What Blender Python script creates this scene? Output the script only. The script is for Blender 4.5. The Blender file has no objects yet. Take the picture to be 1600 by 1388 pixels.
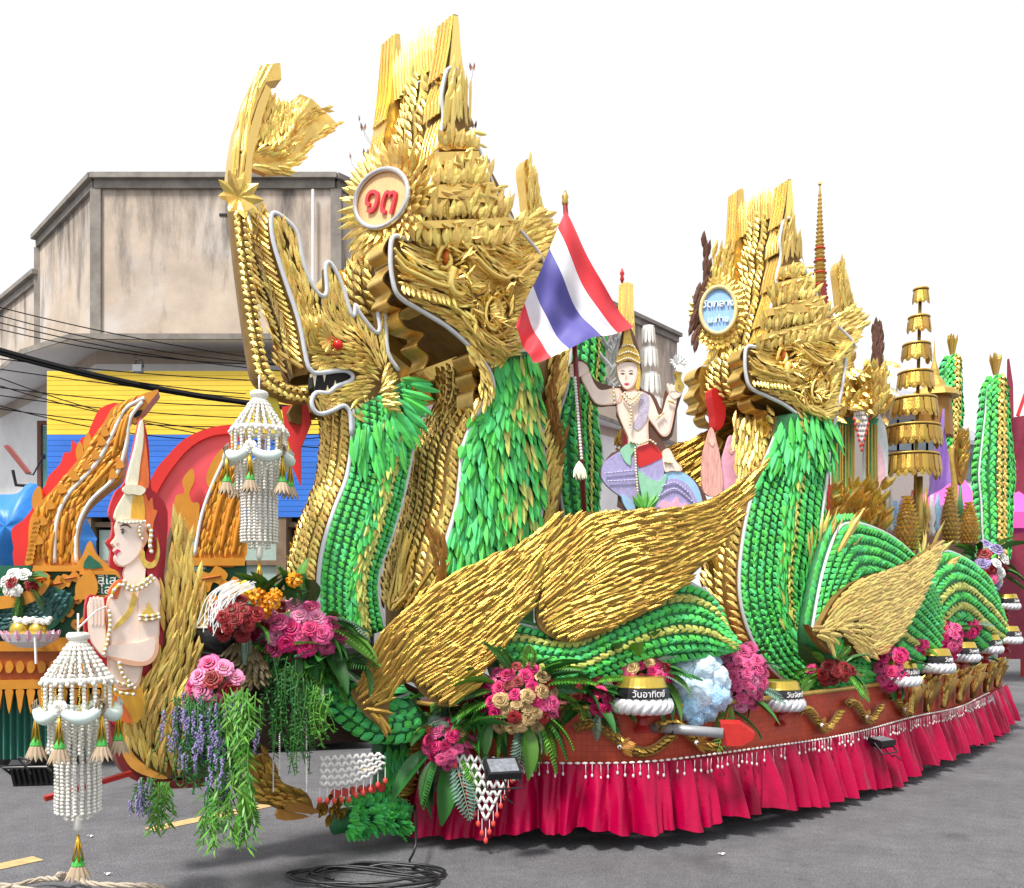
import bpy, math, random
import numpy as np
from mathutils import Vector, Matrix

random.seed(7); np.random.seed(7)
SC = bpy.context.scene
COL = SC.collection

# ------------------------------------------------------------------ camera
FPX, CXP, HYP, CAMH = 1400.0, 800.0, 960.0, 1.6      # focal length and horizon in photograph pixels, eye height
cam_d = bpy.data.cameras.new('camera')
cam = bpy.data.objects.new('camera', cam_d); COL.objects.link(cam)
cam.location = (0, 0, CAMH); cam.rotation_euler = (math.radians(90), 0, 0)
cam_d.sensor_width = 36; cam_d.sensor_fit = 'HORIZONTAL'
cam_d.lens = 36 * FPX / 1600; cam_d.shift_y = (HYP - 694) / 1600
cam_d.clip_start = 0.05; cam_d.clip_end = 2000
SC.camera = cam

# ------------------------------------------------------------------ sky (bright overcast) and sun
SUN_EL, SUN_AZ = math.radians(58), math.radians(215)
world = bpy.data.worlds.new('World'); SC.world = world; world.use_nodes = True
wn = world.node_tree; wn.nodes.clear()
sky = wn.nodes.new('ShaderNodeTexSky'); sky.sky_type = 'NISHITA'; sky.sun_disc = False
sky.sun_elevation = SUN_EL; sky.sun_rotation = SUN_AZ; sky.dust_density = 4; sky.air_density = 1
hsv = wn.nodes.new('ShaderNodeHueSaturation'); hsv.inputs['Saturation'].default_value = 0.25
mix = wn.nodes.new('ShaderNodeMix'); mix.data_type = 'RGBA'; mix.inputs[0].default_value = 0.86
mix.inputs[7].default_value = (7.6, 7.75, 7.9, 1)          # even cloud cover
bg = wn.nodes.new('ShaderNodeBackground'); bg.inputs[1].default_value = 0.088
wo = wn.nodes.new('ShaderNodeOutputWorld')
wn.links.new(sky.outputs[0], hsv.inputs['Color']); wn.links.new(hsv.outputs[0], mix.inputs[6])
wtc = wn.nodes.new('ShaderNodeTexCoord'); wnz = wn.nodes.new('ShaderNodeTexNoise'); wnz.inputs['Scale'].default_value = 2.2; wnz.inputs['Detail'].default_value = 5
wmr = wn.nodes.new('ShaderNodeMapRange'); wmr.inputs[1].default_value = .35; wmr.inputs[2].default_value = .65; wmr.inputs[3].default_value = .95; wmr.inputs[4].default_value = 1.12
wmu = wn.nodes.new('ShaderNodeHueSaturation'); wn.links.new(wtc.outputs['Generated'], wnz.inputs['Vector']); wn.links.new(wnz.outputs[0], wmr.inputs[0]); wn.links.new(wmr.outputs[0], wmu.inputs['Value'])
wn.links.new(mix.outputs[2], wmu.inputs['Color']); wn.links.new(wmu.outputs[0], bg.inputs[0]); wn.links.new(bg.outputs[0], wo.inputs[0])

sun_d = bpy.data.lights.new('sun', 'SUN'); sun_d.energy = 3.1; sun_d.angle = math.radians(10); sun_d.color = (1, .96, .9)
sun = bpy.data.objects.new('sun', sun_d); COL.objects.link(sun)
_sd = Vector((math.sin(SUN_AZ) * math.cos(SUN_EL), math.cos(SUN_AZ) * math.cos(SUN_EL), math.sin(SUN_EL)))
sun.rotation_euler = (-_sd).to_track_quat('-Z', 'Y').to_euler()
SC.view_settings.view_transform = 'Standard'; SC.view_settings.look = 'None'
SC.view_settings.exposure = 0.72; SC.view_settings.gamma = 1.0

# ------------------------------------------------------------------ helpers
def at(px, py, Y):
    return Vector(((px - CXP) / FPX * Y, Y, CAMH + (HYP - py) / FPX * Y))

class Frame:
    """upright plane through photo column px at depth Y, turned by A degrees; local x runs along it, local -y faces the road"""
    def __init__(s, px, Y, A):
        s.A = math.radians(A); s.o = Vector(((px - CXP) / FPX * Y, Y, 0))
        s.d = Vector((math.cos(s.A), math.sin(s.A), 0)); s.n = Vector((math.sin(s.A), -math.cos(s.A), 0))
        s.M = Matrix.Translation(s.o) @ Matrix.Rotation(s.A, 4, 'Z'); s.Mi = s.M.inverted()
    def loc(s, px, py, c=0.0):
        k = (px - CXP) / FPX; o = s.o + s.n * c
        t = (k * o.y - o.x) / (s.d.x - k * s.d.y); Y = o.y + s.d.y * t
        return Vector((t, -c, CAMH + (HYP - py) / FPX * Y))
    def pts(s, pp, c=0.0): return [s.loc(p[0], p[1], c) for p in pp]
    def world(s, v): return s.M @ v

WORLD = Frame(CXP, 0.0, 0); WORLD.o = Vector((0, 0, 0)); WORLD.M = Matrix.Identity(4); WORLD.Mi = Matrix.Identity(4)

def link(o, parent=None):
    COL.objects.link(o)
    if parent is not None: o.parent = parent
    return o
def tag(o, label=None, cat=None, group=None, kind=None):
    if label: o['label'] = label
    if cat: o['category'] = cat
    if group: o['group'] = group
    if kind: o['kind'] = kind
    return o

class Thing:
    """an Empty at the thing's base; parts are given in frame coordinates"""
    def __init__(s, name, label, cat, frame=WORLD, base=None, group=None, kind=None):
        s.fr = frame; s.base = Vector(base) if base is not None else Vector((0, 0, 0))
        s.e = bpy.data.objects.new(name, None); link(s.e); s.e.empty_display_size = .1
        s.e.location = frame.M @ s.base; s.e.rotation_euler = (0, 0, frame.A)
        tag(s.e, label, cat, group, kind)
    def add(s, ob, parent=None):
        link(ob, parent or s.e)
        if parent is None: ob.location = ob.location - s.base
        return ob

def crom(P, n=4, closed=False):
    """Catmull-Rom subdivision of a point list"""
    P = [Vector(p) for p in P]; m = len(P); out = []
    rng = range(m) if closed else range(m - 1)
    for i in rng:
        if closed: a, b, c, d = P[i-1], P[i], P[(i+1) % m], P[(i+2) % m]
        else: a, b, c, d = P[max(i-1, 0)], P[i], P[i+1], P[min(i+2, m-1)]
        for j in range(n):
            t = j / n
            out.append(.5 * ((2*b) + (c-a)*t + (2*a-5*b+4*c-d)*t*t + (3*b-a-3*c+d)*t**3))
    if not closed: out.append(P[-1].copy())
    return out
def sm2(pp, n=4, closed=True):
    return [(v.x, v.y) for v in crom([(p[0], p[1], 0) for p in pp], n, closed)]
def resample(P, n):
    P = [Vector(p) for p in P]; L = [0]
    for a, b in zip(P, P[1:]): L.append(L[-1] + (b-a).length)
    out = []; j = 0
    for i in range(n):
        s = L[-1] * i / (n-1)
        while j < len(P)-2 and L[j+1] < s: j += 1
        f = 0 if L[j+1] == L[j] else (s-L[j]) / (L[j+1]-L[j])
        out.append(P[j].lerp(P[j+1], min(max(f, 0), 1)))
    return out
def inside(x, y, poly):
    c = False; n = len(poly); j = n-1
    for i in range(n):
        xi, yi = poly[i]; xj, yj = poly[j]
        if (yi > y) != (yj > y) and x < (xj-xi)*(y-yi)/(yj-yi)+xi: c = not c
        j = i
    return c

class MB:
    def __init__(s): s.v = []; s.f = []
    def add(s, V, F):
        b = len(s.v); s.v += [tuple(p) for p in V]; s.f += [tuple(i+b for i in f) for f in F]; return s
    def box(s, lo, hi, M=None):
        x0, y0, z0 = lo; x1, y1, z1 = hi
        V = [Vector(p) for p in ((x0,y0,z0),(x1,y0,z0),(x1,y1,z0),(x0,y1,z0),(x0,y0,z1),(x1,y0,z1),(x1,y1,z1),(x0,y1,z1))]
        if M is not None: V = [M @ p for p in V]
        return s.add(V, [(0,3,2,1),(4,5,6,7),(0,1,5,4),(1,2,6,5),(2,3,7,6),(3,0,4,7)])
    def prism(s, P, ex):
        """polygon P extruded by vector ex"""
        P = [Vector(p) for p in P]; n = len(P); ex = Vector(ex)
        nrm = Vector((0,0,0))
        for i in range(n): nrm += P[i].cross(P[(i+1) % n])
        if nrm.dot(ex) > 0: P = P[::-1]
        F = [tuple(range(n)), tuple(range(2*n-1, n-1, -1))] + [((i+1) % n, i, n+i, n+(i+1) % n) for i in range(n)]
        return s.add(P + [p+ex for p in P], F)
    def tube(s, P, r, seg=6, closed=False, cap=True):
        P = [Vector(p) for p in P]; n = len(P); V = []; F = []; up = None
        for i in range(n):
            if closed: T = P[(i+1) % n]-P[i-1]
            else: T = P[min(i+1, n-1)]-P[max(i-1, 0)]
            if T.length < 1e-9: T = Vector((0,0,1))
            T.normalize()
            if up is None: up = T.orthogonal().normalized()
            up = (up - T*up.dot(T));
            up = up.normalized() if up.length > 1e-6 else T.orthogonal().normalized()
            b = T.cross(up); rr = r(i/(max(n-1,1))) if callable(r) else r
            for k in range(seg):
                a = 2*math.pi*k/seg; V.append(P[i]+up*math.cos(a)*rr+b*math.sin(a)*rr)
        for i in range(n if closed else n-1):
            for k in range(seg):
                F.append((i*seg+k, i*seg+(k+1) % seg, ((i+1) % n)*seg+(k+1) % seg, ((i+1) % n)*seg+k))
        if cap and not closed: F += [tuple(range(seg))[::-1], tuple((n-1)*seg+k for k in range(seg))]
        return s.add(V, F)
    def lathe(s, prof, o=(0,0,0), seg=16, M=None, cap=True):
        V = []; F = []; o = Vector(o)
        for r, z in prof:
            for k in range(seg):
                a = 2*math.pi*k/seg; p = Vector((r*math.cos(a), r*math.sin(a), z))
                V.append((M @ p if M is not None else p)+o)
        for i in range(len(prof)-1):
            for k in range(seg): F.append((i*seg+k, i*seg+(k+1) % seg, (i+1)*seg+(k+1) % seg, (i+1)*seg+k))
        if cap: F += [tuple(range(seg))[::-1], tuple((len(prof)-1)*seg+k for k in range(seg))]
        return s.add(V, F)
    def ball(s, o, r, seg=6, rings=4, sc=(1,1,1)):
        prof = [(max(math.sin(math.pi*i/rings), .02), -math.cos(math.pi*i/rings)) for i in range(rings+1)]
        return s.lathe(prof, o, seg, Matrix.Diagonal((r*sc[0], r*sc[1], r*sc[2])).to_3x3())
    def sheet(s, fn, nu, nv):
        V = [fn(i/(nu-1), j/(nv-1)) for i in range(nu) for j in range(nv)]
        return s.add(V, [(i*nv+j, i*nv+j+1, (i+1)*nv+j+1, (i+1)*nv+j) for i in range(nu-1) for j in range(nv-1)])
    def mesh(s, name, mat, smooth=False):
        me = bpy.data.meshes.new(name); me.from_pydata(s.v, [], s.f); me.update()
        if mat is not None: me.materials.append(mat)
        if smooth: me.polygons.foreach_set('use_smooth', [True]*len(me.polygons))
        return me
    def obj(s, name, mat, smooth=False): return bpy.data.objects.new(name, s.mesh(name, mat, smooth))
    def part(s, name, mat, th, parent=None, smooth=False): return th.add(s.obj(name, mat, smooth), parent)
    def top(s, name, mat, label=None, cat=None, group=None, kind=None, smooth=False):
        return tag(link(s.obj(name, mat, smooth)), label, cat, group, kind)

# ------------------------------------------------------------------ materials
MATS = {}
def mat(name, col, rough=.5, metal=0., var=.0, noise=0., nscale=20., bump=0., bscale=60., hue=0., sheen=0., coat=0., spec=.5, trans=0., dist=None):
    """principled material; var = value change from piece to piece, noise = value change over the surface"""
    m = bpy.data.materials.new(name); m.use_nodes = True; nt = m.node_tree; b = nt.nodes['Principled BSDF']
    N = nt.nodes.new; Lk = nt.links.new
    b.inputs['Base Color'].default_value = (*col, 1); b.inputs['Roughness'].default_value = rough; b.inputs['Metallic'].default_value = metal
    b.inputs['Sheen Weight'].default_value = sheen; b.inputs['Coat Weight'].default_value = coat; b.inputs['Specular IOR Level'].default_value = spec
    src = None
    if var or hue:
        oi = N('ShaderNodeObjectInfo'); ge = N('ShaderNodeNewGeometry'); ad = N('ShaderNodeMath'); ad.operation = 'ADD'
        fr = N('ShaderNodeMath'); fr.operation = 'FRACT'
        Lk(oi.outputs['Random'], ad.inputs[0]); Lk(ge.outputs['Random Per Island'], ad.inputs[1]); Lk(ad.outputs[0], fr.inputs[0])
        hs = N('ShaderNodeHueSaturation'); hs.inputs['Color'].default_value = (*col, 1)
        mr = N('ShaderNodeMapRange'); mr.inputs[3].default_value = 1-var; mr.inputs[4].default_value = 1+var
        Lk(fr.outputs[0], mr.inputs[0]); Lk(mr.outputs[0], hs.inputs['Value'])
        if hue:
            m2 = N('ShaderNodeMath'); m2.operation = 'MULTIPLY'; m2.inputs[1].default_value = 7.31
            f2 = N('ShaderNodeMath'); f2.operation = 'FRACT'; Lk(fr.outputs[0], m2.inputs[0]); Lk(m2.outputs[0], f2.inputs[0])
            mh = N('ShaderNodeMapRange'); mh.inputs[3].default_value = .5-hue; mh.inputs[4].default_value = .5+hue
            Lk(f2.outputs[0], mh.inputs[0]); Lk(mh.outputs[0], hs.inputs['Hue'])
        src = hs.outputs[0]
    tc = None
    if noise or bump:
        tc = N('ShaderNodeTexCoord')
    if noise:
        nz = N('ShaderNodeTexNoise'); nz.inputs['Scale'].default_value = nscale; nz.inputs['Detail'].default_value = 6; nz.inputs['Roughness'].default_value = .65
        if dist:
            mp = N('ShaderNodeMapping'); mp.inputs['Scale'].default_value = dist; Lk(tc.outputs['Object'], mp.inputs[0]); Lk(mp.outputs[0], nz.inputs['Vector'])
        else: Lk(tc.outputs['Object'], nz.inputs['Vector'])
        h2 = N('ShaderNodeHueSaturation'); h2.inputs['Color'].default_value = (*col, 1)
        if src: Lk(src, h2.inputs['Color'])
        m3 = N('ShaderNodeMapRange'); m3.inputs[1].default_value = .3; m3.inputs[2].default_value = .7
        m3.inputs[3].default_value = 1-noise; m3.inputs[4].default_value = 1+noise
        Lk(nz.outputs[0], m3.inputs[0]); Lk(m3.outputs[0], h2.inputs['Value']); src = h2.outputs[0]
    if src: Lk(src, b.inputs['Base Color'])
    if bump:
        bz = N('ShaderNodeTexNoise'); bz.inputs['Scale'].default_value = bscale; bz.inputs['Detail'].default_value = 4
        if dist:
            mp2 = N('ShaderNodeMapping'); mp2.inputs['Scale'].default_value = dist; Lk(tc.outputs['Object'], mp2.inputs[0]); Lk(mp2.outputs[0], bz.inputs['Vector'])
        else: Lk(tc.outputs['Object'], bz.inputs['Vector'])
        bp = N('ShaderNodeBump'); bp.inputs['Strength'].default_value = bump; bp.inputs['Distance'].default_value = .02
        Lk(bz.outputs[0], bp.inputs['Height']); Lk(bp.outputs[0], b.inputs['Normal'])
    MATS[name] = m
    return m

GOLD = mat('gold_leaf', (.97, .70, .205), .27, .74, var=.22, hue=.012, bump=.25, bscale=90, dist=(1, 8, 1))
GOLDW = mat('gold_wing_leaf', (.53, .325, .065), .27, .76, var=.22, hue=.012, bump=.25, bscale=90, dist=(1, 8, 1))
GOLDB = mat('gold_backing', (.24, .14, .035), .55, .4, noise=.3, nscale=9)
GOLDR = mat('gold_ribbon', (.84, .57, .16), .30, .72, noise=.2, nscale=40, dist=(.2, 4, .2), bump=.2, bscale=60)
GOLDD = mat('gold_pole', (.58, .38, .09), .4, .6, noise=.2)
BRONZE = mat('bronze_hair', (.34, .16, .03), .45, .5, var=.25)
ORNG = mat('orange_cloth', (.86, .40, .07), .55, .1, noise=.2, nscale=8)
GREEN = mat('green_leaf', (.095, .62, .14), .46, .0, spec=.32, var=.28, hue=.022, bump=.35, bscale=14, dist=(1, 6, 1))
GREEND = mat('green_backing', (.02, .16, .05), .6, noise=.3)
LIME = mat('lime_leaf', (.56, .58, .13), .42, .1, var=.2, hue=.02)
SILVER = mat('silver_leaf', (.80, .80, .83), .3, .6, var=.2)
LED = mat('light_tube', (.66, .68, .72), .35, noise=.06, nscale=30)
BLACK = mat('black_plastic', (.012, .012, .014), .4, noise=.3)
DARK = mat('dark_inside', (.01, .009, .008), .8, noise=.2)
WHITE = mat('white_paint', (.8, .8, .78), .5, noise=.05)
RED = mat('red_paint', (.62, .02, .02), .45, noise=.12, nscale=6)

# ------------------------------------------------------------------ leaf pieces
def leaf_geo(kind):
    if kind == 'leaf':      # folded palm-leaf tip with a raised rib
        V = [(0,0,0),(.22,.36,-.05),(.55,.5,-.1),(.82,.26,-.08),(1,0,0),(.82,-.26,-.08),(.55,-.5,-.1),(.22,-.36,-.05),(.3,0,.16),(.7,0,.14)]
        F = [(0,8,1),(8,9,2,1),(9,3,2),(9,4,3),(0,7,8),(8,7,6,9),(9,6,5),(9,5,4)]
    elif kind == 'blade':   # long slim feather with a blunt slanted tip
        V = [(0,-.3,0),(.1,.42,-.04),(.75,.5,-.08),(1,-.1,.0),(.8,-.5,-.06),(.1,-.42,-.04),(.12,0,.12),(.8,.02,.14)]
        F = [(0,6,1),(6,7,2,1),(7,3,2),(0,5,6),(6,5,4,7),(7,4,3)]
    elif kind == 'flame':   # upright ornament, double curved
        V = [(0,-.5,0),(0,.5,0),(.45,.55,.1),(.45,-.55,.1),(.8,.2,.25),(.8,-.2,.25),(1,0,.2),(0,0,.25),(.45,0,.4),(.8,0,.38)]
        F = [(0,7,8,3),(7,1,2,8),(3,8,9,5),(8,2,4,9),(5,9,6),(9,4,6)]
    elif kind == 'tongue':  # round ended strip
        V = [(0,-.5,0),(0,.5,0),(.75,.5,.05),(.92,.32,.05),(1,0,.05),(.92,-.32,.05),(.75,-.5,.05),(0,0,.12),(.75,0,.15)]
        F = [(0,7,8,6),(7,1,2,8),(6,8,5),(8,2,3),(5,8,4),(8,3,4)]
    return np.array(V, float), F
_LM = {}
def leaf_mesh(kind, m):
    k = (kind, m.name)
    if k not in _LM:
        V, F = leaf_geo(kind); me = bpy.data.meshes.new(kind + '_' + m.name); me.from_pydata([tuple(v) for v in V], [], F); me.update()
        me.materials.append(m); _LM[k] = me
    return _LM[k]
CAMP = Vector((0, 0, CAMH))
class Leaves:
    """pieces of one kind on one thing: the 300 that show largest are objects, the rest one joined part"""
    def __init__(s, th, name, kind, m, parent=None, cap=300, minpx=9, rest='leaf_covering'):
        s.th, s.name, s.kind, s.m, s.parent, s.cap, s.minpx, s.rest = th, name, kind, m, parent, cap, minpx, rest; s.M = []; s.sz = []
    def add(s, pos, dr, nrm, L, W, tilt=.2, roll=0.):
        dr = Vector(dr).normalized(); nrm = Vector(nrm); nrm = (nrm - dr*nrm.dot(dr))
        if nrm.length < 1e-6: nrm = dr.orthogonal()
        nrm.normalize(); x = (dr*math.cos(tilt)+nrm*math.sin(tilt)).normalized(); z = (nrm*math.cos(tilt)-dr*math.sin(tilt)).normalized()
        y = z.cross(x)
        if roll: y, z = y*math.cos(roll)+z*math.sin(roll), z*math.cos(roll)-y*math.sin(roll)
        M = Matrix(((x.x*L, y.x*W, z.x*W, pos[0]), (x.y*L, y.y*W, z.y*W, pos[1]), (x.z*L, y.z*W, z.z*W, pos[2]), (0,0,0,1)))
        s.M.append(M)
        wp = s.th.fr.M @ Vector(pos); v = CAMP-wp; wn_ = s.th.fr.M.to_3x3() @ nrm
        s.sz.append((L*FPX/v.length, L*W/v.length_squared*(1 if wn_.dot(v) > 0 else .05)))
    def done(s):
        idx = sorted((i for i in range(len(s.M)) if s.sz[i][0] >= s.minpx), key=lambda i: -s.sz[i][1])[:s.cap]
        if len(idx) < 12: idx = []
        keep = set(idx); me = leaf_mesh(s.kind, s.m); par = s.parent or s.th.e
        off = Matrix.Translation(-s.th.base) if s.parent is None else Matrix.Identity(4)
        for i in idx:
            o = bpy.data.objects.new(s.name, me); COL.objects.link(o); o.parent = par
            # shear-free: axes are orthogonal, scale along local axes
            o.matrix_local = off @ s.M[i]
        rest = [i for i in range(len(s.M)) if i not in keep]
        if rest:
            V, F = leaf_geo(s.kind); H = np.c_[V, np.ones(len(V))]
            VV = np.concatenate([(H @ np.array(s.M[i]).T)[:, :3] for i in rest]); nv = len(V)
            FF = [tuple(a+j*nv for a in f) for j in range(len(rest)) for f in F]
            me2 = bpy.data.meshes.new(s.rest); me2.from_pydata(VV.tolist(), [], FF); me2.update(); me2.materials.append(s.m)
            o = bpy.data.objects.new(s.rest, me2); s.th.add(o, s.parent); tag(o, kind='stuff')

def J(a): return random.uniform(-a, a)

def fill(lv, outline, c, guides, L, W, dens=2.6, h=None, tilt=.2, jit=.14, holes=(), front=-1, frame=None, roll=.25, clip=0.):
    """cover the outline (photo pixels on the frame's plane c) with leaves that follow the guide strokes"""
    fr = frame or lv.th.fr
    poly = [(p.x, p.z) for p in fr.pts(outline, c)]; y0 = fr.loc(outline[0][0], outline[0][1], c).y
    hol = [[(p.x, p.z) for p in fr.pts(q, c)] for q in holes]
    G = []
    for g in guides:
        a = fr.loc(g[0], g[1], c); b = fr.loc(g[2], g[3], c); u = Vector((b.x-a.x, b.z-a.z)).normalized()
        G.append((((a.x+b.x)/2), (a.z+b.z)/2, u.x, u.y))
    G = np.array(G)
    xs = [p[0] for p in poly]; zs = [p[1] for p in poly]
    s = math.sqrt(L*W/dens); row = 0; z = min(zs)
    while z < max(zs):
        x = min(xs) + (s/2 if row % 2 else 0)
        while x < max(xs):
            t = x+J(s*.3); q = z+J(s*.3)
            if inside(t, q, poly) and not any(inside(t, q, k) for k in hol):
                w = 1/((G[:,0]-t)**2+(G[:,1]-q)**2+1e-3)**1.6
                ux = (w*G[:,2]).sum(); uz = (w*G[:,3]).sum(); a = math.atan2(uz, ux)+J(jit)
                if clip and not inside(t+math.cos(a)*L*clip, q+math.sin(a)*L*clip, poly): x += s; continue
                hh = h(t, q) if h else 0.
                nx = nz = 0.
                if h:
                    e = .01; nx = -(h(t+e, q)-hh)/e; nz = -(h(t, q+e)-hh)/e
                nrm = Vector((nx, front, nz)).normalized()
                d = Vector((math.cos(a), 0, math.sin(a))); d = d-nrm*d.dot(nrm)
                k = random.uniform(.8, 1.2)
                lv.add((t, y0+front*(hh+random.uniform(.0, .012)), q), d, nrm, L*k, W*random.uniform(.85, 1.15), tilt+J(.08), J(roll))
            x += s
        z += s*.87; row += 1

class Body:
    """a neck or coil: pixel edge lines A and B on plane c, body depth W behind it"""
    def __init__(s, th, A, B, c, W, bulge=.05, belly=.05, n=40, fr=None):
        fr = fr or th.fr; s.th = th; s.c = c; s.W = W; s.bu = bulge; s.be = belly
        s.A = resample(crom(fr.pts(A, c), 6), n); s.B = resample(crom(fr.pts(B, c), 6), n); s.n = n
    def _l(s, P, a):
        f = a*(s.n-1); i = min(int(f), s.n-2); return P[i].lerp(P[i+1], f-i)
    def near(s, a, b):
        return s._l(s.A, a).lerp(s._l(s.B, a), b)+Vector((0, -s.bu*math.sin(math.pi*min(max(b, 0), 1))**.7, 0))
    def front(s, a, b):          # the belly side, behind line A
        p = s._l(s.A, a); q = s._l(s.B, a); o = (p-q); o.normalize()
        return p+Vector((0, s.W*b, 0))+o*(s.be*math.sin(math.pi*min(max(b, 0), 1))**.7)
    def back(s, a, b):           # the side behind line B
        p = s._l(s.B, a); q = s._l(s.A, a); o = (p-q); o.normalize()
        return p+Vector((0, s.W*b, 0))+o*(.3*s.be*math.sin(math.pi*min(max(b, 0), 1))**.7)
    def core(s, name, m, parent=None, inset=.006):
        mb = MB(); k = 7; ring = []
        for i in range(s.n):
            a = i/(s.n-1); r = [s.near(a, j/k) for j in range(k)]
            r += [s.back(a, 0), s.back(a, .5), s.back(a, 1)]
            r += [s._l(s.B, a).lerp(s._l(s.A, a), .5)+Vector((0, s.W+s.bu, 0))]
            r += [s.front(a, 1-j/k) for j in range(k)]
            ring.append(r)
        m_ = len(ring[0]); V = [p for r in ring for p in r]
        F = [(i*m_+j, i*m_+(j+1) % m_, (i+1)*m_+(j+1) % m_, (i+1)*m_+j) for i in range(s.n-1) for j in range(m_)]
        F += [tuple(range(m_))[::-1], tuple((s.n-1)*m_+j for j in range(m_))]
        return mb.add(V, F).part(name, m, s.th, parent, smooth=True)
    def lining(s, m=None):
        return MB().sheet(lambda u, v: s.front(u, v)+_n(s._l(s.A, u)-s._l(s.B, u))*.004, 40, 8).part('belly_lining', m or GOLDB, s.th, smooth=True)
    def led(s, which='A', r=.017, a0=0, a1=1, name='light_tube', off=.012):
        P = s.A if which == 'A' else s.B
        P = [p+Vector((0, -off, 0)) for i, p in enumerate(P) if a0 <= i/(s.n-1) <= a1]
        return MB().tube(P, r, 8).part(name, LED, s.th, smooth=True)

def surf_axes(S, a, b, e=.004):
    p = S(a, b); da = S(min(a+e, 1), b)-S(max(a-e, 0), b); db = S(a, min(b+e, 1))-S(a, max(b-e, 0))
    return p, da, db
def _n(v): return v.normalized() if v.length > 1e-9 else Vector((1, 0, 0))

def plait(lv, S, b0, b1, k, L, W, a0=0., a1=1., rise=.02, slant=.75, flip=False, out=None, tilt=.28, step=.55):
    """k plaits side by side along a, each of two rows of leaves slanting to its middle"""
    for q in range(k):
        bm = b0+(b1-b0)*(q+.5)/k; hb = (b1-b0)/k*.5
        P = [S(a0+(a1-a0)*i/60, bm) for i in range(61)]; Lt = sum((y-x).length for x, y in zip(P, P[1:]))
        n = max(3, int(Lt/(L*step))); 
        for i in range(n):
            for sgn in (-1, 1):
                a = a0+(a1-a0)*(i+(.5 if sgn > 0 else 0))/n
                if not 0 <= a <= 1: continue
                p, da, db = surf_axes(S, a, bm+sgn*hb*.75)
                if da.length < 1e-7: continue
                wb = (S(a, bm+hb)-S(a, bm-hb)).length if 0 <= bm-hb and bm+hb <= 1 else db.length/.008*2*hb
                da = _n(da); db = _n(db); nr = _n(da.cross(db))
                if out is not None and nr.dot(out) < 0: nr = -nr
                if flip: da = -da
                d = da*math.cos(slant+J(.06))-db*sgn*math.sin(slant)
                k2 = min(1.5, max(.6, wb/(W*2.4)))
                lv.add(p+nr*rise*.3, d, nr*1-db*sgn*-.35, L*k2*random.uniform(.85, 1.12), W*random.uniform(.82, 1.12), tilt+J(.09), J(.2))

def scales(lv, S, nrow, ncol, L, W, a0=0., a1=1., b0=0., b1=1., flip=False, out=None, tilt=.22, jit=.1, mixm=None):
    """overlapping rows of leaf scales, tips towards increasing a (or decreasing with flip)"""
    for i in range(nrow):
        for j in range(ncol+(i % 2)):
            a = a0+(a1-a0)*(i+J(.25)+.5)/nrow; b = b0+(b1-b0)*(j+(0. if i % 2 else .5)+J(.2))/ncol
            b = min(max(b, b0), b1); a = min(max(a, 0), 1)
            p, da, db = surf_axes(S, a, b)
            if da.length < 1e-7: continue
            da = _n(da); db = _n(db); nr = _n(da.cross(db))
            if out is not None and nr.dot(out) < 0: nr = -nr
            if flip: da = -da
            t = mixm(a, b) if mixm else None
            (t or lv).add(p, da+db*J(jit), nr, L*random.uniform(.75, 1.2), W*random.uniform(.8, 1.15), tilt+J(.1), J(.3))

# ================================================================== the setting
def gp(px, py, z=0.):
    Y = FPX*(CAMH-z)/(py-HYP); return Vector(((px-CXP)/FPX*Y, Y, z))

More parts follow.
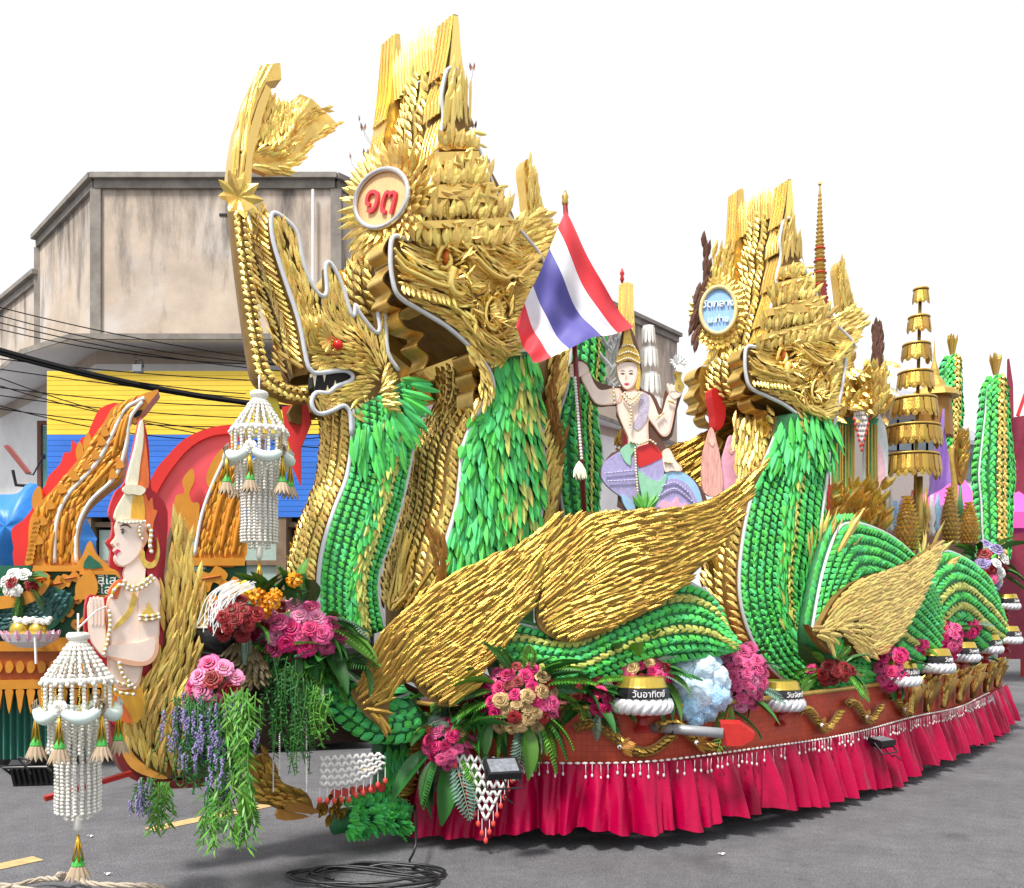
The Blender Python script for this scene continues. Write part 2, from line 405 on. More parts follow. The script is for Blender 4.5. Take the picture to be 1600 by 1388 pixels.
def asphalt():
    m = mat('asphalt', (.125, .125, .135), .85, noise=.12, nscale=.7, bump=.6, bscale=90)
    nt = m.node_tree; N = nt.nodes.new; b = nt.nodes['Principled BSDF']; tc = N('ShaderNodeTexCoord')
    src = b.inputs['Base Color'].links[0].from_socket; acc = None
    def layer(node, sock, lo, hi, a, c):
        nonlocal acc
        r = N('ShaderNodeMapRange'); r.inputs[1].default_value = lo; r.inputs[2].default_value = hi; r.inputs[3].default_value = a; r.inputs[4].default_value = c
        nt.links.new(sock, r.inputs[0])
        if acc is None: acc = r.outputs[0]
        else:
            mu = N('ShaderNodeMath'); mu.operation = 'MULTIPLY'; nt.links.new(acc, mu.inputs[0]); nt.links.new(r.outputs[0], mu.inputs[1]); acc = mu.outputs[0]
    for sc, det, lo, hi, a, c in ((70, 4, .34, .66, .55, 1.45), (9, 5, .3, .7, .84, 1.16), (2.2, 6, .36, .66, .86, 1.12)):
        f = N('ShaderNodeTexNoise'); f.inputs['Scale'].default_value = sc; f.inputs['Detail'].default_value = det; f.inputs['Roughness'].default_value = .7; nt.links.new(tc.outputs['Object'], f.inputs['Vector']); layer(f, f.outputs[0], lo, hi, a, c)
    v = N('ShaderNodeTexVoronoi'); v.inputs['Scale'].default_value = 45; nt.links.new(tc.outputs['Object'], v.inputs['Vector']); layer(v, v.outputs['Distance'], .05, .16, 1.9, 1.)     # pale stones
    s = N('ShaderNodeTexNoise'); s.inputs['Scale'].default_value = 1.3; s.inputs['Detail'].default_value = 7; nt.links.new(tc.outputs['Object'], s.inputs['Vector']); layer(s, s.outputs[0], .30, .38, .70, 1.)     # oil stains
    w = N('ShaderNodeTexVoronoi'); w.feature = 'DISTANCE_TO_EDGE'; w.inputs['Scale'].default_value = .55; d = N('ShaderNodeTexNoise'); d.inputs['Scale'].default_value = 2.; d.inputs['Detail'].default_value = 8
    vm = N('ShaderNodeVectorMath'); vm.operation = 'MULTIPLY_ADD'; vm.inputs[1].default_value = (.9, .9, 0); nt.links.new(tc.outputs['Object'], d.inputs['Vector']); nt.links.new(d.outputs['Color'], vm.inputs[0]); nt.links.new(tc.outputs['Object'], vm.inputs[2]); nt.links.new(vm.outputs[0], w.inputs['Vector']); layer(w, w.outputs[0], .0, .005, .82, 1.)     # hairline cracks
    h = N('ShaderNodeHueSaturation'); nt.links.new(acc, h.inputs['Value']); nt.links.new(src, h.inputs['Color']); nt.links.new(h.outputs[0], b.inputs['Base Color'])
    return m
ASPH = asphalt()
MB().add([(-300,-60,0),(300,-60,0),(300,500,0),(-300,500,0)], [(0,1,2,3)]).top('road', ASPH, kind='structure')
YEL = mat('road_yellow', (.52, .36, .16), .75, noise=.3, nscale=14)
rd = Vector((.60, .80, 0)); rs = Vector((.80, -.60, 0))*.075
for k, (px, py, ln) in enumerate(((345, 1273, .62), (-30, 1360, .35), (640, 1190, .7))):
    c = gp(px, py, .004); a = c-rd*ln; b = c+rd*ln
    MB().add([a-rs, a+rs, b+rs, b-rs], [(0,1,2,3)]).top('road_marking', YEL, kind='structure')
PAPER = mat('paper_scrap', (.75, .75, .72), .7, noise=.1)
for k, (px, py, lb) in enumerate(((142, 1306, 'small white paper scrap on asphalt beside hanging tassel'), (168, 1365, 'white paper scrap on asphalt near coiled rope'), (1128, 1334, 'pale torn scrap lying on asphalt before pink skirt'))):
    c = gp(px, py, .012); mb = MB()
    mb.sheet(lambda u, v: c+Vector(((u-.5)*.045+.01*math.sin(v*9), (v-.5)*.018+.008*math.sin(u*7+k), .006*math.sin(u*8+v*5))), 6, 4).top('paper_scrap', PAPER, lb, 'litter')

# ---------------------------------------------------------------- old shop building on the left
def plaster():
    m = mat('stained_plaster', (.50, .41, .33), .85, noise=.18, nscale=1.4, bump=.2, bscale=30)
    nt = m.node_tree; N = nt.nodes.new; b = nt.nodes['Principled BSDF']; tc = N('ShaderNodeTexCoord'); src = b.inputs['Base Color'].links[0].from_socket
    # black mould streaks running down from the top and at the corners, pale patches
    sep = N('ShaderNodeSeparateXYZ'); nt.links.new(tc.outputs['Object'], sep.inputs[0])
    zr = N('ShaderNodeMapRange'); zr.inputs[1].default_value = 6.8; zr.inputs[2].default_value = 9.9; nt.links.new(sep.outputs[2], zr.inputs[0])
    mp = N('ShaderNodeMapping'); mp.inputs['Scale'].default_value = (1.6, 1.6, .32); nt.links.new(tc.outputs['Object'], mp.inputs[0])
    nz = N('ShaderNodeTexNoise'); nz.inputs['Scale'].default_value = 1.25; nz.inputs['Detail'].default_value = 9; nz.inputs['Roughness'].default_value = .68; nt.links.new(mp.outputs[0], nz.inputs['Vector'])
    ad = N('ShaderNodeMath'); ad.operation = 'MULTIPLY_ADD'; ad.inputs[1].default_value = .22; nt.links.new(zr.outputs[0], ad.inputs[0]); nt.links.new(nz.outputs[0], ad.inputs[2])
    rp = N('ShaderNodeMapRange'); rp.inputs[1].default_value = .60; rp.inputs[2].default_value = .82; nt.links.new(ad.outputs[0], rp.inputs[0])
    mx = N('ShaderNodeMix'); mx.data_type = 'RGBA'; mx.inputs[7].default_value = (.12, .105, .095, 1)
    n2 = N('ShaderNodeTexNoise'); n2.inputs['Scale'].default_value = .9; n2.inputs['Detail'].default_value = 8; nt.links.new(tc.outputs['Object'], n2.inputs['Vector'])
    r3 = N('ShaderNodeMapRange'); r3.inputs[1].default_value = .52; r3.inputs[2].default_value = .72; r3.inputs[4].default_value = .75; nt.links.new(n2.outputs[0], r3.inputs[0])
    m2 = N('ShaderNodeMix'); m2.data_type = 'RGBA'; m2.inputs[7].default_value = (.60, .56, .53, 1)
    nt.links.new(src, m2.inputs[6]); nt.links.new(r3.outputs[0], m2.inputs[0]); nt.links.new(m2.outputs[2], mx.inputs[6]); nt.links.new(rp.outputs[0], mx.inputs[0])
    nt.links.new(mx.outputs[2], b.inputs['Base Color']); return m
PLAS = plaster()
CONC = mat('dark_concrete', (.24, .215, .19), .85, noise=.35, nscale=2.5)
WWALL = mat('white_wall', (.80, .79, .79), .75, noise=.10, nscale=1.2)
BROWN = mat('brown_frame', (.15, .055, .04), .6, noise=.2)
GLASS = mat('window_glass', (.10, .13, .15), .08, spec=.8, noise=.2, nscale=3)
TEAL = mat('teal_shutter', (.13, .36, .34), .7, noise=.2, nscale=5)
BYEL = mat('yellow_board', (.90, .62, .05), .5, var=.05, noise=.08, nscale=2)
BBLU = mat('blue_board', (.030, .17, .66), .5, var=.06, noise=.1, nscale=2)
CUR = mat('pale_curtain', (.55, .6, .6), .7, noise=.15)
bd = Thing('shop_building', 'old shop building with stained plaster parapet and white lower floor', 'building', base=(-5.5, 17.2, 0))
ZT = 9.82
plan = [(-12.6, 21.9), (-10.4, 19.7), (-7.9, 17.0), (-3.35, 17.0), (4.9, 26.6)]
def wallpiece(a, b, z0, z1, th=.3):
    a = Vector((*a, 0)); b = Vector((*b, 0)); nn = (b-a).normalized(); nn = Vector((-nn.y, nn.x, 0))
    return MB().prism([a+Vector((0,0,z0)), b+Vector((0,0,z0)), b+Vector((0,0,z1)), a+Vector((0,0,z1))], nn*th)
tops = [9.05, ZT, ZT, ZT]
for i in range(4):
    wallpiece(plan[i], plan[i+1], 6.35, tops[i]).part('upper_wall', PLAS, bd)
    a, b = Vector((*plan[i], 0)), Vector((*plan[i+1], 0)); u = (b-a).normalized(); nn = Vector((u.y, -u.x, 0))
    mb = MB(); z = tops[i]
    mb.prism([a-u*.05+nn*.16+Vector((0,0,z)), b+u*.05+nn*.16+Vector((0,0,z)), b+u*.05+nn*.16+Vector((0,0,z+.10)), a-u*.05+nn*.16+Vector((0,0,z+.10))], -nn*.6)
    mb.prism([a+nn*.07+Vector((0,0,z-.16)), b+nn*.07+Vector((0,0,z-.16)), b+nn*.07+Vector((0,0,z-.003)), a+nn*.07+Vector((0,0,z-.003))], -nn*.2)
    mb.part('cornice', CONC, bd)
for (x, y) in plan[1:4]:
    MB().box((x-.08, y-.06, 6.65), (x+.12, y+.2, ZT-.17)).part('pillar', CONC, bd)
MB().tube([(-3.75, 16.88, 6.5), (-3.75, 16.88, 9.6)], .028, 8).part('drain_pipe', WWALL, bd)
MB().box((-5.55, 16.985, 9.15), (-5.2, 17.05, 9.2)).part('wall_slot', DARK, bd); MB().box((-5.0, 16.985, 9.2), (-4.7, 17.05, 9.25)).part('wall_slot', DARK, bd)
for i in range(4): wallpiece(plan[i], plan[i+1], 0, 6.347, .34).part('lower_wall', WWALL, bd)
# sloping canopy slab
ca = [(-13.2, 20.9), (-9.0, 16.4), (-7.87, 15.95), (-3.25, 15.95), (1.0, 20.7)]
mb = MB(); zc = [6.25, 6.35, 6.5, 6.5, 6.5]
for i in range(4):
    a, b = Vector((*ca[i], zc[i])), Vector((*ca[i+1], zc[i+1])); pa, pb = Vector((*plan[i], 6.6)), Vector((*plan[i+1], 6.6))
    up = Vector((0,0,.10)); mb.add([a, b, b+up, a+up, pa, pb, pb+up, pa+up], [(0,1,2,3),(3,2,6,7),(1,0,4,5),(0,3,7,4),(2,1,5,6)])
    dn = Vector((0,0,-.012)); MB().add([a+dn, b+dn, pb+dn, pa+dn], [(0,1,2,3)]).part('soffit', WWALL, bd)
mb.part('canopy', CONC, bd)
def win(x0, x1, z0, z1, y, n, m=GLASS, nh=1):
    f = MB()
    for (a, b, c, d) in ((x0-.08, x1+.08, z0-.08, z0), (x0-.08, x1+.08, z1, z1+.08), (x0-.08, x0, z0, z1), (x1, x1+.08, z0, z1)): f.box((a, y-.09, c), (b, y, d))
    fo = f.part('window', BROWN, bd)
    for i in range(n):
        for j in range(nh):
            w = (x1-x0)/n; hh = (z1-z0)/nh
            MB().box((x0+i*w+.02, y-.045, z0+j*hh+.02), (x0+(i+1)*w-.02, y-.02, z0+(j+1)*hh-.02)).part('pane', m, bd, fo)
win(-6.6, -3.6, 5.0, 6.1, 17.0, 8, GLASS, 2)
win(-9.0, -8.35, 4.3, 5.7, 17.95, 2, CUR)
win(-10.05, -9.65, 3.9, 5.65, 19.2, 2, TEAL)
# boarded sign, yellow over blue
bn = Thing('board_sign', 'big yellow over blue boarded sign on shop front behind cables', 'sign', base=(-6.2, 16.3, 3.6))
x0, x1, yb = -8.45, -3.2, 16.3
n = 13
for i in range(n):
    z1 = 6.02-i*(1.16/n); MB().box((x0, yb-.02, z1-1.16/n+.006), (x1, yb+.02, z1)).part('board', BYEL, bn)
n = 15
for i in range(n):
    z1 = 6.02-1.16-i*(1.5/n); MB().box((x0, yb-.02, z1-1.5/n+.006), (x1, yb+.02, z1)).part('board', BBLU, bn)
MB().box((x0+.02, yb+.022, 3.4), (x1-.02, yb+.06, 6.0)).part('backing', BROWN, bn)
# shop front below
SHOPW = mat('old_wood', (.24, .16, .10), .7, noise=.25, nscale=4); MINT = mat('mint_wall', (.42, .55, .50), .7, noise=.1)
sf = Thing('timber_storefront', 'dim timber shop front with shelves under the blue board sign', 'storefront', base=(-6, 16.6, 0))
MB().box((-9.5, 16.75, 0), (-2.6, 16.9, 3.5)).part('back_panel', MATS['dark_inside'], sf)
for x in (-8.9, -7.75, -6.6, -5.2, -4.2, -3.0): MB().box((x-.09, 16.3, 0), (x+.09, 16.74, 3.45)).part('post', SHOPW, sf)
for z in (.9, 1.7, 2.5, 3.2): MB().box((-9.4, 16.42, z), (-2.7, 16.7, z+.09)).part('shelf', SHOPW, sf)
for x in (-7.6, -6.45, -5.0): MB().box((x, 16.5, 1.8), (x+.8, 16.6, 3.15)).part('wall_panel', MINT, sf)
TARP = mat('blue_tarpaulin', (.02, .20, .62), .45, noise=.15, nscale=3, bump=.3, bscale=4)
def tarp(name, pts, lb, Y):
    P = [at(px, py, Y) for px, py in pts]
    mb = MB(); c = sum(P, Vector())/len(P); k = 7
    def fn(u, v):
        i = u*(len(P)-1e-6); j = int(i) % len(P); e = P[j].lerp(P[(j+1) % len(P)], i-int(i))
        p = c.lerp(e, v); return p+Vector((0, -.5*(1-v*v)+.07*math.sin(9*u*3.1+v*4)*v, .05*math.sin(u*31)*v))
    mb.sheet(fn, 33, k).top(name, TARP, lb, 'tarpaulin', smooth=True)
tarp('tarpaulin', [(-30, 790), (20, 765), (60, 760), (100, 800), (110, 880), (40, 900), (-30, 900)], 'blue tarpaulin bundle at left edge behind orange serpent neck', 13.)
tarp('tarpaulin', [(112, 800), (130, 800), (150, 840), (160, 900), (110, 900)], 'small blue tarpaulin showing under the arched orange serpent neck', 13.2)
# antenna on the wall
an = Thing('wall_antenna', 'small red and grey dish antenna on white wall at left edge', 'antenna', base=at(40, 735, 15.5))
b0 = at(52, 758, 15.5)
MB().tube([at(52, 760, 15.5), at(25, 758, 15.5), at(20, 735, 15.5)], .03, 6).part('bracket', BLACK, an)
MB().prism([at(5, 697, 15.5), at(12, 695, 15.4), at(46, 738, 15.4), at(40, 741, 15.5)], (0, .08, .0)).part('dish', mat('faded_red', (.55,.16,.14), .6, noise=.1), an)
MB().tube([at(40, 740, 15.5), at(52, 742, 15.2), at(68, 712, 15.2)], .014, 5).part('arm', BLACK, an)
MB().box(tuple(at(64, 716, 15.2)), tuple(at(71, 711, 15.35))).part('feed', BLACK, an)

# ---------------------------------------------------------------- overhead cables
CABLE = mat('cable_black', (.008, .008, .009), .85, spec=.15, noise=.2)
def cable(p0, p1, r, sag, lb, Y0=14.5, Y1=14.5):
    a, b = at(*p0, Y0), at(*p1, Y1); P = []
    for i in range(17):
        t = i/16; P.append(a.lerp(b, t)-Vector((0, 0, sag*4*t*(1-t))))
    MB().tube(P, r, 5).top('overhead_cable', CABLE, lb, 'cable', 'overhead cables before the shop building')
CBL = ['topmost thin overhead cable crossing the stained parapet', 'second thin cable from the top, crossing the canopy edge', 'third thin cable from the top before the canopy', 'fourth thin cable from the top before the canopy', 'thin cable just above the thick bundle at left edge', 'thin cable just below the thick bundle at left edge', 'thin cable crossing the upper yellow boards', 'thin cable across the lower yellow boards, sagging', 'thin cable near the middle of the yellow boards', 'thin cable just above the lowest cable group', 'thin cable in the middle of the lowest cable group', 'lowest thin cable at the left edge', 'steep thin cable falling towards the pole garland']
cable((-40, 535), (640, 650), .045, .25, 'thick black bundled overhead cable crossing the yellow sign')
cable((-40, 541), (640, 648), .032, .25, 'second thick overhead cable strapped beside the thick bundle')
random.seed(3)
for i, (ya, yb2) in enumerate(((470, 585), (482, 572), (494, 590), (505, 560), (541, 612), (556, 600), (571, 640), (590, 668), (600, 628), (612, 652), (622, 660), (632, 648), (575, 700))):
    cable((-40, ya), (660, yb2), .0095, random.uniform(.1, .5), CBL[i], 14.7+.03*i, 14.9+.02*i)
cl = Thing('cable_clamp', 'grey metal clamp box hanging on the thick overhead cable', 'clamp', base=at(216, 575, 14.45))
p = at(216, 576, 14.4); MB().box((p.x-.07, p.y-.06, p.z-.06), (p.x+.07, p.y+.06, p.z+.05)).part('box', mat('grey_metal', (.25,.26,.28), .5, .5, noise=.1), cl)
MB().tube([p+Vector((-.05,0,.05)), p+Vector((-.04,0,.14)), p+Vector((.06,0,.15)), p+Vector((.08,0,.02))], .015, 6).part('hook', BLACK, cl)

# ---------------------------------------------------------------- the orange serpent float on the left
ORG = mat('orange_gold_paint', (.66, .27, .025), .42, .15, noise=.12, nscale=5)
ORGD = mat('orange_line', (.42, .10, .012), .5, noise=.15)
REDF = mat('red_fin', (.72, .025, .02), .4, noise=.06, nscale=3)
PNKF = mat('pink_red_panel', (.80, .10, .13), .4, noise=.08, nscale=1.5)
DGRN = mat('dark_green_panel', (.012, .13, .07), .5, noise=.15)
FL = Frame(200, 9.6, 18)
def slab(th, name, pts, m, c=0., t=.12, smooth=4, parent=None, fr=None):
    fr = fr or th.fr; pp = sm2(pts, smooth) if smooth else pts
    return MB().prism(fr.pts(pp, c), (0, t, 0)).part(name, m, th, parent)
def stroke(th, name, pts, m, c, r=.02, parent=None, taper=True, fr=None, sub=5, ry=.6):
    fr = fr or th.fr; P = crom(fr.pts(pts, c), sub)
    f = (lambda u: r*(.35+.65*math.sin(math.pi*min(max(u, .03), .97))**.6)) if taper else r
    mb = MB().tube(P, f, 6)
    return mb.part(name, m, th, parent, smooth=True)
def base_of(fr, px, py, c=0.): p = fr.loc(px, py, c); return Vector((p.x, p.y, 0))
sn = Thing('orange_serpent', 'orange gold serpent with red fins rearing on the left float', 'sculpture', FL, base_of(FL, 100, 900))
neck = [(247,609),(236,626),(221,644),(206,650),(199,660),(198,671),(196,700),(195,719),(188,747),(163,768),(136,792),(121,822),(118,853),(120,886),(54,886),(45,822),(60,789),(85,762),(121,719),(145,683),(163,659),(178,635),(212,620)]
slab(sn, 'neck', neck, ORG, 0, .3)
slab(sn, 'fin', [(185,630),(157,638),(145,659),(136,680),(128,684),(120,694),(113,688),(110,706),(100,708),(94,725),(76,744),(70,760),(54,780),(50,795),(36,813),(18,828),(21,855),(20,870),(27,892),(60,890),(60,830),(90,770),(140,710),(170,660)], REDF, -.14, .1, 3)
for q in ([(226,622),(195,640),(175,680),(150,725),(105,775),(88,820),(85,880)], [(222,628),(203,655),(196,700),(180,745),(140,785),(120,830),(119,880)]):
    stroke(sn, 'light_tube', q, WHITE, .02, .022, taper=False)
for q in ([(205,640),(186,670),(180,705),(160,740)], [(190,655),(172,690),(158,718)], [(186,700),(178,735),(150,765),(115,800),(100,850),(98,880)], [(170,735),(130,772),(104,810),(95,850)], [(140,740),(100,785),(78,830),(72,880)], [(160,745),(125,775),(112,815),(108,880)]):
    stroke(sn, 'carved_line', q, ORGD, .008, .016)
for q in ([(200,648),(193,672),(187,700)], [(192,655),(182,690),(176,715)], [(178,720),(150,752),(128,775)], [(105,800),(98,830),(96,870)], [(85,830),(80,855),(80,880)]):
    stroke(sn, 'carved_roll', q, ORG, .03, .026)
for px, py in ((160,690),(150,712),(135,728),(118,745),(98,765),(80,790),(68,815),(62,845),(165,676),(188,726),(178,742)):
    slab(sn, 'scroll', [(px-6,py+6),(px-7,py-3),(px-2,py-10),(px+3,py-4),(px+6,py+4)], ORG, .05, .06, 3)
for k in range(10):
    u = k/9; px = 48+k*1.3; py = 880-k*7
    slab(sn, 'scroll', [(px-7,py+4),(px-9,py-4),(px,py-9),(px+4,py)], ORG, .05, .06, 2)
slab(sn, 'flame_fin', [(121,719),(118,705),(124,690),(130,700),(128,716)], ORG, -.02, .1, 3); slab(sn, 'flame_fin', [(133,706),(130,690),(138,676),(142,690)], ORG, -.02, .1, 3)
slab(sn, 'flame_fin', [(58,800),(50,790),(52,770),(62,760),(66,785)], ORG, -.02, .1, 3)
slab(sn, 'mouth', [(222,640),(208,646),(206,652),(218,650)], DARK, .012, .01, 2); slab(sn, 'eye', [(168,664),(160,668),(158,676),(166,676)], ORGD, .02, .02, 3)
slab(sn, 'tongue', [(206,650),(214,656),(210,662),(204,656)], ORG, .0, .1, 3)
ORGL = mat('orange_carved_leaf', (.74, .33, .035), .4, .2, var=.22, hue=.008)
lv = Leaves(sn, 'carved_leaf', 'leaf', ORGL, cap=200); random.seed(4)
fill(lv, [(212,622),(225,630),(206,648),(196,700),(188,745),(163,766),(136,790),(121,822),(119,884),(57,884),(48,825),(62,792),(88,764),(122,722),(148,686),(180,640)], .015, [(205,640,220,625),(180,690,195,650),(150,740,180,710),(110,790,140,760),(85,840,95,800),(80,880,82,840),(105,870,108,830)], .12, .046, 1.8, None, .05, .10, clip=.6); lv.done()
s2 = Thing('orange_serpent', 'arched orange serpent neck with broad pink-red fin behind painted goddess', 'sculpture', FL, base_of(FL, 330, 900))
slab(s2, 'neck', [(385,690),(351,716),(330,762),(315,807),(306,852),(300,880),(380,880),(384,800),(392,730)], ORG, 0, .3)
slab(s2, 'fin', [(228,775),(245,745),(266,719),(303,683),(340,672),(375,668),(372,690),(345,715),(330,760),(312,800),(285,850),(262,905),(232,905),(225,840)], PNKF, -.16, .08, 3)
slab(s2, 'fin_edge', [(222,790),(240,740),(262,712),(290,685),(330,668),(375,664),(375,676),(335,680),(300,697),(270,730),(248,765),(232,800)], REDF, -.1, .05, 3)
for q in ([(352,722),(332,770),(318,815),(310,870)], [(366,720),(345,775),(335,820),(330,872)], [(378,730),(362,790),(352,830),(350,872)]): stroke(s2, 'carved_line', q, ORGD, .008, .014)
for q in ([(360,740),(342,790),(328,850)], [(375,750),(358,800),(345,860)], [(380,790),(370,830),(365,865)]): stroke(s2, 'carved_roll', q, ORG, .03, .03)
stroke(s2, 'light_tube', [(352,714),(330,762),(314,810),(304,868)], WHITE, .02, .02, taper=False)
slab(s2, 'flame_fin', [(302,845),(278,835),(272,800),(275,775),(288,770),(285,750),(300,732),(304,750),(296,770),(300,785),(312,790)], ORG, .02, .1, 3)
slab(s2, 'flame_fin', [(330,762),(322,745),(335,715),(350,700),(352,716)], ORG, .02, .1, 3)
lv = Leaves(s2, 'carved_leaf', 'leaf', ORGL, cap=120); fill(lv, [(383,694),(353,718),(332,764),(317,808),(308,852),(304,876),(378,876),(383,800),(390,732)], .015, [(320,840,335,790),(345,780,365,730),(350,860,358,820),(370,840,378,780)], .13, .05, 1.8, None, .05, .10, clip=.6); lv.done()
# float body
lf = Thing('left_float_body', 'ornate dark green and orange body of the left parade float', 'float', FL, base_of(FL, 60, 1190))
slab(lf, 'green_wall', [(-40,884),(60,884),(130,886),(270,900),(385,876),(390,1010),(-40,1010)], DGRN, -.04, 1.2, 0)
slab(lf, 'moulding', [(52,884),(125,884),(124,893),(50,893)], ORG, .05, .1, 0); slab(lf, 'moulding', [(292,872),(384,872),(382,884),(296,884)], ORG, .05, .1, 0)
slab(lf, 'moulding', [(-40,1005),(100,996),(210,1005),(210,1018),(-40,1018)], ORG, .08, .2, 0)
slab(lf, 'frieze', [(-40,1018),(200,1018),(200,1066),(-40,1066)], ORGD, .04, .3, 0)
slab(lf, 'moulding', [(-40,1064),(200,1060),(200,1074),(-40,1078)], ORG, .1, .2, 0)
for k in range(14):
    px = -20+k*17; slab(lf, 'rosette', [(px-6,1042),(px-3,1034),(px+3,1034),(px+7,1042),(px+3,1051),(px-4,1051)], ORG, .09, .06, 2)
    slab(lf, 'pendant', [(px-6,1078),(px+6,1078),(px+5,1090),(px,1116),(px-5,1090)], ORG, .1, .05, 2)
for px, py, s in ((85,915,20),(110,905,16),(64,905,14),(330,905,26),(360,915,18),(305,925,20),(345,940,24),(320,960,20),(100,960,16),(125,975,14),(115,940,14)):
    slab(lf, 'leaf_scroll', [(px-s,py+s*.2),(px-s*.7,py-s*.5),(px-s*.1,py-s*.35),(px+s*.3,py-s*.8),(px+s,py-s*.3),(px+s*.6,py+s*.3),(px+s*.1,py+s*.2),(px-s*.2,py+s*.8)], ORG, .06, .08, 3)
    stroke(lf, 'carved_line', [(px-s*.6,py),(px,py-s*.1),(px+s*.6,py-s*.2)], ORGD, .068, .012)
# scaled serpent body with gold rim
SCALE = mat('dark_scale', (.03, .11, .11), .35, .2, var=.3)
slab(lf, 'scaled_body', [(-40,940),(40,930),(75,915),(115,935),(95,970),(60,990),(-40,990)], DGRN, .1, .2, 3)
lv = Leaves(lf, 'scale', 'leaf', SCALE, cap=150, rest='scale_covering')
fill(lv, [(-20,945),(40,938),(75,922),(108,938),(90,966),(55,984),(-20,984)], .11, [(0,960,20,955),(80,950,100,930)], .10, .06, 2.2); lv.done()
slab(lf, 'gold_rim', [(-40,935),(20,930),(60,915),(78,905),(70,925),(40,945),(-40,955)], ORG, .16, .1, 3)
CURT = mat('green_satin', (.0, .17, .12), .35, noise=.1, sheen=.3)
mb = MB(); a = FL.loc(-40, 1085, -.1); b = FL.loc(150, 1085, -.1)
mb.sheet(lambda u, v: a.lerp(b, u)+Vector((0, -.04*math.sin(u*110)-.0, -v*(a.z-.1))), 160, 4).part('curtain', CURT, lf, smooth=True)
MB().box((a.x, .25, .1), (b.x+3, 1.6, 1.2)).part('chassis', DARK, lf)
# green name sign with white lettering
sg = slab(lf, 'name_sign', [(140,898),(185,898),(190,910),(190,930),(140,932)], MATS['dark_green_panel'], .12, .05, 0)
slab(lf, 'sign_rim', [(124,892),(186,892),(196,905),(196,936),(130,938),(128,930),(188,930),(188,906),(180,898),(124,898)], ORG, .14, .07, 0)
slab(lf, 'gable', [(118,892),(128,870),(140,845),(150,865),(165,880),(186,892)], ORG, .1, .1, 3); slab(lf, 'gable_inset', [(130,888),(138,868),(145,872),(160,886)], DGRN, .12, .03, 2)
TXT = mat('white_lettering', (.9, .9, .9), .5, noise=.02)
def text(th, s, px, py, c, size, m=TXT, name='lettering', ext=.004, rotz=0., parent=None, M=None, fr=None):
    cu = bpy.data.curves.new(name, 'FONT'); cu.body = s; cu.size = size; cu.extrude = ext; cu.align_x = 'CENTER'; cu.align_y = 'CENTER'; cu.materials.append(m)
    tmp = bpy.data.objects.new('t', cu); COL.objects.link(tmp); dg = bpy.context.evaluated_depsgraph_get()
    me = bpy.data.meshes.new_from_object(tmp.evaluated_get(dg)); bpy.data.objects.remove(tmp); me.name = name
    if not me.materials: me.materials.append(m)
    o = bpy.data.objects.new(name, me); th.add(o, parent)
    if M is None:
        p = (fr or th.fr).loc(px, py, c); M = Matrix.Translation(p) @ Matrix.Rotation(math.pi/2, 4, 'X') @ Matrix.Rotation(rotz, 4, 'Z')
    o.matrix_local = (Matrix.Translation(-th.base) if parent is None else Matrix.Identity(4)) @ M
    return o
text(lf, 'สีโส', 167, 907, .125, .13); text(lf, 'ะโลก', 168, 922, .125, .13)
slab(lf, 'lotus_bud', [(120,935),(118,915),(128,900),(140,890),(150,905),(152,925),(140,935)], ORG, .2, .08, 3)

# ================================================================== the big serpent float
FA = Frame(560, 6.1, 35); FB = Frame(770, 6.6, 40); FW = Frame(880, 6.2, 12); FD = Frame(1230, 8.0, 23); FT = Frame(1380, 8.45, 44); FC = Frame(910, 7.7, 35)

# ---------------------------------------------------------------- hull, deck, skirt
hull_px = [(628, 7.9), (634, 7.1), (646, 6.6), (690, 6.34), (800, 6.28), (900, 6.22), (1000, 6.22), (1100, 6.46), (1200, 6.9), (1300, 7.6), (1400, 8.57), (1500, 10.2), (1570, 13.1)]
HP = resample(crom([Vector(((p-CXP)/FPX*y, y, 0)) for p, y in hull_px], 8), 240)
HL = [0]
for a, b in zip(HP, HP[1:]): HL.append(HL[-1]+(b-a).length)
HTOT = HL[-1]
def hull(s, off=0.):
    """point on the hull line at share s, moved outwards by off"""
    f = min(max(s, 0), 1)*(len(HP)-1); i = min(int(f), len(HP)-2); p = HP[i].lerp(HP[i+1], f-i); t = (HP[i+1]-HP[i]).normalized()
    return p+Vector((t.y, -t.x, 0))*off, t, Vector((t.y, -t.x, 0))
def hull_s(px):
    best = min(range(len(HP)), key=lambda i: abs((HP[i].x/HP[i].y)*FPX+CXP-px) + (0 if i > 12 else 500)); return best/(len(HP)-1)
fb = Thing('float_hull', 'long red boat-shaped float body with gathered magenta satin skirt', 'float', base=(1.5, 7.2, 0))
def weave(name, c1, c2, sc):
    m = mat(name, c1, .55, noise=.18, nscale=3); nt = m.node_tree; N = nt.nodes.new; b = nt.nodes['Principled BSDF']; src = b.inputs['Base Color'].links[0].from_socket
    tc = N('ShaderNodeTexCoord'); ck = N('ShaderNodeTexBrick'); ck.inputs['Scale'].default_value = sc; ck.inputs['Mortar Size'].default_value = .012; ck.offset = 0.; ck.inputs['Brick Width'].default_value = .3; ck.inputs['Row Height'].default_value = .3; ck.inputs['Color2'].default_value = (.78,.74,.74,1); ck.inputs['Color1'].default_value = (1,1,1,1); ck.inputs['Mortar'].default_value = (.5,.42,.4,1)
    nt.links.new(tc.outputs['UV'], ck.inputs['Vector'])
    mx = N('ShaderNodeMix'); mx.data_type = 'RGBA'; mx.blend_type = 'MULTIPLY'; mx.inputs[0].default_value = .8
    nt.links.new(src, mx.inputs[6]); nt.links.new(ck.outputs[0], mx.inputs[7]); nt.links.new(mx.outputs[2], b.inputs['Base Color']); return m
REDW = weave('red_woven_panel', (.58, .07, .025), None, 6)
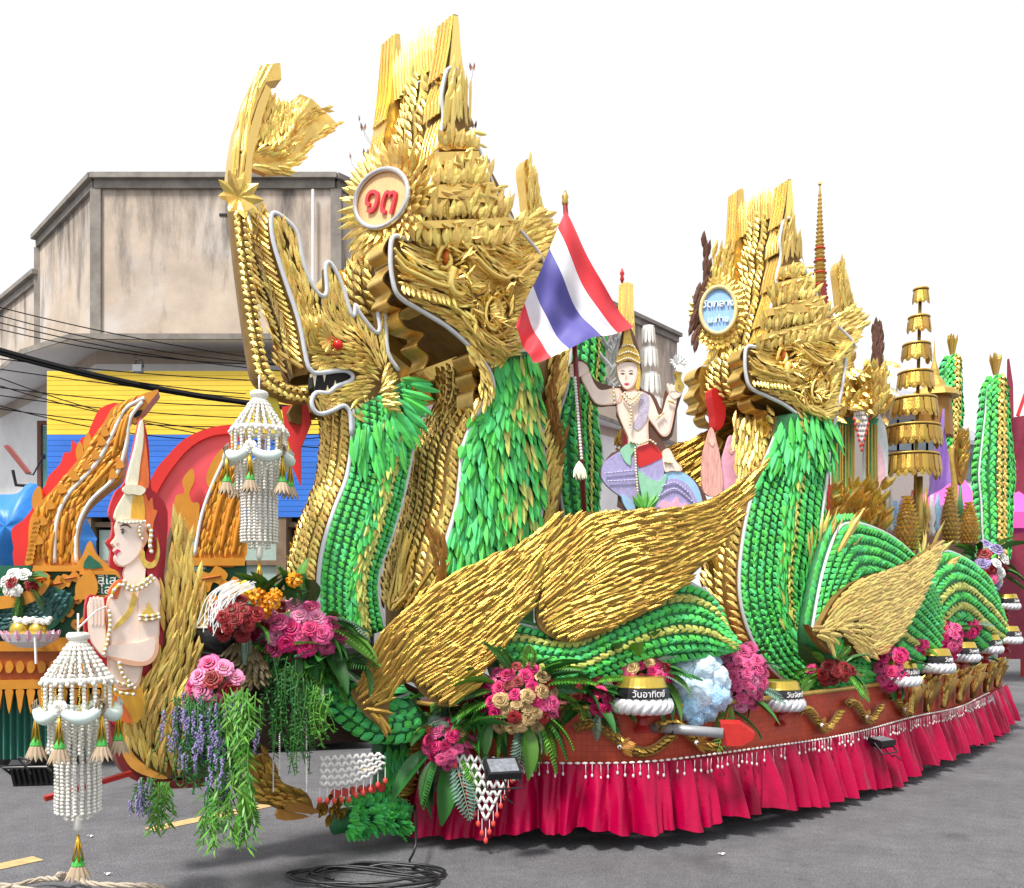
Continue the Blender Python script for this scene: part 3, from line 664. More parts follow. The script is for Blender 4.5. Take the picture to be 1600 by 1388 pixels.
SATIN = mat('magenta_satin', (.38, .0004, .044), .30, noise=.12, nscale=5, spec=.2, bump=.15, bscale=35)
mb = MB(); NS = 120
def hp(u, v):
    p, t, n = hull(u, -.03); return Vector((p.x, p.y, .52+v*.43))
mb.sheet(hp, NS, 6); o = mb.part('hull_panel', REDW, fb)
uv = o.data.uv_layers.new(name='UVMap')
for pl in o.data.polygons:
    for li in pl.loop_indices:
        vi = o.data.loops[li].vertex_index; uv.data[li].uv = ((vi//6)/(NS-1)*HTOT*1.2, (vi % 6)/5*.43*1.2)
mb = MB(); P = [hull(i/60, -.035)[0] for i in range(61)]
bk = [Vector((6.3, 14.3, 0)), Vector((3.5, 12.3, 0)), Vector((1.4, 10.2, 0)), Vector((-.2, 8.9, 0))]
mb.prism([Vector((p.x, p.y, .9)) for p in P+bk], (0, 0, -.3)).part('deck', mat('deck_red', (.22, .04, .03), .7, noise=.3), fb)
mb = MB(); P = [hull(i/60, -.5)[0] for i in range(4, 61)]
mb.prism([Vector((p.x, p.y, .6)) for p in P+[b+Vector((0,-.4,0)) for b in bk]], (0, 0, -.46)).part('chassis', DARK, fb)
mb = MB().tube([hull(i/120, .0)[0]+Vector((0,0,.955)) for i in range(121)], .022, 6).part('top_rope', GOLDD, fb, smooth=True)
# skirt with uneven gathered pleats
random.seed(11); NU = 1500
ph = [random.uniform(0, 6.28) for _ in range(6)]
def pleat(s, v):
    x = s*HTOT
    w = math.sin(x*34+ph[0]+2.2*math.sin(x*3.1+ph[1]))*.6+math.sin(x*61+ph[2]+1.8*math.sin(x*5.3))*.35*(1-.5*v)+math.sin(x*17.3+ph[3]+1.9*math.sin(x*2.2))*.5+.12*math.sin(x*97+7*v+ph[5])
    w = (abs(w+.4)**.8*(1 if w > -.4 else -1))
    return w*(.014+.070*v**.8)
def sk(u, v):
    p, t, n = hull(u, .035+.09*v+pleat(u, v)); x = u*HTOT
    hem = .10+.035*math.sin(x*1.3+ph[4])+.02*math.sin(x*4.1+ph[5])+.018*math.sin(x*13+ph[1])
    z = .575*(1-v)+hem*v
    return Vector((p.x, p.y, z))+t*(.03*v*math.sin(x*9+ph[2]))
MB().sheet(sk, NU, 9).part('skirt', SATIN, fb, smooth=True)
# pearl edging with little drops
PEARL = mat('pearl_bead', (.80, .78, .76), .3, var=.06); PINKB = mat('pink_bead', (.85, .35, .42), .35, var=.1)
mb = MB(); md = MB(); x = .25
while x < HTOT-.02:
    p, t, n = hull(x/HTOT, .055); ang = math.atan2(t.y, t.x)
    M = Matrix.Rotation(ang, 3, 'Z') @ Matrix.Diagonal((.022, .010, .010)).to_3x3()
    if p.y < 11.5:
        mb.lathe([(.02,-1),(.7,-.6),(1,0),(.7,.6),(.02,1)], (p.x, p.y, .585+.012*math.sin(x*2)), 6, M @ Matrix.Rotation(math.pi/2, 3, 'Y'))
        if random.random() < .85:
            q = p+n*.03+t*J(.01); l = random.uniform(.05, .09)
            mb.tube([q+Vector((0,0,.575)), q+Vector((J(.006),0,.575-l))], .0022, 4)
            md.ball(q+Vector((0,0,.57-l)), .009, 6, 4, (1,1,1.6))
    x += .052
o = mb.part('pearl_edging', PEARL, fb, smooth=True); tag(o, kind='stuff'); o = md.part('bead_drops', PEARL, fb, smooth=True); tag(o, kind='stuff')
# small gold serpents on the hull panel
def hull_frame(s, off, z):
    p, t, n = hull(s, off); return Vector((p.x, p.y, z)), t, n
for k, px in enumerate((975, 1085, 1275, 1345, 1405)):
    s0 = hull_s(px); p0, t0, n0 = hull_frame(s0, .0, .62)
    nm = ('gold plaited serpent on red hull left of the tow pipe', 'gold plaited serpent on red hull behind the tow pipe', 'gold plaited serpent on red hull right of the red tow box', 'gold plaited serpent on red hull under the green coil end', 'gold plaited serpent on red hull under the third bowl')[k]
    th = Thing('small_gold_serpent', nm, 'ornament', base=p0, group='gold serpents along the hull panel')
    wd = .36
    def S(a, b, s0=s0):
        s = s0+(a-.5)*2*wd/HTOT; p, t, n = hull(s, .015)
        z = .76+.085*math.sin(a*2*math.pi+.6)-.05*a; dz = math.cos(a*2*math.pi+.6)
        return Vector((p.x, p.y, z))+(Vector((0,0,1))-t*dz*.55).normalized()*((b-.5)*.075)+n*(.018*math.sin(math.pi*b))
    core = MB().sheet(S, 24, 4).part('body', GOLDB, th, smooth=True)
    lv = Leaves(th, 'plait_leaf', 'leaf', GOLDW, cap=60, rest='plait_covering'); plait(lv, S, .02, .98, 1, .075, .035, out=n0, rise=.01); lv.done()
    hc = hull(s0-.03/HTOT*1.0, .045)[0]+Vector((0,0,.685)); lv = Leaves(th, 'head_leaf', 'leaf', BRONZE, cap=30, rest='head_covering')
    for i in range(14):
        a = (i/14-.5)*2.2+math.pi; lv.add(hc+t0*.03*math.cos(a), t0*-math.cos(a)+Vector((0,0,math.sin(a)*.8)), n0, random.uniform(.08,.12), .035, .3)
    lv.done(); MB().ball(hc-t0*.035+n0*.028+Vector((0,0,.008)), .016, 8, 6).part('eye', WHITE, th, smooth=True); MB().ball(hc-t0*.037+n0*.04+Vector((0,0,.006)), .008, 6, 4).part('pupil', BLACK, th)

random.seed(19)
for k, px in enumerate((1418, 1444, 1470, 1494, 1516, 1536, 1553)):
    s0 = hull_s(px); p0, t0, n0 = hull_frame(s0, .02, .60)
    th = Thing('gold_bracket', 'gold leaf bracket on the stern hull panel, %s from the left' % ('first', 'second', 'third', 'fourth', 'fifth', 'sixth', 'seventh')[k], 'ornament', base=p0, group='gold leaf brackets on the stern hull')
    MB().tube([p0, p0+n0*.03+Vector((0,0,.15)), p0+n0*.09+Vector((0,0,.33))], lambda u: .03+.05*u, 8).part('core', GOLDB, th, smooth=True); lv = Leaves(th, 'bracket_leaf', 'leaf', GOLD, cap=40, rest='leaf_covering')
    for i in range(40):
        u = random.random(); a = J(1.5); lv.add(p0+n0*(.03+.08*u)*math.cos(a)+t0*(.03+.05*u)*math.sin(a)+Vector((0,0,.34*u)), n0*.5*u+t0*math.sin(a)*.4+Vector((0,0,1)), n0*math.cos(a)+t0*math.sin(a), .12, .05, .15)
    lv.done()

# ---------------------------------------------------------------- relief helper
def relief(fr, c, strokes, bulge=None):
    seg = []
    for pts, r, hgt in strokes:
        P = [(p.x, p.z) for p in fr.pts(pts, c)]
        for a, b in zip(P, P[1:]): seg.append((a[0], a[1], b[0]-a[0], b[1]-a[1], r, hgt, len(P)))
    A = np.array([q[:6] for q in seg]) if seg else np.zeros((0, 6))
    grp = []; i = 0
    for pts, r, hgt in strokes: grp.append((i, i+len(pts)-1)); i += len(pts)-1
    def h(x, z):
        v = 0.
        if len(A):
            l2 = A[:,2]**2+A[:,3]**2+1e-12; u = np.clip(((x-A[:,0])*A[:,2]+(z-A[:,1])*A[:,3])/l2, 0, 1)
            d2 = (x-A[:,0]-u*A[:,2])**2+(z-A[:,1]-u*A[:,3])**2; e = A[:,5]*np.exp(-d2/A[:,4]**2)
            for a, b in grp:
                k = e[a:b]; v += k[np.argmax(np.abs(k))]
        if bulge: v += bulge(x, z)
        return v
    return h
def ribbon(th, pts, c, w, m=None, fr=None, name='ribbon', dy=0., waves=0, amp=0., parent=None):
    """folded foil strip: runs along the pixel path, w deep"""
    fr = fr or th.fr; P = [p+Vector((0, dy, 0)) for p in resample(crom(fr.pts(pts, c), 6), 40)]; mb = MB()
    Q = []
    for i, p in enumerate(P):
        t = P[min(i+1, 39)]-P[max(i-1, 0)]; n = Vector((-t.z, 0, t.x)).normalized(); Q.append(p+n*amp*math.sin(i/39*waves*2*math.pi))
    mb.sheet(lambda u, v: Q[int(round(u*39))]+Vector((0, w*v, 0)), 40, 3)
    mb.sheet(lambda u, v: Q[int(round(u*39))]+Vector((.012, w*v, 0)), 40, 3)
    return mb.part(name, m or GOLDR, th, parent, smooth=True)

class MapFrame:
    """the layout of one head carried over to another frame, scaled by k about an anchor"""
    def __init__(s, src, dst, a, b, k): s.src, s.dst, s.k = src, dst, k; s.a = src.loc(*a); s.b = dst.loc(*b); s.M = dst.M; s.A = dst.A; s.Mi = dst.Mi
    def loc(s, px, py, c=0.): return (s.src.loc(px, py, c)-s.a)*s.k+s.b
    def pts(s, pp, c=0.): return [s.loc(p[0], p[1], c) for p in pp]

LEFTB = [(709,22),(705,65),(700,118),(691,150),(693,185),(684,225),(682,255),(668,300),(662,330),(655,362),(640,374),(615,370),(610,400),(614,440),(625,465),(660,487),(700,512),(735,543),(760,572),(772,602)]
RIGHTB = [(780,570),(800,572),(812,560),(808,530),(815,495),(835,450),(848,415),(866,372),(835,388),(812,360),(795,320),(780,290),(765,262),(748,238),(742,205),(730,160),(724,122),(716,24)]
def big_head(th, fr, k, hp_, seed, cap=300):
    """tall-crested serpent head: two carved side slabs, a plaited front between them, tiered crown"""
    random.seed(seed); W = .96; sw = .2
    out = LEFTB+RIGHTB
    hd = MB().prism(fr.pts(out, 0), (0, sw*k, 0)).part('head', GOLDB, th)
    def bk_(pp, y): return [p+Vector((0, y*k, 0)) for p in fr.pts(pp, 0)]
    far = [p+Vector((0, 0, .24*k*max(0, (p.z-fr.loc(690,200).z)/(fr.loc(709,22).z-fr.loc(690,200).z)))) for p in bk_(out, W-sw)]
    MB().prism(far, (0, sw*k, 0)).part('far_cheek', GOLDR, th)
    # core between the slabs, set back
    sh = Vector((.10*k, 0, 0)); yb = fr.loc(0, 0, -sw).y
    inner = [p+sh for p in bk_(LEFTB[1:16], sw)]+bk_([(690,470),(760,540),(800,430),(740,300),(722,150)], sw)
    MB().prism(inner, (0, (W-2*sw)*k, 0)).part('front_core', GOLDB, th)
    LP = resample([p+sh for p in bk_(LEFTB[1:16], sw)], 60)
    def S(a, b):
        f = a*59; i = min(int(f), 58); p = LP[i].lerp(LP[i+1], f-i); return p+Vector((-.07*k*math.sin(math.pi*b), (W-2*sw)*k*b, 0))
    lv = Leaves(th, 'braid_leaf', 'leaf', GOLD, cap=cap); plait(lv, S, 0, 1, 5, .12*k, .05*k, out=Vector((-1, 0, .2)), flip=True, rise=.03*k, slant=.6); lv.done()
    # crest planks
    PT = Leaves(th, 'crest_plank', 'flame', GOLD, cap=60)
    for i in range(15):
        b = i/14; top = [34,24,28,16,22,20,12,20,14,10,6,14,12,22,30][i]-26*(1-b); bot = [108,108,104,98,98,92,90,86,84,84,80,84,84,84,80][i]-26*(1-b)
        p = fr.loc(704, bot, 0)+Vector((.03*k, (sw+(W-2*sw)*(1-b))*k, 0)); q = fr.loc(708, top, 0)
        PT.add(p, (J(.02), J(.03), 1), (-1, -.25, 0), (q.z-p.z)*1.0, .062*k, .03)
        PT.add(p+Vector((.03*k, .02*k, 0)), (J(.03), J(.05), 1), (-1, -.2, 0), (q.z-p.z)*.9, .062*k, .03)
    PT.done()
    # foil facing strips on the front edge of both slabs, with folded steps
    for y0 in (0, W-sw):
        mb = MB()
        for (yA, yB) in ((24, 118), (122, 180), (185, 255), (258, 330), (332, 366)):
            seg = [p for p in LEFTB if yA <= p[1] <= yB]; YO = Vector((0, y0*k, 0)); a = fr.loc(*_lerp_left(yA))+YO; b = fr.loc(*_lerp_left(yB))+YO; m_ = fr.loc(*_lerp_left((yA+yB)/2))+YO; a = a+Vector((0, 0, .24*k if y0 and yA < 30 else 0))
            for i in range(9):
                y1 = sw*k*i/9; y2 = sw*k*(i+1)/9-.003; dx = Vector((-.012*k-.006*k*(i % 2), 0, 0))
                mb.prism([a+dx+Vector((0,y1,0)), m_+dx*1.6+Vector((0,y1,0)), b+dx+Vector((-.03*k,y1,0)), b+dx+Vector((-.03*k,y2,0)), m_+dx*1.6+Vector((0,y2,0)), a+dx+Vector((0,y2,0))], Vector((.01, 0, 0)))
        mb.part('front_facing', GOLD, th)
        ribbon(th, [(655,362),(640,376),(612,370),(598,392),(612,412),(597,436),(611,456),(604,474),(626,482)], 0, sw*k, fr=fr, dy=y0*k)
        ribbon(th, [(660,489),(640,478),(622,490),(634,512),(662,522),(650,540),(668,556),(662,576)], 0, sw*k, fr=fr, dy=y0*k, name='lip_ribbon')
        for q in ([(752,548),(732,552),(740,572),(754,580)], [(764,572),(738,580),(744,602),(758,606)], [(768,596),(742,606),(740,632),(746,642)]):
            ribbon(th, q, 0, sw*k, fr=fr, dy=y0*k, name='jaw_scale')
    MB().prism(fr.pts([(709.5,24),(716,25),(724,121),(701,120),(706,65)], .006), (0, .004, 0)).part('crest_side', GOLD, th)
    # LED tube round the near contour
    P = crom(fr.pts([(697,112),(690,150),(693,185),(683,225),(682,255),(668,300),(662,330),(655,362),(640,374),(615,370),(610,400),(614,440),(625,465),(660,487),(700,512),(735,543),(760,572),(771,600),(766,625),(742,650)], .02), 5)
    MB().tube(P, .0165, 8).part('light_tube', LED, th, smooth=True)
    MB().tube(crom(fr.pts([(697,112),(707,106),(716,114),(722,150)], .02), 5), .0165, 8).part('light_tube', LED, th, smooth=True)
    MB().tube(crom(fr.pts([(735,200),(760,262),(790,330),(840,392),(850,412)], .05), 4), .013, 8).part('light_tube', LED, th, smooth=True)
    # carved cheek covered with leaves
    face = [(655,365),(640,378),(617,374),(613,400),(617,440),(628,463),(662,484),(702,508),(738,540),(762,570),(774,596),(780,572),(800,574),(813,562),(809,530),(816,495),(836,450),(849,415),(866,374),(835,390),(812,362),(795,340),(700,330)]
    eyep = [(684,404),(688,392),(694,386),(701,394),(703,406),(699,416),(692,419),(686,412)]
    hf = relief(fr, 0, [
        ([(617,394),(635,415),(655,426),(680,440),(706,447)], .05*k, .10*k), ([(626,442),(660,450),(706,464)], .035*k, .05*k), ([(628,455),(680,472),(720,490)], .03*k, .05*k),
        ([(684,380),(704,384),(716,404),(708,424)], .035*k, .09*k), ([(709,420),(707,445),(716,458),(728,455)], .028*k, .10*k), ([(722,380),(745,405),(770,430),(790,440)], .035*k, .10*k),
        ([(745,372),(780,385),(800,400)], .035*k, .05*k), ([(757,470),(775,462),(788,480),(784,508),(768,514),(754,500)], .03*k, .12*k), ([(720,490),(735,520),(770,545),(800,540)], .05*k, .09*k),
        ([(725,470),(735,500),(748,510)], .025*k, .08*k), ([(800,440),(815,420),(845,400)], .05*k, .05*k)], None)
    G = [(620,392,650,424),(650,424,690,444),(690,444,712,450),(630,444,680,456),(680,456,712,466),(630,458,690,478),(690,478,730,498),(640,380,670,395),(670,370,660,350),(700,372,705,350),(718,384,740,404),(740,404,770,432),(770,432,795,440),
         (740,365,775,380),(780,370,810,388),(812,385,855,378),(800,430,845,400),(820,440,840,430),(745,455,760,440),(740,480,730,500),(740,500,760,525),(770,530,805,520),(800,470,825,455),(795,500,815,498),(780,560,808,556),(740,535,770,560),(775,585,782,575),(770,490,766,476),(712,424,726,436)]
    lv = Leaves(th, 'face_leaf', 'leaf', GOLD, cap=cap)
    fill(lv, face, .0, G, .115*k, .030*k, 3.2, hf, .15, .06, [eyep], frame=fr, roll=.12, clip=.75); lv.done()
    # orange eye and its lid
    p = fr.loc(694, 403, .0); MB().ball(p+Vector((0, -.025*k, 0)), .05*k, 10, 8, (.62, .7, 1.15)).part('eye', mat('eye_orange_%d' % seed, (.75, .17, .02), .3, noise=.2), th, smooth=True)
    for q in ([(683,410),(686,394),(694,384),(702,392)], [(702,396),(704,410),(697,420),(688,416)]): MB().tube(crom(fr.pts(q, .055*k), 5), lambda u: .012*k+.012*k*math.sin(math.pi*u), 6).part('eyelid', GOLD, th, smooth=True)
    for q, c_, r_ in (([(616,388),(632,408),(652,419),(678,432),(700,436)], .10, .017), ([(618,400),(634,420),(656,431),(682,443),(706,449)], .11, .019), ([(722,378),(744,402),(768,426),(790,436),(802,430)], .11, .020), ([(706,372),(735,376),(768,384),(796,398)], .07, .016), ([(628,452),(660,464),(700,476),(722,488),(736,500)], .07, .014), ([(622,432),(660,441),(704,458)], .07, .013), ([(748,470),(742,500),(756,522),(782,524),(798,505),(796,478),(780,458)], .08, .014), ([(804,440),(824,420),(848,398)], .08, .018), ([(722,494),(734,512),(758,536),(786,548),(808,546)], .09, .016)):
        P_ = crom(fr.pts(q, c_*k), 6); MB().tube(P_, lambda u, r_=r_: k*r_*(.4+.6*math.sin(math.pi*min(max(u, .04), .96))**.6), 8).part('carved_roll', GOLD, th, smooth=True)
    TE = Leaves(th, 'tooth_leaf', 'leaf', GOLD, cap=30)
    for i in range(11):
        u = i/10; TE.add(fr.loc(630+78*u, 444+20*u, .085*k), (J(.15), -.2, -1), (0, -1, .2), .085*k, .04*k, .15)
    TE.done()
    # curled snout horn, jowl oval
    MB().tube(crom(fr.pts([(708,420),(703,440),(708,455),(720,460),(730,452)], .10*k), 6), lambda u: k*(.038-.022*u), 8).part('curl_horn', GOLD, th, smooth=True)
    q = fr.pts(sm2([(771,465),(783,478),(785,498),(777,513),(766,512),(759,496),(761,476)], 4), .085*k); MB().tube(q, .014*k, 6, True).part('jowl_ring', GOLD, th, smooth=True)
    lv = Leaves(th, 'jowl_leaf', 'blade', GOLD, cap=40); fill(lv, [(771,470),(780,480),(782,498),(775,509),(767,508),(762,495),(764,478)], .075*k, [(765,490,780,484)], .07*k, .02*k, 2.2, frame=fr); lv.done()
    # fringe below the jaw line
    lv = Leaves(th, 'jaw_leaf', 'leaf', GOLD, cap=80); fill(lv, [(724,520),(750,548),(772,590),(770,615),(742,652),(738,640),(752,605),(742,575),(728,550)], .03*k, [(740,540,756,570),(765,590,762,615),(760,620,742,648)], .12*k, .04*k, 2.6, frame=fr); lv.done()
    # tiered crown
    for q, pr in (([(678,238),(748,236),(752,254),(682,258)], .10), ([(664,290),(772,284),(778,300),(770,318),(664,306)], .12), ([(648,346),(798,340),(800,352),(650,358)], .10), ([(700,380),(775,384),(775,391),(700,387)], .08), ([(690,206),(742,206),(748,234),(684,232)], .06)):
        MB().prism(fr.pts(q, pr*k), (0, pr*k-.002, 0)).part('crown_ledge', GOLDR, th)
        CL_ = Leaves(th, 'ledge_leaf', 'leaf', GOLD, cap=60, minpx=8); fill(CL_, q, pr*k+.004, [(q[0][0], (q[0][1]+q[-1][1])/2, q[1][0], (q[1][1]+q[2][1])/2)], .10*k, .035*k, .5, frame=fr, jit=.5, tilt=.2); CL_.done()
    FL_ = Leaves(th, 'crown_flame', 'leaf', GOLD, cap=240)
    for (xa, ya, xb, yb_, L, n, pr) in ((672,286,768,280,.17,8,.09), (676,290,764,286,.12,8,.13), (652,345,795,338,.19,10,.08), (660,342,786,338,.12,11,.11), (640,382,812,372,.18,12,.05), (664,386,800,380,.13,10,.09), (690,236,744,232,.13,5,.08), (705,382,775,386,.13,6,.1)):
        for i in range(n):
            u = (i+.5)/n; p = fr.loc(xa+(xb-xa)*u, ya+(yb_-ya)*u+J(4), pr*k); big = random.random() < .3
            for q in ((-.5, 0, .5) if big else (-.2, .25)): FL_.add(p+Vector((.03*q*k, J(.02)*k, 0)), (q+J(.25)+(u-.5)*.4, -.15, 1), (q*.6, -1, 0), L*k*random.uniform(.75, 1.2)*(1.25 if big and q == 0 else 1), .058*k, .05+J(.12))
    FL_.done()
    sp = Leaves(th, 'spire_leaf', 'blade', GOLD, cap=40)
    fill(sp, [(697,150),(724,150),(738,204),(690,204)], .03*k, [(705,200,706,150),(728,200,718,150)], .24*k, .035*k, 3.2, frame=fr); sp.done()
    bl = Leaves(th, 'bloom_petal', 'leaf', GOLD, cap=24)
    for i in range(10):
        a = i*.63; p = fr.loc(709, 136, .0)+Vector((0, .06*k, 0)); bl.add(p, (math.cos(a), math.sin(a)*.6-.3, .55+.5*math.sin(a*2)), (0, -.4, 1), .13*k, .06*k, .1)
    bl.done()
    # ear flame at the back of the head, on the far slab
    MB().prism(fr.pts(sm2([(818,262),(826,248),(836,272),(846,318),(858,352),(862,385),(842,392),(828,350),(822,300)], 3), -.55), (0, .1*k, 0)).part('ear_flame', GOLDR, th)
    lv = Leaves(th, 'ear_leaf', 'leaf', GOLD, cap=60); fill(lv, [(820,268),(827,256),(838,290),(847,325),(858,375),(842,388),(829,350)], -.545, [(845,370,835,330),(830,310,825,265)], .13*k, .04*k, 2.4, frame=fr)
    fill(lv, [(795,345),(840,330),(868,372),(835,392)], -.02, [(800,370,850,350)], .13*k, .05*k, 2.4, frame=fr); lv.done()
def _lerp_left(y):
    for a, b in zip(LEFTB, LEFTB[1:]):
        if a[1] <= y <= b[1] and b[1] > a[1]:
            f = (y-a[1])/(b[1]-a[1]); return (a[0]+(b[0]-a[0])*f, y)
    return LEFTB[0]
OUT = Vector((0, -1, 0)); FRT = Vector((-1, 0, 0))

# ---------------------------------------------------------------- tallest serpent (middle)
nb = Thing('crested_serpent', 'tallest gold-headed green serpent with number medallion on its crest', 'sculpture', FB, base_of(FB, 760, 960), group='crested serpents on the float')
bdy = Body(nb, [(770,560),(766,610),(741,652),(722,700),(717,750),(711,795),(692,862),(684,910),(684,990)], [(836,548),(838,590),(843,640),(846,690),(848,760),(842,815),(836,850),(834,900),(834,990)], -.03, .68, .06, .09, 60)
bdy.core('neck', GREEND); bdy.lining()
lg = Leaves(nb, 'green_scale', 'leaf', GREEN); ll = Leaves(nb, 'lime_scale', 'leaf', LIME, cap=60)
random.seed(5)
scales(lg, bdy.near, 30, 12, .19, .072, .0, .86, .02, .99, out=OUT, tilt=.24, mixm=lambda a, b: ll if b > .42 and random.random() < (.32 if a < .6 else .12) else None); lg.done(); ll.done()
lv = Leaves(nb, 'belly_leaf', 'leaf', GOLD); plait(lv, bdy.front, .0, 1., 7, .095, .042, .0, .93, out=FRT, flip=True, rise=.02, slant=.7); lv.done()
bdy.led('A', a1=.82); bdy.led('B', a0=.05, a1=.85)
big_head(nb, FB, 1., 1, 21)

# ---------------------------------------------------------------- second crested serpent (right)
MD = MapFrame(FB, FD, (694, 404), (1221, 556), .9)
nd = Thing('crested_serpent', 'second gold-headed green serpent rearing right of painted flag bearer', 'sculpture', FD, base_of(FD, 1220, 1090), group='crested serpents on the float')
bd2 = Body(nd, [(1215,650),(1206,690),(1178,760),(1160,840),(1154,920),(1168,985),(1200,1040),(1245,1075),(1300,1092),(1352,1085)], [(1302,640),(1305,690),(1291,760),(1287,820),(1272,880),(1266,930),(1275,975),(1300,1005),(1335,1020),(1372,1030)], -.03, .5, .08, .08, 70)
bd2.core('neck', GREEND); bd2.lining()
lv = Leaves(nd, 'green_plait_leaf', 'leaf', GREEN); plait(lv, bd2.near, .0, .42, 5, .115, .05, .06, .99, out=OUT, slant=.6, rise=.03); plait(lv, bd2.near, .58, .99, 4, .115, .05, .06, .99, out=OUT, slant=.6, rise=.03); lv.done()
ll = Leaves(nd, 'lime_leaf', 'leaf', LIME); plait(ll, bd2.near, .5, .585, 1, .12, .04, .1, .99, out=OUT, slant=.7)
random.seed(6); lg = Leaves(nd, 'green_scale', 'leaf', GREEN, cap=120)
scales(lg, bd2.near, 46, 3, .16, .06, .12, .97, .4, .52, out=OUT, mixm=lambda a, b: ll if random.random() < .12 else None)
scales(lg, bd2.near, 6, 9, .26, .07, .0, .15, .02, .98, out=OUT, tilt=.3); lg.done(); ll.done()
lv = Leaves(nd, 'belly_leaf', 'leaf', GOLD, cap=200); plait(lv, bd2.front, .0, 1., 4, .13, .055, .0, .6, out=FRT, flip=True, rise=.02, slant=.7); lv.done()
bd2.led('A', a0=.05, a1=.98); MB().tube(crom(FD.pts([(1322,560),(1315,610),(1300,680),(1288,780),(1272,880),(1266,905)], .03), 4), .014, 8).part('light_tube', LED, nd, smooth=True)
big_head(nd, MD, .9, 1, 33, 220)
TNG = slab(nd, 'tongue', [(1112,610),(1126,612),(1134,640),(1130,665),(1120,672),(1117,650)], RED, -.42, .1, 3)
TFOIL = Leaves(nd, 'beard_leaf', 'leaf', GOLD, cap=60); fill(TFOIL, [(1150,640),(1200,655),(1205,690),(1175,760),(1160,800),(1150,740),(1145,690)], -.1, [(1180,650,1170,700),(1170,720,1158,790)], .16, .05, 2.2, frame=FD); TFOIL.done()

# ---------------------------------------------------------------- front serpent (left) with open jaws
na = Thing('open_jawed_serpent', 'open-jawed serpent with red eye and green neck at the bow', 'sculpture', FA, base_of(FA, 560, 1000))
HA = [(430,333),(424,342),(427,377),(443,430),(467,502),(479,563),(486,579),(499,582),(537,578),(551,587),(547,596),(526,604),(513,614),(494,614),(487,627),(491,641),(502,647),(521,641),(537,634),(547,646),(549,668),(575,664),(604,652),(622,632),(628,606),(623,579),(606,550),(601,483),(595,478),(590,483),(594,515),(587,520),(562,489),(556,476),(554,492),(549,489),(534,443),(517,413),(510,417),(511,454),(505,463),(491,451),(475,414),(465,366),(448,345)]
hA = MB().prism(FA.pts(HA, 0), (0, .08, 0)).part('head', GOLDB, na)
MB().prism([p+Vector((0, .41, 0)) for p in FA.pts(HA, 0)], (0, .05, 0)).part('far_cheek', GOLDB, na)
holesA = [[(442,400),(452,388),(453,410),(447,414)], [(484,485),(494,478),(503,462),(505,478),(506,500),(497,492),(490,502)], [(526,482),(532,486),(536,498),(528,494)]]
for q in holesA: slab(na, 'eye_slot_shade', q, DARK, .006, .004, 0)  # near-black plates on the face, coloured like the shade inside open slots
hf = relief(FA, 0, [([(490,520),(505,515),(520,530),(538,545),(545,560)], .06, .05), ([(500,600),(530,590),(560,580)], .05, .05), ([(560,540),(590,590),(600,630)], .07, .06), ([(440,360),(460,420),(480,480)], .03, .03)])
GA = [(475,560,470,520),(465,500,452,450),(440,420,432,370),(455,400,440,350),(480,450,468,420),(500,520,494,490),(500,470,510,440),(522,480,516,440),(545,500,530,460),(575,530,560,500),(600,560,597,510),(520,565,500,570),(560,560,530,556),(590,575,560,572),(545,610,510,622),(580,600,550,606),(600,600,618,590),(560,640,590,645),(560,655,580,668),(600,630,622,622),(500,635,495,625),(535,530,520,520)]
lv = Leaves(na, 'face_leaf', 'leaf', GOLD); fill(lv, [p for p in HA], .0, GA, .10, .028, 3.3, hf, .13, .06, holesA, roll=.12, clip=.8); lv.done()
MB().tube(crom(FA.pts([(623,579),(606,550),(603,500),(600,481),(590,481),(594,512),(586,519),(562,489),(556,476),(554,492),(548,489),(534,443),(517,412),(509,417),(511,454),(505,463),(491,451),(475,414),(465,366),(448,345),(430,333),(424,342),(427,377),(443,430),(467,502),(479,563),(487,580),(499,583),(537,579),(551,587),(547,596),(526,604),(513,614),(494,614),(487,627),(491,641),(502,647),(521,641),(537,634),(547,646),(549,680)], .015), 3), .0155, 8).part('light_tube', LED, na, smooth=True)
p = FA.loc(528, 539, .07); MB().ball(p, .034, 12, 9).part('eye', mat('red_eye', (.75, .015, .01), .25, noise=.05), na, smooth=True)
lv = Leaves(na, 'brow_leaf', 'leaf', GOLD, cap=20)
for i in range(8):
    a = 2.2+i*.28; q = FA.loc(518, 532, .06); lv.add(q, (math.cos(a), -.2, math.sin(a)), (0, -1, 0), .13, .05, .2)
lv.done()
slab(na, 'mouth', [(489,584),(537,580),(549,588),(524,602),(512,612),(494,612),(487,606)], DARK, .004, .07, 0)
for x, y0, y1, w in ((492,583,604,3.5),(507,582,597,3),(512,613,602,2.5),(524,603,594,2.5)):
    slab(na, 'fang', [(x-w,y0),(x+w,y0),(x,y1)], mat('fang_ivory', (.75, .66, .45), .4, noise=.1) if 'fang_ivory' not in MATS else MATS['fang_ivory'], .012, .05, 0)
# slanting pleats of the snout front
LPA = resample(FA.pts([(428,335),(425,345),(428,377),(443,430),(467,502),(479,563),(487,580)], 0), 40)
def SA(a, b):
    f = a*39; i = min(int(f), 38); p = LPA[i].lerp(LPA[i+1], f-i); return p+Vector((.02-.06*math.sin(math.pi*b), .07+.34*b, 0))
MB().sheet(SA, 30, 6).part('snout_front', GOLDB, na, smooth=True)
lv = Leaves(na, 'snout_pleat', 'blade', GOLD, cap=200); plait(lv, SA, .0, 1., 2, .13, .034, .0, 1., out=FRT, flip=True, slant=.75, step=.30, tilt=.15); lv.done()
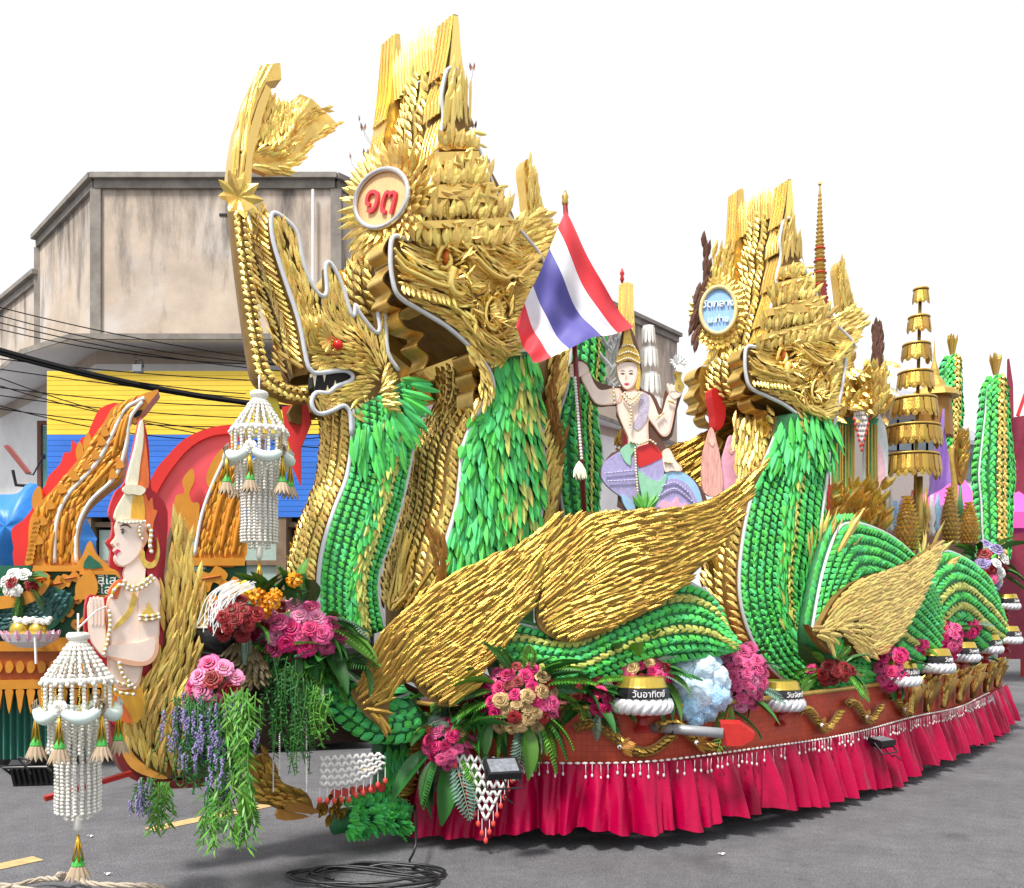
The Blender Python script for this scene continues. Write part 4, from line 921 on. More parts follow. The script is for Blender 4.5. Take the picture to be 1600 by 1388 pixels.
# neck
bA = Body(na, [(551,640),(549,690),(541,745),(522,795),(506,845),(498,890),(497,940),(502,1010)], [(640,590),(647,640),(643,700),(630,770),(610,840),(592,890),(590,935),(600,985)], -.02, .46, .06, .08, 50)
bA.core('neck', GREEND); bA.lining()
lv = Leaves(na, 'green_plait_leaf', 'leaf', GREEN); plait(lv, bA.near, .0, .45, 4, .08, .04, .0, .99, out=OUT, slant=.7); plait(lv, bA.near, .76, .99, 2, .07, .036, .0, .99, out=OUT, slant=.7)
ll = Leaves(na, 'lime_leaf', 'leaf', LIME, cap=120); lg = Leaves(na, 'green_scale', 'leaf', GREEN, cap=200)
random.seed(8); scales(lg, bA.near, 38, 4, .115, .05, .0, .99, .45, .70, out=OUT, jit=.5, mixm=lambda a, b: ll if b > .60 or random.random() < .12 else None)
plait(ll, bA.near, .66, .76, 1, .09, .035, .1, .99, out=OUT)
lv.done(); ll.done()
lc = Leaves(na, 'collar_leaf', 'leaf', GREEN, cap=120)
for (x, y, dx, dy) in [(606,655,.3,1),(592,662,0,1),(577,668,-.1,1),(562,670,-.15,1),(618,642,.6,.8),(626,628,.9,.5),(628,612,1,.2),(630,598,1,0),(636,606,1,.15),(634,622,1,.5),(626,645,.7,.9),(612,668,.3,1),(598,676,.1,1),(580,684,0,1),(566,686,-.1,1),(556,680,-.1,1),(634,640,.8,.7),(622,660,.5,1),(606,688,.1,1),(588,700,.1,1),(570,706,0,1),(600,712,.1,1),(620,686,.3,1),(634,664,.5,1)]:
    for j in range(3): lc.add(FA.loc(x+J(7), y+J(7), .03+.03*random.random()), (dx+J(.15), 0, -dy), OUT, random.uniform(.17, .24), .055, .12)
lc.done(); lg.done()
lv = Leaves(na, 'belly_leaf', 'leaf', GOLD); plait(lv, bA.front, .0, 1., 5, .08, .04, .0, 1., out=FRT, flip=True, slant=.7); lv.done()
bA.led('A', a1=1); bA.led('B', a0=.1, a1=1)
MB().tube(crom([p+Vector((0, .46, 0)) for p in FA.pts([(551,640),(549,690),(541,745),(522,795),(506,845),(498,890)], -.02)], 5), .014, 8).part('light_tube', LED, na, smooth=True)

# ---------------------------------------------------------------- third serpent behind the flag
nc = Thing('serpent_neck', 'dark green plaited serpent neck half hidden behind the striped flag', 'sculpture', FC, base_of(FC, 900, 960))
bC = Body(nc, [(890,450),(892,520),(886,600),(872,650),(866,702),(872,760),(882,830),(884,960)], [(938,450),(943,525),(940,584),(931,621),(932,665),(938,702),(936,750),(930,830),(930,960)], 0, .42, .07, .06, 40)
bC.core('neck', GREEND); bC.lining()
lv = Leaves(nc, 'green_plait_leaf', 'leaf', GREEN); plait(lv, bC.near, 0, .62, 3, .13, .05, .0, .9, out=OUT, slant=.65); plait(lv, bC.near, .74, 1, 1, .13, .05, .0, .9, out=OUT, slant=.65); lv.done()
ll = Leaves(nc, 'lime_leaf', 'leaf', LIME, cap=80); plait(ll, bC.near, .62, .74, 1, .11, .045, .0, .9, out=OUT); ll.done()
lv = Leaves(nc, 'belly_leaf', 'leaf', GOLD, cap=150); plait(lv, bC.front, 0, 1, 3, .13, .05, 0., .9, out=FRT, flip=True); lv.done()
bC.led('A', a1=.8); bC.led('B', a1=.8)
# wavy hair crest of the tall serpent's back
hr = Thing('wavy_back_crest', 'wavy bronze and gold back crest between the tall serpent and flag', 'ornament', FB, base_of(FB, 860, 960))
slab(hr, 'board', [(852,565),(880,545),(888,580),(876,640),(872,690),(880,740),(872,800),(862,860),(846,860),(848,800),(850,740),(846,680),(846,620)], GOLDB, -.32, .12, 3)
lv = Leaves(hr, 'gold_hair_leaf', 'leaf', GOLD, cap=150); fill(lv, [(856,570),(884,552),(884,600),(870,660),(874,730),(868,800),(858,856),(848,850),(852,760),(848,680)], -.31, [(870,600,880,560),(860,680,866,640),(862,740,868,700),(856,840,862,790)], .13, .045, 2.5); lv.done()
lv = Leaves(hr, 'bronze_hair_leaf', 'blade', BRONZE, cap=100); fill(lv, sm2([(862,575),(872,570),(866,610),(868,650),(880,690),(874,730),(866,700),(856,650),(858,610)], 3), -.29, [(864,600,866,575),(868,680,860,640),(872,720,876,690)], .14, .04, 2.6); lv.done()

# ---------------------------------------------------------------- long two-lobed wing
def wing(name, lb, fr, lobes, base, c=.0, L=.17, W=.028, dens=3.6, bulge=.09, t=.05, m=GOLDW, cap=300):
    th = Thing(name, lb, 'wing', fr, base)
    lv = Leaves(th, 'feather', 'blade', m, cap=cap, rest='feather_covering')
    for out, G, blg in lobes:
        o2 = sm2(out, 3); slab(th, 'wing_board', out, GOLDB, c-.015, t, 3)
        cen = fr.loc(sum(p[0] for p in out)/len(out), sum(p[1] for p in out)/len(out), c)
        h = lambda x, z, cen=cen, b=blg: b*math.exp(-((x-cen.x)**2+(z-cen.z)**2)/.35)
        n0 = len(lv.M); fill(lv, o2, c, G, L, W, dens, h, .05, .045, frame=fr, roll=.1, clip=.7)
        # boards are curved outwards under the feathers: thin inner shell
    lv.done(); return th
W1 = [(548,1083),(560,1070),(575,1030),(600,985),(650,940),(700,902),(760,872),(820,846),(850,822),(866,800),(872,815),(866,850),(850,900),(832,945),(812,970),(792,1010),(762,1040),(740,1080),(706,1104),(672,1094),(655,1080),(642,1066),(612,1085),(605,1150),(592,1135),(565,1112)]
W2 = [(846,850),(862,828),(880,812),(900,804),(960,797),(1040,797),(1100,785),(1160,750),(1196,724),(1190,740),(1172,775),(1146,824),(1118,862),(1080,900),(1040,935),(990,965),(930,995),(890,1003),(860,995),(840,975),(838,945),(846,900)]
random.seed(14)
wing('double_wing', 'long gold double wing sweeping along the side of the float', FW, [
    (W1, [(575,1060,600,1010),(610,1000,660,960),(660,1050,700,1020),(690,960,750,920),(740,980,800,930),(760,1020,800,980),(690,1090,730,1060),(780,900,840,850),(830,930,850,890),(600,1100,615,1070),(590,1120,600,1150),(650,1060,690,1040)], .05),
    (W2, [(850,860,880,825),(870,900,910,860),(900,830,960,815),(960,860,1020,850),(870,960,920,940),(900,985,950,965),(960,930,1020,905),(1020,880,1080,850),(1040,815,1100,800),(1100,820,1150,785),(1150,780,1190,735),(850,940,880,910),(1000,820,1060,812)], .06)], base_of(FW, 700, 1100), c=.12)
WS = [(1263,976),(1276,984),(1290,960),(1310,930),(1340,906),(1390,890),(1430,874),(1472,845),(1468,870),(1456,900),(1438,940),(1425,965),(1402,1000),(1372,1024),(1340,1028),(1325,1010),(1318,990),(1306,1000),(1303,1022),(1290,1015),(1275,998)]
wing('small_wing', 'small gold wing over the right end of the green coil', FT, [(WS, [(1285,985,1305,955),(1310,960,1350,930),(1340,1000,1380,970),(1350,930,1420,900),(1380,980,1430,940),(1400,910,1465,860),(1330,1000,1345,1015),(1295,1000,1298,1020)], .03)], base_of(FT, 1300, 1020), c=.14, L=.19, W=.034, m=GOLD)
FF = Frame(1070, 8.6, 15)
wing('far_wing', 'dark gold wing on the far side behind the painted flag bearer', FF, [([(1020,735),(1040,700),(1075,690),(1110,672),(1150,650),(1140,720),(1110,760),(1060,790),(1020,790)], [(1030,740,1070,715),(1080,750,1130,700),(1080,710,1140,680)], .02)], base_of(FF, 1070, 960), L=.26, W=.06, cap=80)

# ---------------------------------------------------------------- coils of green body along the deck
def coil(name, lb, fr, A, B, c, W, k, lime, L=.12, Wd=.055, mcap=300):
    th = Thing(name, lb, 'sculpture', fr, base_of(fr, A[0][0], 1000))
    b = Body(th, A, B, c, W, .09, .05, 50); b.core('body', GREEND); b.led('A', r=.014)
    lv = Leaves(th, 'green_plait_leaf', 'leaf', GREEN, cap=mcap); l2 = Leaves(th, 'lime_plait_leaf', 'leaf', LIME, cap=120)
    for q in range(k): plait(l2 if q in lime else lv, b.near, q/k, (q+1)/k, 1, L, Wd, 0, 1, out=OUT, slant=.6)
    plait(lv, b.front, 0, 1, 1 if W < .2 else 3, L, Wd, 0, 1, out=FRT, slant=.6)
    lv.done(); l2.done(); return th, b
random.seed(15)
coil('green_coil', 'wavy green plaited body coil under the double wing', FW, [(760,985),(800,975),(850,985),(900,988),(950,962),(1000,932),(1050,912),(1090,918),(1120,945),(1140,1000)], [(790,1085),(835,1090),(880,1085),(930,1068),(980,1052),(1030,1040),(1060,1035),(1085,1030),(1110,1025),(1142,1015)], .0, .4, 8, (1, 4), .095, .045)
coil('green_coil', 'high green hump of the serpent body behind the small wing', FT, [(1266,990),(1282,900),(1305,832),(1325,818),(1360,824),(1400,845),(1435,880),(1462,930)], [(1300,1060),(1312,1040),(1330,1020),(1355,1010),(1380,1015),(1400,1030),(1425,1045),(1450,1055)], .0, .12, 12, (9,), .11, .05)
coil('green_coil', 'farthest green hump of the serpent body above the small bowls', FT, [(1420,985),(1432,925),(1448,880),(1475,862),(1505,872),(1530,890),(1548,915),(1560,950)], [(1430,1060),(1450,1040),(1475,1000),(1492,985),(1508,990),(1525,1010),(1542,1020),(1556,1015)], -.2, .12, 8, (3, 5), .15, .07, 150)
coil('green_coil', 'low green coil end between the wing foot and hull', FW, [(640,1085),(610,1092),(585,1085),(560,1068),(530,1040),(510,1010)], [(668,1150),(630,1160),(590,1162),(555,1148),(520,1120),(498,1090)], -.08, .4, 4, (), .12, .06, 120)

# ---------------------------------------------------------------- fans of straw behind the necks
def fan(lb, fr, px, py, c, a0, a1, L, n, m=GOLD, W=.05):
    th = Thing('straw_fan', lb, 'ornament', fr, fr.loc(px, py, c), group='straw fans on the float')
    lv = Leaves(th, 'straw_blade', 'blade', m, cap=80)
    for i in range(n):
        a = math.radians(a0+(a1-a0)*random.random()); l = L*random.uniform(.6, 1.1)
        lv.add(fr.loc(px, py, c)+Vector((J(.05), J(.05), J(.05))), (math.cos(a), J(.35), math.sin(a)), (J(.4), -1, .3), l, W*random.uniform(.5, 1), .05)
    lv.done()
random.seed(16)
fan('fan of dry gold straw low between the two left serpent necks', FA, 612, 945, -.15, 15, 85, .62, 34, GOLD, .045)
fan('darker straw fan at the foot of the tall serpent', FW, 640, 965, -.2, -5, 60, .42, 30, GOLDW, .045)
fan('straw fan sticking up left of the high green hump', FT, 1280, 900, -.1, 40, 95, .65, 30, GOLD, .06)
fan('straw fan between the two green humps', FT, 1440, 900, -.3, 20, 90, .6, 26, GOLD, .06)
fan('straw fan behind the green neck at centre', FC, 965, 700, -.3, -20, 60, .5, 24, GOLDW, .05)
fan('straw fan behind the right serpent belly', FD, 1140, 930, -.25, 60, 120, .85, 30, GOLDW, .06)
ht = Thing('bronze_hair_tuft', 'brown hair tuft ornament on the double wing top edge', 'ornament', FW, base_of(FW, 690, 950))
lv = Leaves(ht, 'hair_leaf', 'blade', BRONZE, cap=80); fill(lv, sm2([(672,830),(684,850),(697,862),(702,885),(694,905),(700,930),(690,950),(678,945),(680,915),(676,880)], 3), .02, [(690,930,684,890),(690,880,678,840)], .16, .035, 3.4); lv.done()

# ---------------------------------------------------------------- gold pole with pennant at the bow
gp_ = Thing('pennant_pole', 'curved gold pole topped by a gold leaf pennant at the bow', 'pole', FA, base_of(FA, 470, 620))
path = [(500,618),(465,617),(438,608),(412,588),(401,550),(390,470),(379,390),(372,335)]
pp = Body(gp_, [(498,610),(465,606),(441,598),(420,578),(411,548),(400,470),(389,390),(384,318)], [(500,628),(462,628),(432,618),(402,596),(391,552),(379,470),(369,390),(362,318)], -.12, .1, .02, .02, 40)
pp.core('shaft', GOLDB); lv = Leaves(gp_, 'plait_leaf', 'leaf', GOLD, cap=200); plait(lv, pp.near, .0, 1., 2, .08, .04, out=OUT, flip=True); lv.done()
lv = Leaves(gp_, 'bloom_petal', 'leaf', GOLD, cap=30)
for i in range(9):
    a = i*.7; lv.add(FA.loc(372, 308, -.02), (math.cos(a), -.25, math.sin(a)), OUT, .16, .07, .1)
lv.done()
slab(gp_, 'staff_head', [(358,290),(363,240),(370,200),(384,155),(400,119),(408,102),(438,98),(440,124),(416,128),(402,160),(388,204),(380,290)], GOLDR, -.1, .12, 0)
slab(gp_, 'staff_head', [(380,296),(388,210),(404,160),(416,132),(424,140),(408,190),(394,250),(392,298)], GOLD, -.08, .1, 0)
lv = Leaves(gp_, 'staff_strip', 'blade', GOLD, cap=80); random.seed(20); fill(lv, [(359,288),(364,240),(371,200),(385,156),(401,121),(409,104),(436,100),(438,122),(415,126),(400,160),(387,204),(379,288)], -.095, [(366,270,370,210),(376,200,392,150),(396,140,415,108),(380,270,388,200)], .24, .028, 3., None, .04, .05, roll=.1, clip=.7); lv.done()
PEN = [(416,136),(432,158),(451,161),(469,147),(488,155),(506,172),(529,196),(506,209),(488,223),(469,248),(446,270),(416,272),(391,262),(394,230)]
slab(gp_, 'pennant_board', PEN, GOLDR, -.13, .05, 0)
lv = Leaves(gp_, 'pennant_leaf', 'leaf', GOLD, cap=250)
hf = relief(FA, -.12, [([(392,240),(430,236),(452,222),(462,190),(480,172),(505,172)], .04, .05), ([(392,262),(440,262),(470,235),(490,205),(525,196)], .04, .03)])
fill(lv, [(414,140),(432,160),(451,163),(466,152),(478,168),(462,190),(452,218),(430,234),(393,236)], -.12, [(410,220,412,180),(440,200,444,170),(460,170,470,155)], .075, .024, 2.8, hf, .2, clip=.5)
fill(lv, [(393,238),(430,236),(454,222),(464,192),(482,174),(506,174),(490,186),(472,200),(462,235),(440,250),(395,250)], -.11, [(400,244,410,236),(450,235,458,225),(468,200,478,188),(490,178,505,174)], .075, .022, 3., hf, .2, .2)
fill(lv, [(391,262),(430,262),(462,244),(486,212),(506,200),(529,196),(506,210),(488,224),(469,249),(446,271),(416,273)], -.11, [(410,268,430,272),(450,260,470,250),(480,225,495,215),(500,204,525,197)], .09, .026, 3., hf, .2, .1); lv.done()

# ---------------------------------------------------------------- gold flame tail at the bow
tl = Thing('bow_flame', 'tall gold leaf flame plume behind the painted praying goddess', 'ornament', FA, base_of(FA, 250, 1210))
TLO = [(276,818),(287,850),(297,890),(310,930),(318,975),(316,1010),(302,1050),(290,1090),(286,1130),(290,1170),(296,1205),(262,1218),(228,1205),(204,1185),(194,1150),(196,1115),(212,1085),(236,1050),(252,1010),(248,970),(252,930),(262,890),(266,850)]
slab(tl, 'board', TLO, GOLDB, -.02, .1, 4)
lv = Leaves(tl, 'plume_leaf', 'leaf', GOLD, cap=300); random.seed(17)
fill(lv, sm2(TLO, 3), 0., [(276,870,276,830),(262,920,264,880),(290,930,288,890),(260,980,255,940),(300,980,304,940),(280,1000,284,960),(260,1040,270,1000),(290,1050,302,1010),(230,1090,245,1050),(260,1100,275,1060),(215,1140,225,1100),(250,1150,262,1110),(280,1130,286,1090),(215,1190,205,1150),(250,1200,250,1160),(285,1190,284,1150)], .17, .034, 3.2, lambda x, z: 0.02, .14, .22); lv.done()
slab(tl, 'orange_edge', [(184,1130),(190,1100),(200,1110),(200,1150),(210,1180),(236,1202),(262,1216),(240,1216),(205,1200),(188,1165)], ORNG, .015, .06, 4)
slab(tl, 'red_rim', [(172,1120),(184,1120),(188,1165),(206,1200),(246,1218),(300,1218),(330,1214),(330,1226),(290,1232),(240,1230),(196,1210),(178,1170)], mat('dark_red_rim', (.20, .02, .02), .5, noise=.2), -.01, .14, 4)

# ---------------------------------------------------------------- painted figures cut from board
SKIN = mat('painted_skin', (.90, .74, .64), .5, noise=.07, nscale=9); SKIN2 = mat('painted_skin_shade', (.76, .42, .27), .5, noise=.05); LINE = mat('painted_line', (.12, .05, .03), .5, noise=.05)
LIPS = mat('painted_lips', (.65, .03, .10), .4, noise=.05); CREAM = mat('painted_cream', (.82, .76, .56), .5, noise=.12, nscale=30, dist=(1, 1, .3)); PGOLD = mat('painted_gold', (.72, .50, .10), .4, .3, noise=.25, nscale=50)
AMBER = mat('painted_amber', (.80, .42, .04), .5, noise=.2, nscale=30, dist=(1, 1, .3)); VERM = mat('painted_vermilion', (.75, .16, .03), .5, noise=.2, nscale=30, dist=(1, 1, .3)); CRIM = mat('crimson_board', (.48, .008, .02), .45, noise=.1)
LILAC = mat('painted_lilac', (.40, .36, .62), .55, noise=.2, nscale=40); SKYB = mat('painted_sky_blue', (.35, .58, .80), .5, noise=.1); MINTG = mat('painted_mint', (.30, .62, .42), .5, noise=.12); LOTUS = mat('lotus_pink', (.85, .45, .60), .5, noise=.12)
def beads(th, pts, c, r, step, m1=WHITE, m2=PGOLD, name='jewel_chain', fr=None, parent=None):
    fr = fr or th.fr; P = crom(fr.pts(pts, c), 6); L = sum((b-a).length for a, b in zip(P, P[1:])); n = max(2, int(L/step)); P = resample(P, n)
    o = MB().tube(P, r*.9, 6).part(name, m2, th, parent, smooth=True); mb = MB()
    for p in P: mb.ball(p+Vector((0, -r*.8, 0)), r, 6, 4)
    mb.part('pearl_row', m1, th, o, smooth=True)
_slab = slab
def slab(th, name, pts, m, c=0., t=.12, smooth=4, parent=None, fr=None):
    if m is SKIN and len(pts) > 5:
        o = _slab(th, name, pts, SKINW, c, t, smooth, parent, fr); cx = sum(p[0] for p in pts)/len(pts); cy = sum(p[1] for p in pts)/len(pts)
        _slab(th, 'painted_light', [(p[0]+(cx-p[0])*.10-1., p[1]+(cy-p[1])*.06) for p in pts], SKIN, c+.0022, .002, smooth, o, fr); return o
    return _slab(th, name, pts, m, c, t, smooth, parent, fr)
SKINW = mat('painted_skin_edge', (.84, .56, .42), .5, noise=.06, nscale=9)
g1 = Thing('praying_goddess_board', 'painted cut-out goddess in profile with praying hands and tall crown', 'figure', FA, base_of(FA, 210, 1120))
B1 = [(221,652),(212,685),(196,752),(181,768),(170,800),(176,815),(174,838),(166,847),(173,860),(172,884),(186,892),(190,905),(176,925),(162,935),(150,930),(136,934),(132,975),(138,1010),(160,1035),(166,1065),(160,1100),(180,1135),(225,1130),(232,1060),(255,1010),(256,905),(258,880),(262,800),(244,770),(236,760),(232,690)]
slab(g1, 'backing_board', B1, CRIM, .0, .05, 3)
C1 = .06
slab(g1, 'crown_front', [(221,658),(212,700),(199,752),(204,762),(214,762),(219,725),(224,690),(224,662)], CREAM, C1, .058, 3)
slab(g1, 'crown_back', [(224,662),(229,700),(233,755),(226,764),(214,762),(219,725),(223,690)], VERM, C1-.004, .054, 3)
slab(g1, 'crown_dome', [(200,768),(190,782),(182,798),(182,812),(206,816),(214,790),(212,768)], CREAM, C1, .058, 3)
slab(g1, 'crown_dome', [(206,816),(206,790),(212,766),(222,768),(226,812)], AMBER, C1+.004, .062, 3)
slab(g1, 'crown_flames', [(222,816),(220,790),(226,770),(232,784),(238,778),(240,796),(246,798),(240,816),(236,836)], VERM, C1, .058, 2)
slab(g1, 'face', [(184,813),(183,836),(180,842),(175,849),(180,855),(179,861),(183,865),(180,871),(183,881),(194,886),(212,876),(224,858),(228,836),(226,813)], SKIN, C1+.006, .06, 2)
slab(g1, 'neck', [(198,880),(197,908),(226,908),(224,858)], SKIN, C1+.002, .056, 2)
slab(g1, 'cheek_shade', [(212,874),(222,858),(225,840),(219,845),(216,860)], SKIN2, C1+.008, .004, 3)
slab(g1, 'eyebrow', [(187,823),(193,818.5),(201,820),(206,826),(200,822.5),(193,821.5)], LINE, C1+.011, .005, 2)
slab(g1, 'eye', [(188,831),(192,828),(198,834),(192,835)], WHITE, C1+.011, .005, 3); slab(g1, 'iris', [(190,829.5),(193,829),(194,833.5),(191,834)], LINE, C1+.015, .005, 2); slab(g1, 'eyelid', [(187,829),(192,825.5),(199,833),(193,827.5)], LINE, C1+.017, .005, 2)
slab(g1, 'lips', [(180,861),(184,858),(189,862),(184,864),(182,869),(180,866)], LIPS, C1+.011, .005, 2)
slab(g1, 'nostril', [(181,850),(185,847),(184,852)], SKIN2, C1+.011, .005, 2); slab(g1, 'hair', [(224,830),(240,820),(250,850),(246,900),(232,905),(228,870),(232,850)], CRIM, C1-.01, .04, 3)
slab(g1, 'ear', [(222,834),(228,830),(232,838),(228,850),(222,856)], SKIN2, C1+.012, .02, 3)
beads(g1, [(184,815),(200,817),(226,815)], C1+.02, .009, .017); beads(g1, [(220,818),(217,832),(222,842)], C1+.02, .008, .016); beads(g1, [(232,822),(236,832),(234,850),(236,862)], C1+.02, .012, .024)
slab(g1, 'earring', [(221,860),(226,862),(228,875),(240,878),(246,858),(245,840),(250,862),(244,884),(230,888),(221,876)], PGOLD, C1+.02, .03, 3)
slab(g1, 'crown_jewel', [(192,764),(200,757),(212,758),(222,760),(228,766),(220,774),(208,772),(198,772)], CREAM, C1+.016, .03, 3)
slab(g1, 'torso', [(196,905),(186,918),(172,932),(168,960),(172,1000),(170,1035),(174,1062),(186,1078),(216,1072),(224,1040),(240,1010),(246,960),(248,915),(240,904)], SKIN, C1, .056, 3)
slab(g1, 'upper_arm', [(216,932),(222,908),(240,900),(250,915),(249,960),(248,1000),(236,1012),(219,1006)], SKIN, C1+.012, .04, 3)
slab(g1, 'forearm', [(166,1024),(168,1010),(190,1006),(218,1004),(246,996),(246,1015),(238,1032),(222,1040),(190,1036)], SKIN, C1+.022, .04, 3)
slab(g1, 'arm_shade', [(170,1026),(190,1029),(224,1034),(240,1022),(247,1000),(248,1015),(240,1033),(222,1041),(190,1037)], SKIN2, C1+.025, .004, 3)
slab(g1, 'hand', [(166,1028),(152,1016),(142,998),(139,970),(140,940),(162,940),(164,970),(168,1005)], SKIN, C1+.018, .04, 3)
for i in range(4):
    x = 140.5+i*5.6; slab(g1, 'finger', [(x,975),(x+.2,938-(1.5 if i in (1, 2) else 0)),(x+2.6,934-(1.5 if i in (1, 2) else 0)),(x+5,938),(x+5,975)], SKIN, C1+.024, .03, 2)
    slab(g1, 'finger_line', [(x+5.0,976),(x+5.0,942),(x+5.7,942),(x+5.7,976)], SKIN2, C1+.026, .004, 0)
for q in ([(194,908),(204,917),(222,912),(236,900)], [(192,914),(204,923),(224,918),(240,905)], [(170,955),(172,975),(168,1000),(162,1022)], [(218,962),(232,963),(247,960)], [(218,968),(232,969),(248,965)], [(186,1036),(192,1055),(206,1070)], [(174,1064),(190,1068),(210,1075)], [(172,1072),(186,1082),(208,1085)]): beads(g1, q, C1+.03, .0105, .024)
slab(g1, 'sash', [(208,925),(214,935),(208,955),(195,972),(176,986),(184,972),(198,956),(204,940)], PGOLD, C1+.008, .01, 3); slab(g1, 'shoulder_ornament', [(176,935),(170,925),(180,910),(192,905),(188,920),(184,935)], VERM, C1+.01, .05, 2); beads(g1, [(174,932),(178,922),(186,914)], C1+.02, .011, .022)
slab(g1, 'armlet_leaf', [(222,960),(230,950),(232,941),(236,950),(242,960)], PGOLD, C1+.03, .01, 2); slab(g1, 'skirt', [(172,1062),(214,1066),(226,1100),(214,1130),(186,1125),(172,1100)], AMBER, C1-.004, .05, 3); slab(g1, 'skirt_edge', [(172,1085),(190,1095),(206,1128),(188,1126),(174,1105)], VERM, C1+.002, .05, 3)

FG = Frame(990, 6.75, 10)
g2 = Thing('flag_bearer_board', 'painted cut-out deity with purple robe holding the flagpole and a white flower', 'figure', FG, base_of(FG, 1010, 800))
def s2(n, pts, m, c, t=.03, sub=3): return slab(g2, n, pts, m, c, t, sub)
s2('backing_board', [(966,566),(970,530),(977,508),(986,512),(998,545),(1003,580),(1000,605),(1022,618),(1034,640),(1040,612),(1052,600),(1066,610),(1058,640),(1050,682),(1036,690),(1042,700),(1066,735),(1094,760),(1098,798),(976,798),(966,772),(942,752),(938,735),(956,708),(984,694),(964,650),(964,634),(930,634),(914,604),(888,580),(898,562),(916,566),(930,594),(964,604),(972,596)], LINE, -.004, .02)
s2('neck', [(982,598),(981,616),(999,616),(994,598)], SKIN2, .01)
s2('face', [(967,568),(966,588),(972,602),(980,609),(990,603),(996,588),(996,568)], SKIN, .022)
s2('hair_side', [(995,560),(1001,580),(999,608),(993,604),(997,585)], PGOLD, .024)
for x in (973, 986): s2('eyebrow', [(x-4,580.5),(x,578.5),(x+4,580.5),(x,579.7)], LINE, .026, .006, 2); s2('eye', [(x-3.5,584),(x,582.5),(x+3.5,584),(x,585.5)], LINE, .026, .006, 2)
s2('nose', [(978,584),(980,593),(977,594)], SKIN2, .025, .005, 2); s2('lips', [(975,600),(979,598.5),(984,600),(979,602.5)], LIPS, .026, .006, 2)
s2('crown', [(964,568),(966,552),(973,538),(976,520),(980,504),(985,520),(990,538),(998,552),(1000,569),(982,563)], PGOLD, .03)
for q in ([(964,566),(982,560),(999,568)], [(967,555),(982,550),(997,556)], [(972,542),(982,539),(991,543)]): beads(g2, q, .04, .007, .016)
s2('torso', [(976,612),(966,624),(964,640),(971,660),(982,684),(985,698),(1012,698),(1013,660),(1022,634),(1014,618),(999,611)], SKIN, .012)
s2('raised_arm', [(968,607),(940,610),(928,598),(920,580),(908,588),(916,606),(930,629),(946,633),(970,628)], SKIN, .018); s2('fist', [(908,588),(894,588),(890,576),(896,567),(908,565),(918,572),(920,582)], SKIN, .024)
for i in range(4): s2('finger', [(892,569+i*5.2),(892,573.5+i*5.2),(906,574+i*5),(907,569.5+i*5)], SKIN, .05, .02, 2)
s2('lifted_arm', [(1013,617),(1022,630),(1030,650),(1036,645),(1043,622),(1050,612),(1058,617),(1054,645),(1047,676),(1036,682),(1024,668),(1010,646)], SKIN, .018); s2('palm', [(1046,616),(1044,606),(1052,602),(1062,608),(1068,606),(1064,618),(1054,624)], SKIN, .024)
for i in range(4): s2('finger', [(1046+i*5,612-i*.5),(1042+i*5.5,602+i*.8),(1045+i*5.5,599+i*.8),(1050+i*5,610)], SKIN, .03, .012, 2)
s2('vase', [(1054,606),(1058,592),(1054,582),(1066,582),(1064,592),(1070,604),(1064,612),(1058,612)], PGOLD, .03)
lv = Leaves(g2, 'white_petal', 'leaf', WHITE, cap=30)
for i in range(16):
    a = i*.39; lv.add(FG.loc(1058, 570, .05), (math.cos(a), -.5+J(.4), math.sin(a)), OUT, .085, .03, .1)
lv.done()
s2('shawl', [(1002,614),(1014,620),(1014,640),(1008,660),(996,672),(990,664),(998,645)], mat('painted_grey_lilac', (.52, .46, .58), .5, noise=.3, nscale=70), .022)
s2('waist_cloth', [(994,702),(1012,694),(1025,697),(1035,713),(1024,721),(1006,729),(997,727)], RED, .026); s2('thigh_robe', [(940,741),(944,724),(957,712),(974,705),(996,714),(1000,750),(998,776),(984,788),(970,776),(954,764),(943,752)], LILAC, .02)
s2('knee_robe', [(1000,728),(1034,713),(1037,746),(1026,756),(1010,748)], LILAC, .022); s2('sash', [(970,704),(984,692),(996,698),(986,712),(985,727),(976,720)], MINTG, .03); s2('drape', [(997,736),(1012,746),(1030,752),(1042,740),(1037,762),(1022,786),(1008,796),(1002,770)], MINTG, .034)
s2('blue_hem', [(972,772),(990,786),(992,797),(982,798),(974,786)], SKYB, .024); s2('round_hem', [(1032,752),(1040,740),(1056,736),(1074,742),(1090,760),(1098,786),(1094,798),(1012,798),(1024,780)], SKYB, .02); s2('round_robe', [(1030,765),(1040,752),(1055,748),(1070,754),(1083,770),(1086,798),(1014,798)], LILAC, .026); s2('foot', [(1036,706),(1046,701),(1056,720),(1066,731),(1063,737),(1050,736),(1040,738),(1036,724)], SKIN, .03)
s2('lotus', [(1030,797),(1036,782),(1050,786),(1058,776),(1064,788),(1074,786),(1066,797)], LOTUS, .04)
for q in ([(976,614),(986,624),(998,614)], [(972,618),(985,632),(1002,616)], [(984,632),(986,650),(984,668)], [(984,690),(1000,694),(1014,688),(1024,694)], [(958,606),(960,630)], [(1026,655),(1037,645)], [(1044,626),(1054,630)], [(1038,722),(1050,724)], [(992,700),(994,740),(998,790)]): beads(g2, q, .04, .008, .02)
for q in ([(945,740),(992,735)], [(950,752),(996,750)], [(1035,760),(1055,754),(1078,772)], [(1030,775),(1055,764),(1084,786)]): beads(g2, q, .036, .005, .022, WHITE, LILAC)
lv = Leaves(g2, 'painted_leaf', 'leaf', mat('bright_leaf', (.12, .42, .06), .5, var=.2), cap=20)
for a in (2.3, 2.0, 1.0, .8, 1.5): lv.add(FG.loc(1008, 800, .06), (math.cos(a), 0, math.sin(a)), OUT, .16, .05, .1)
lv.done()

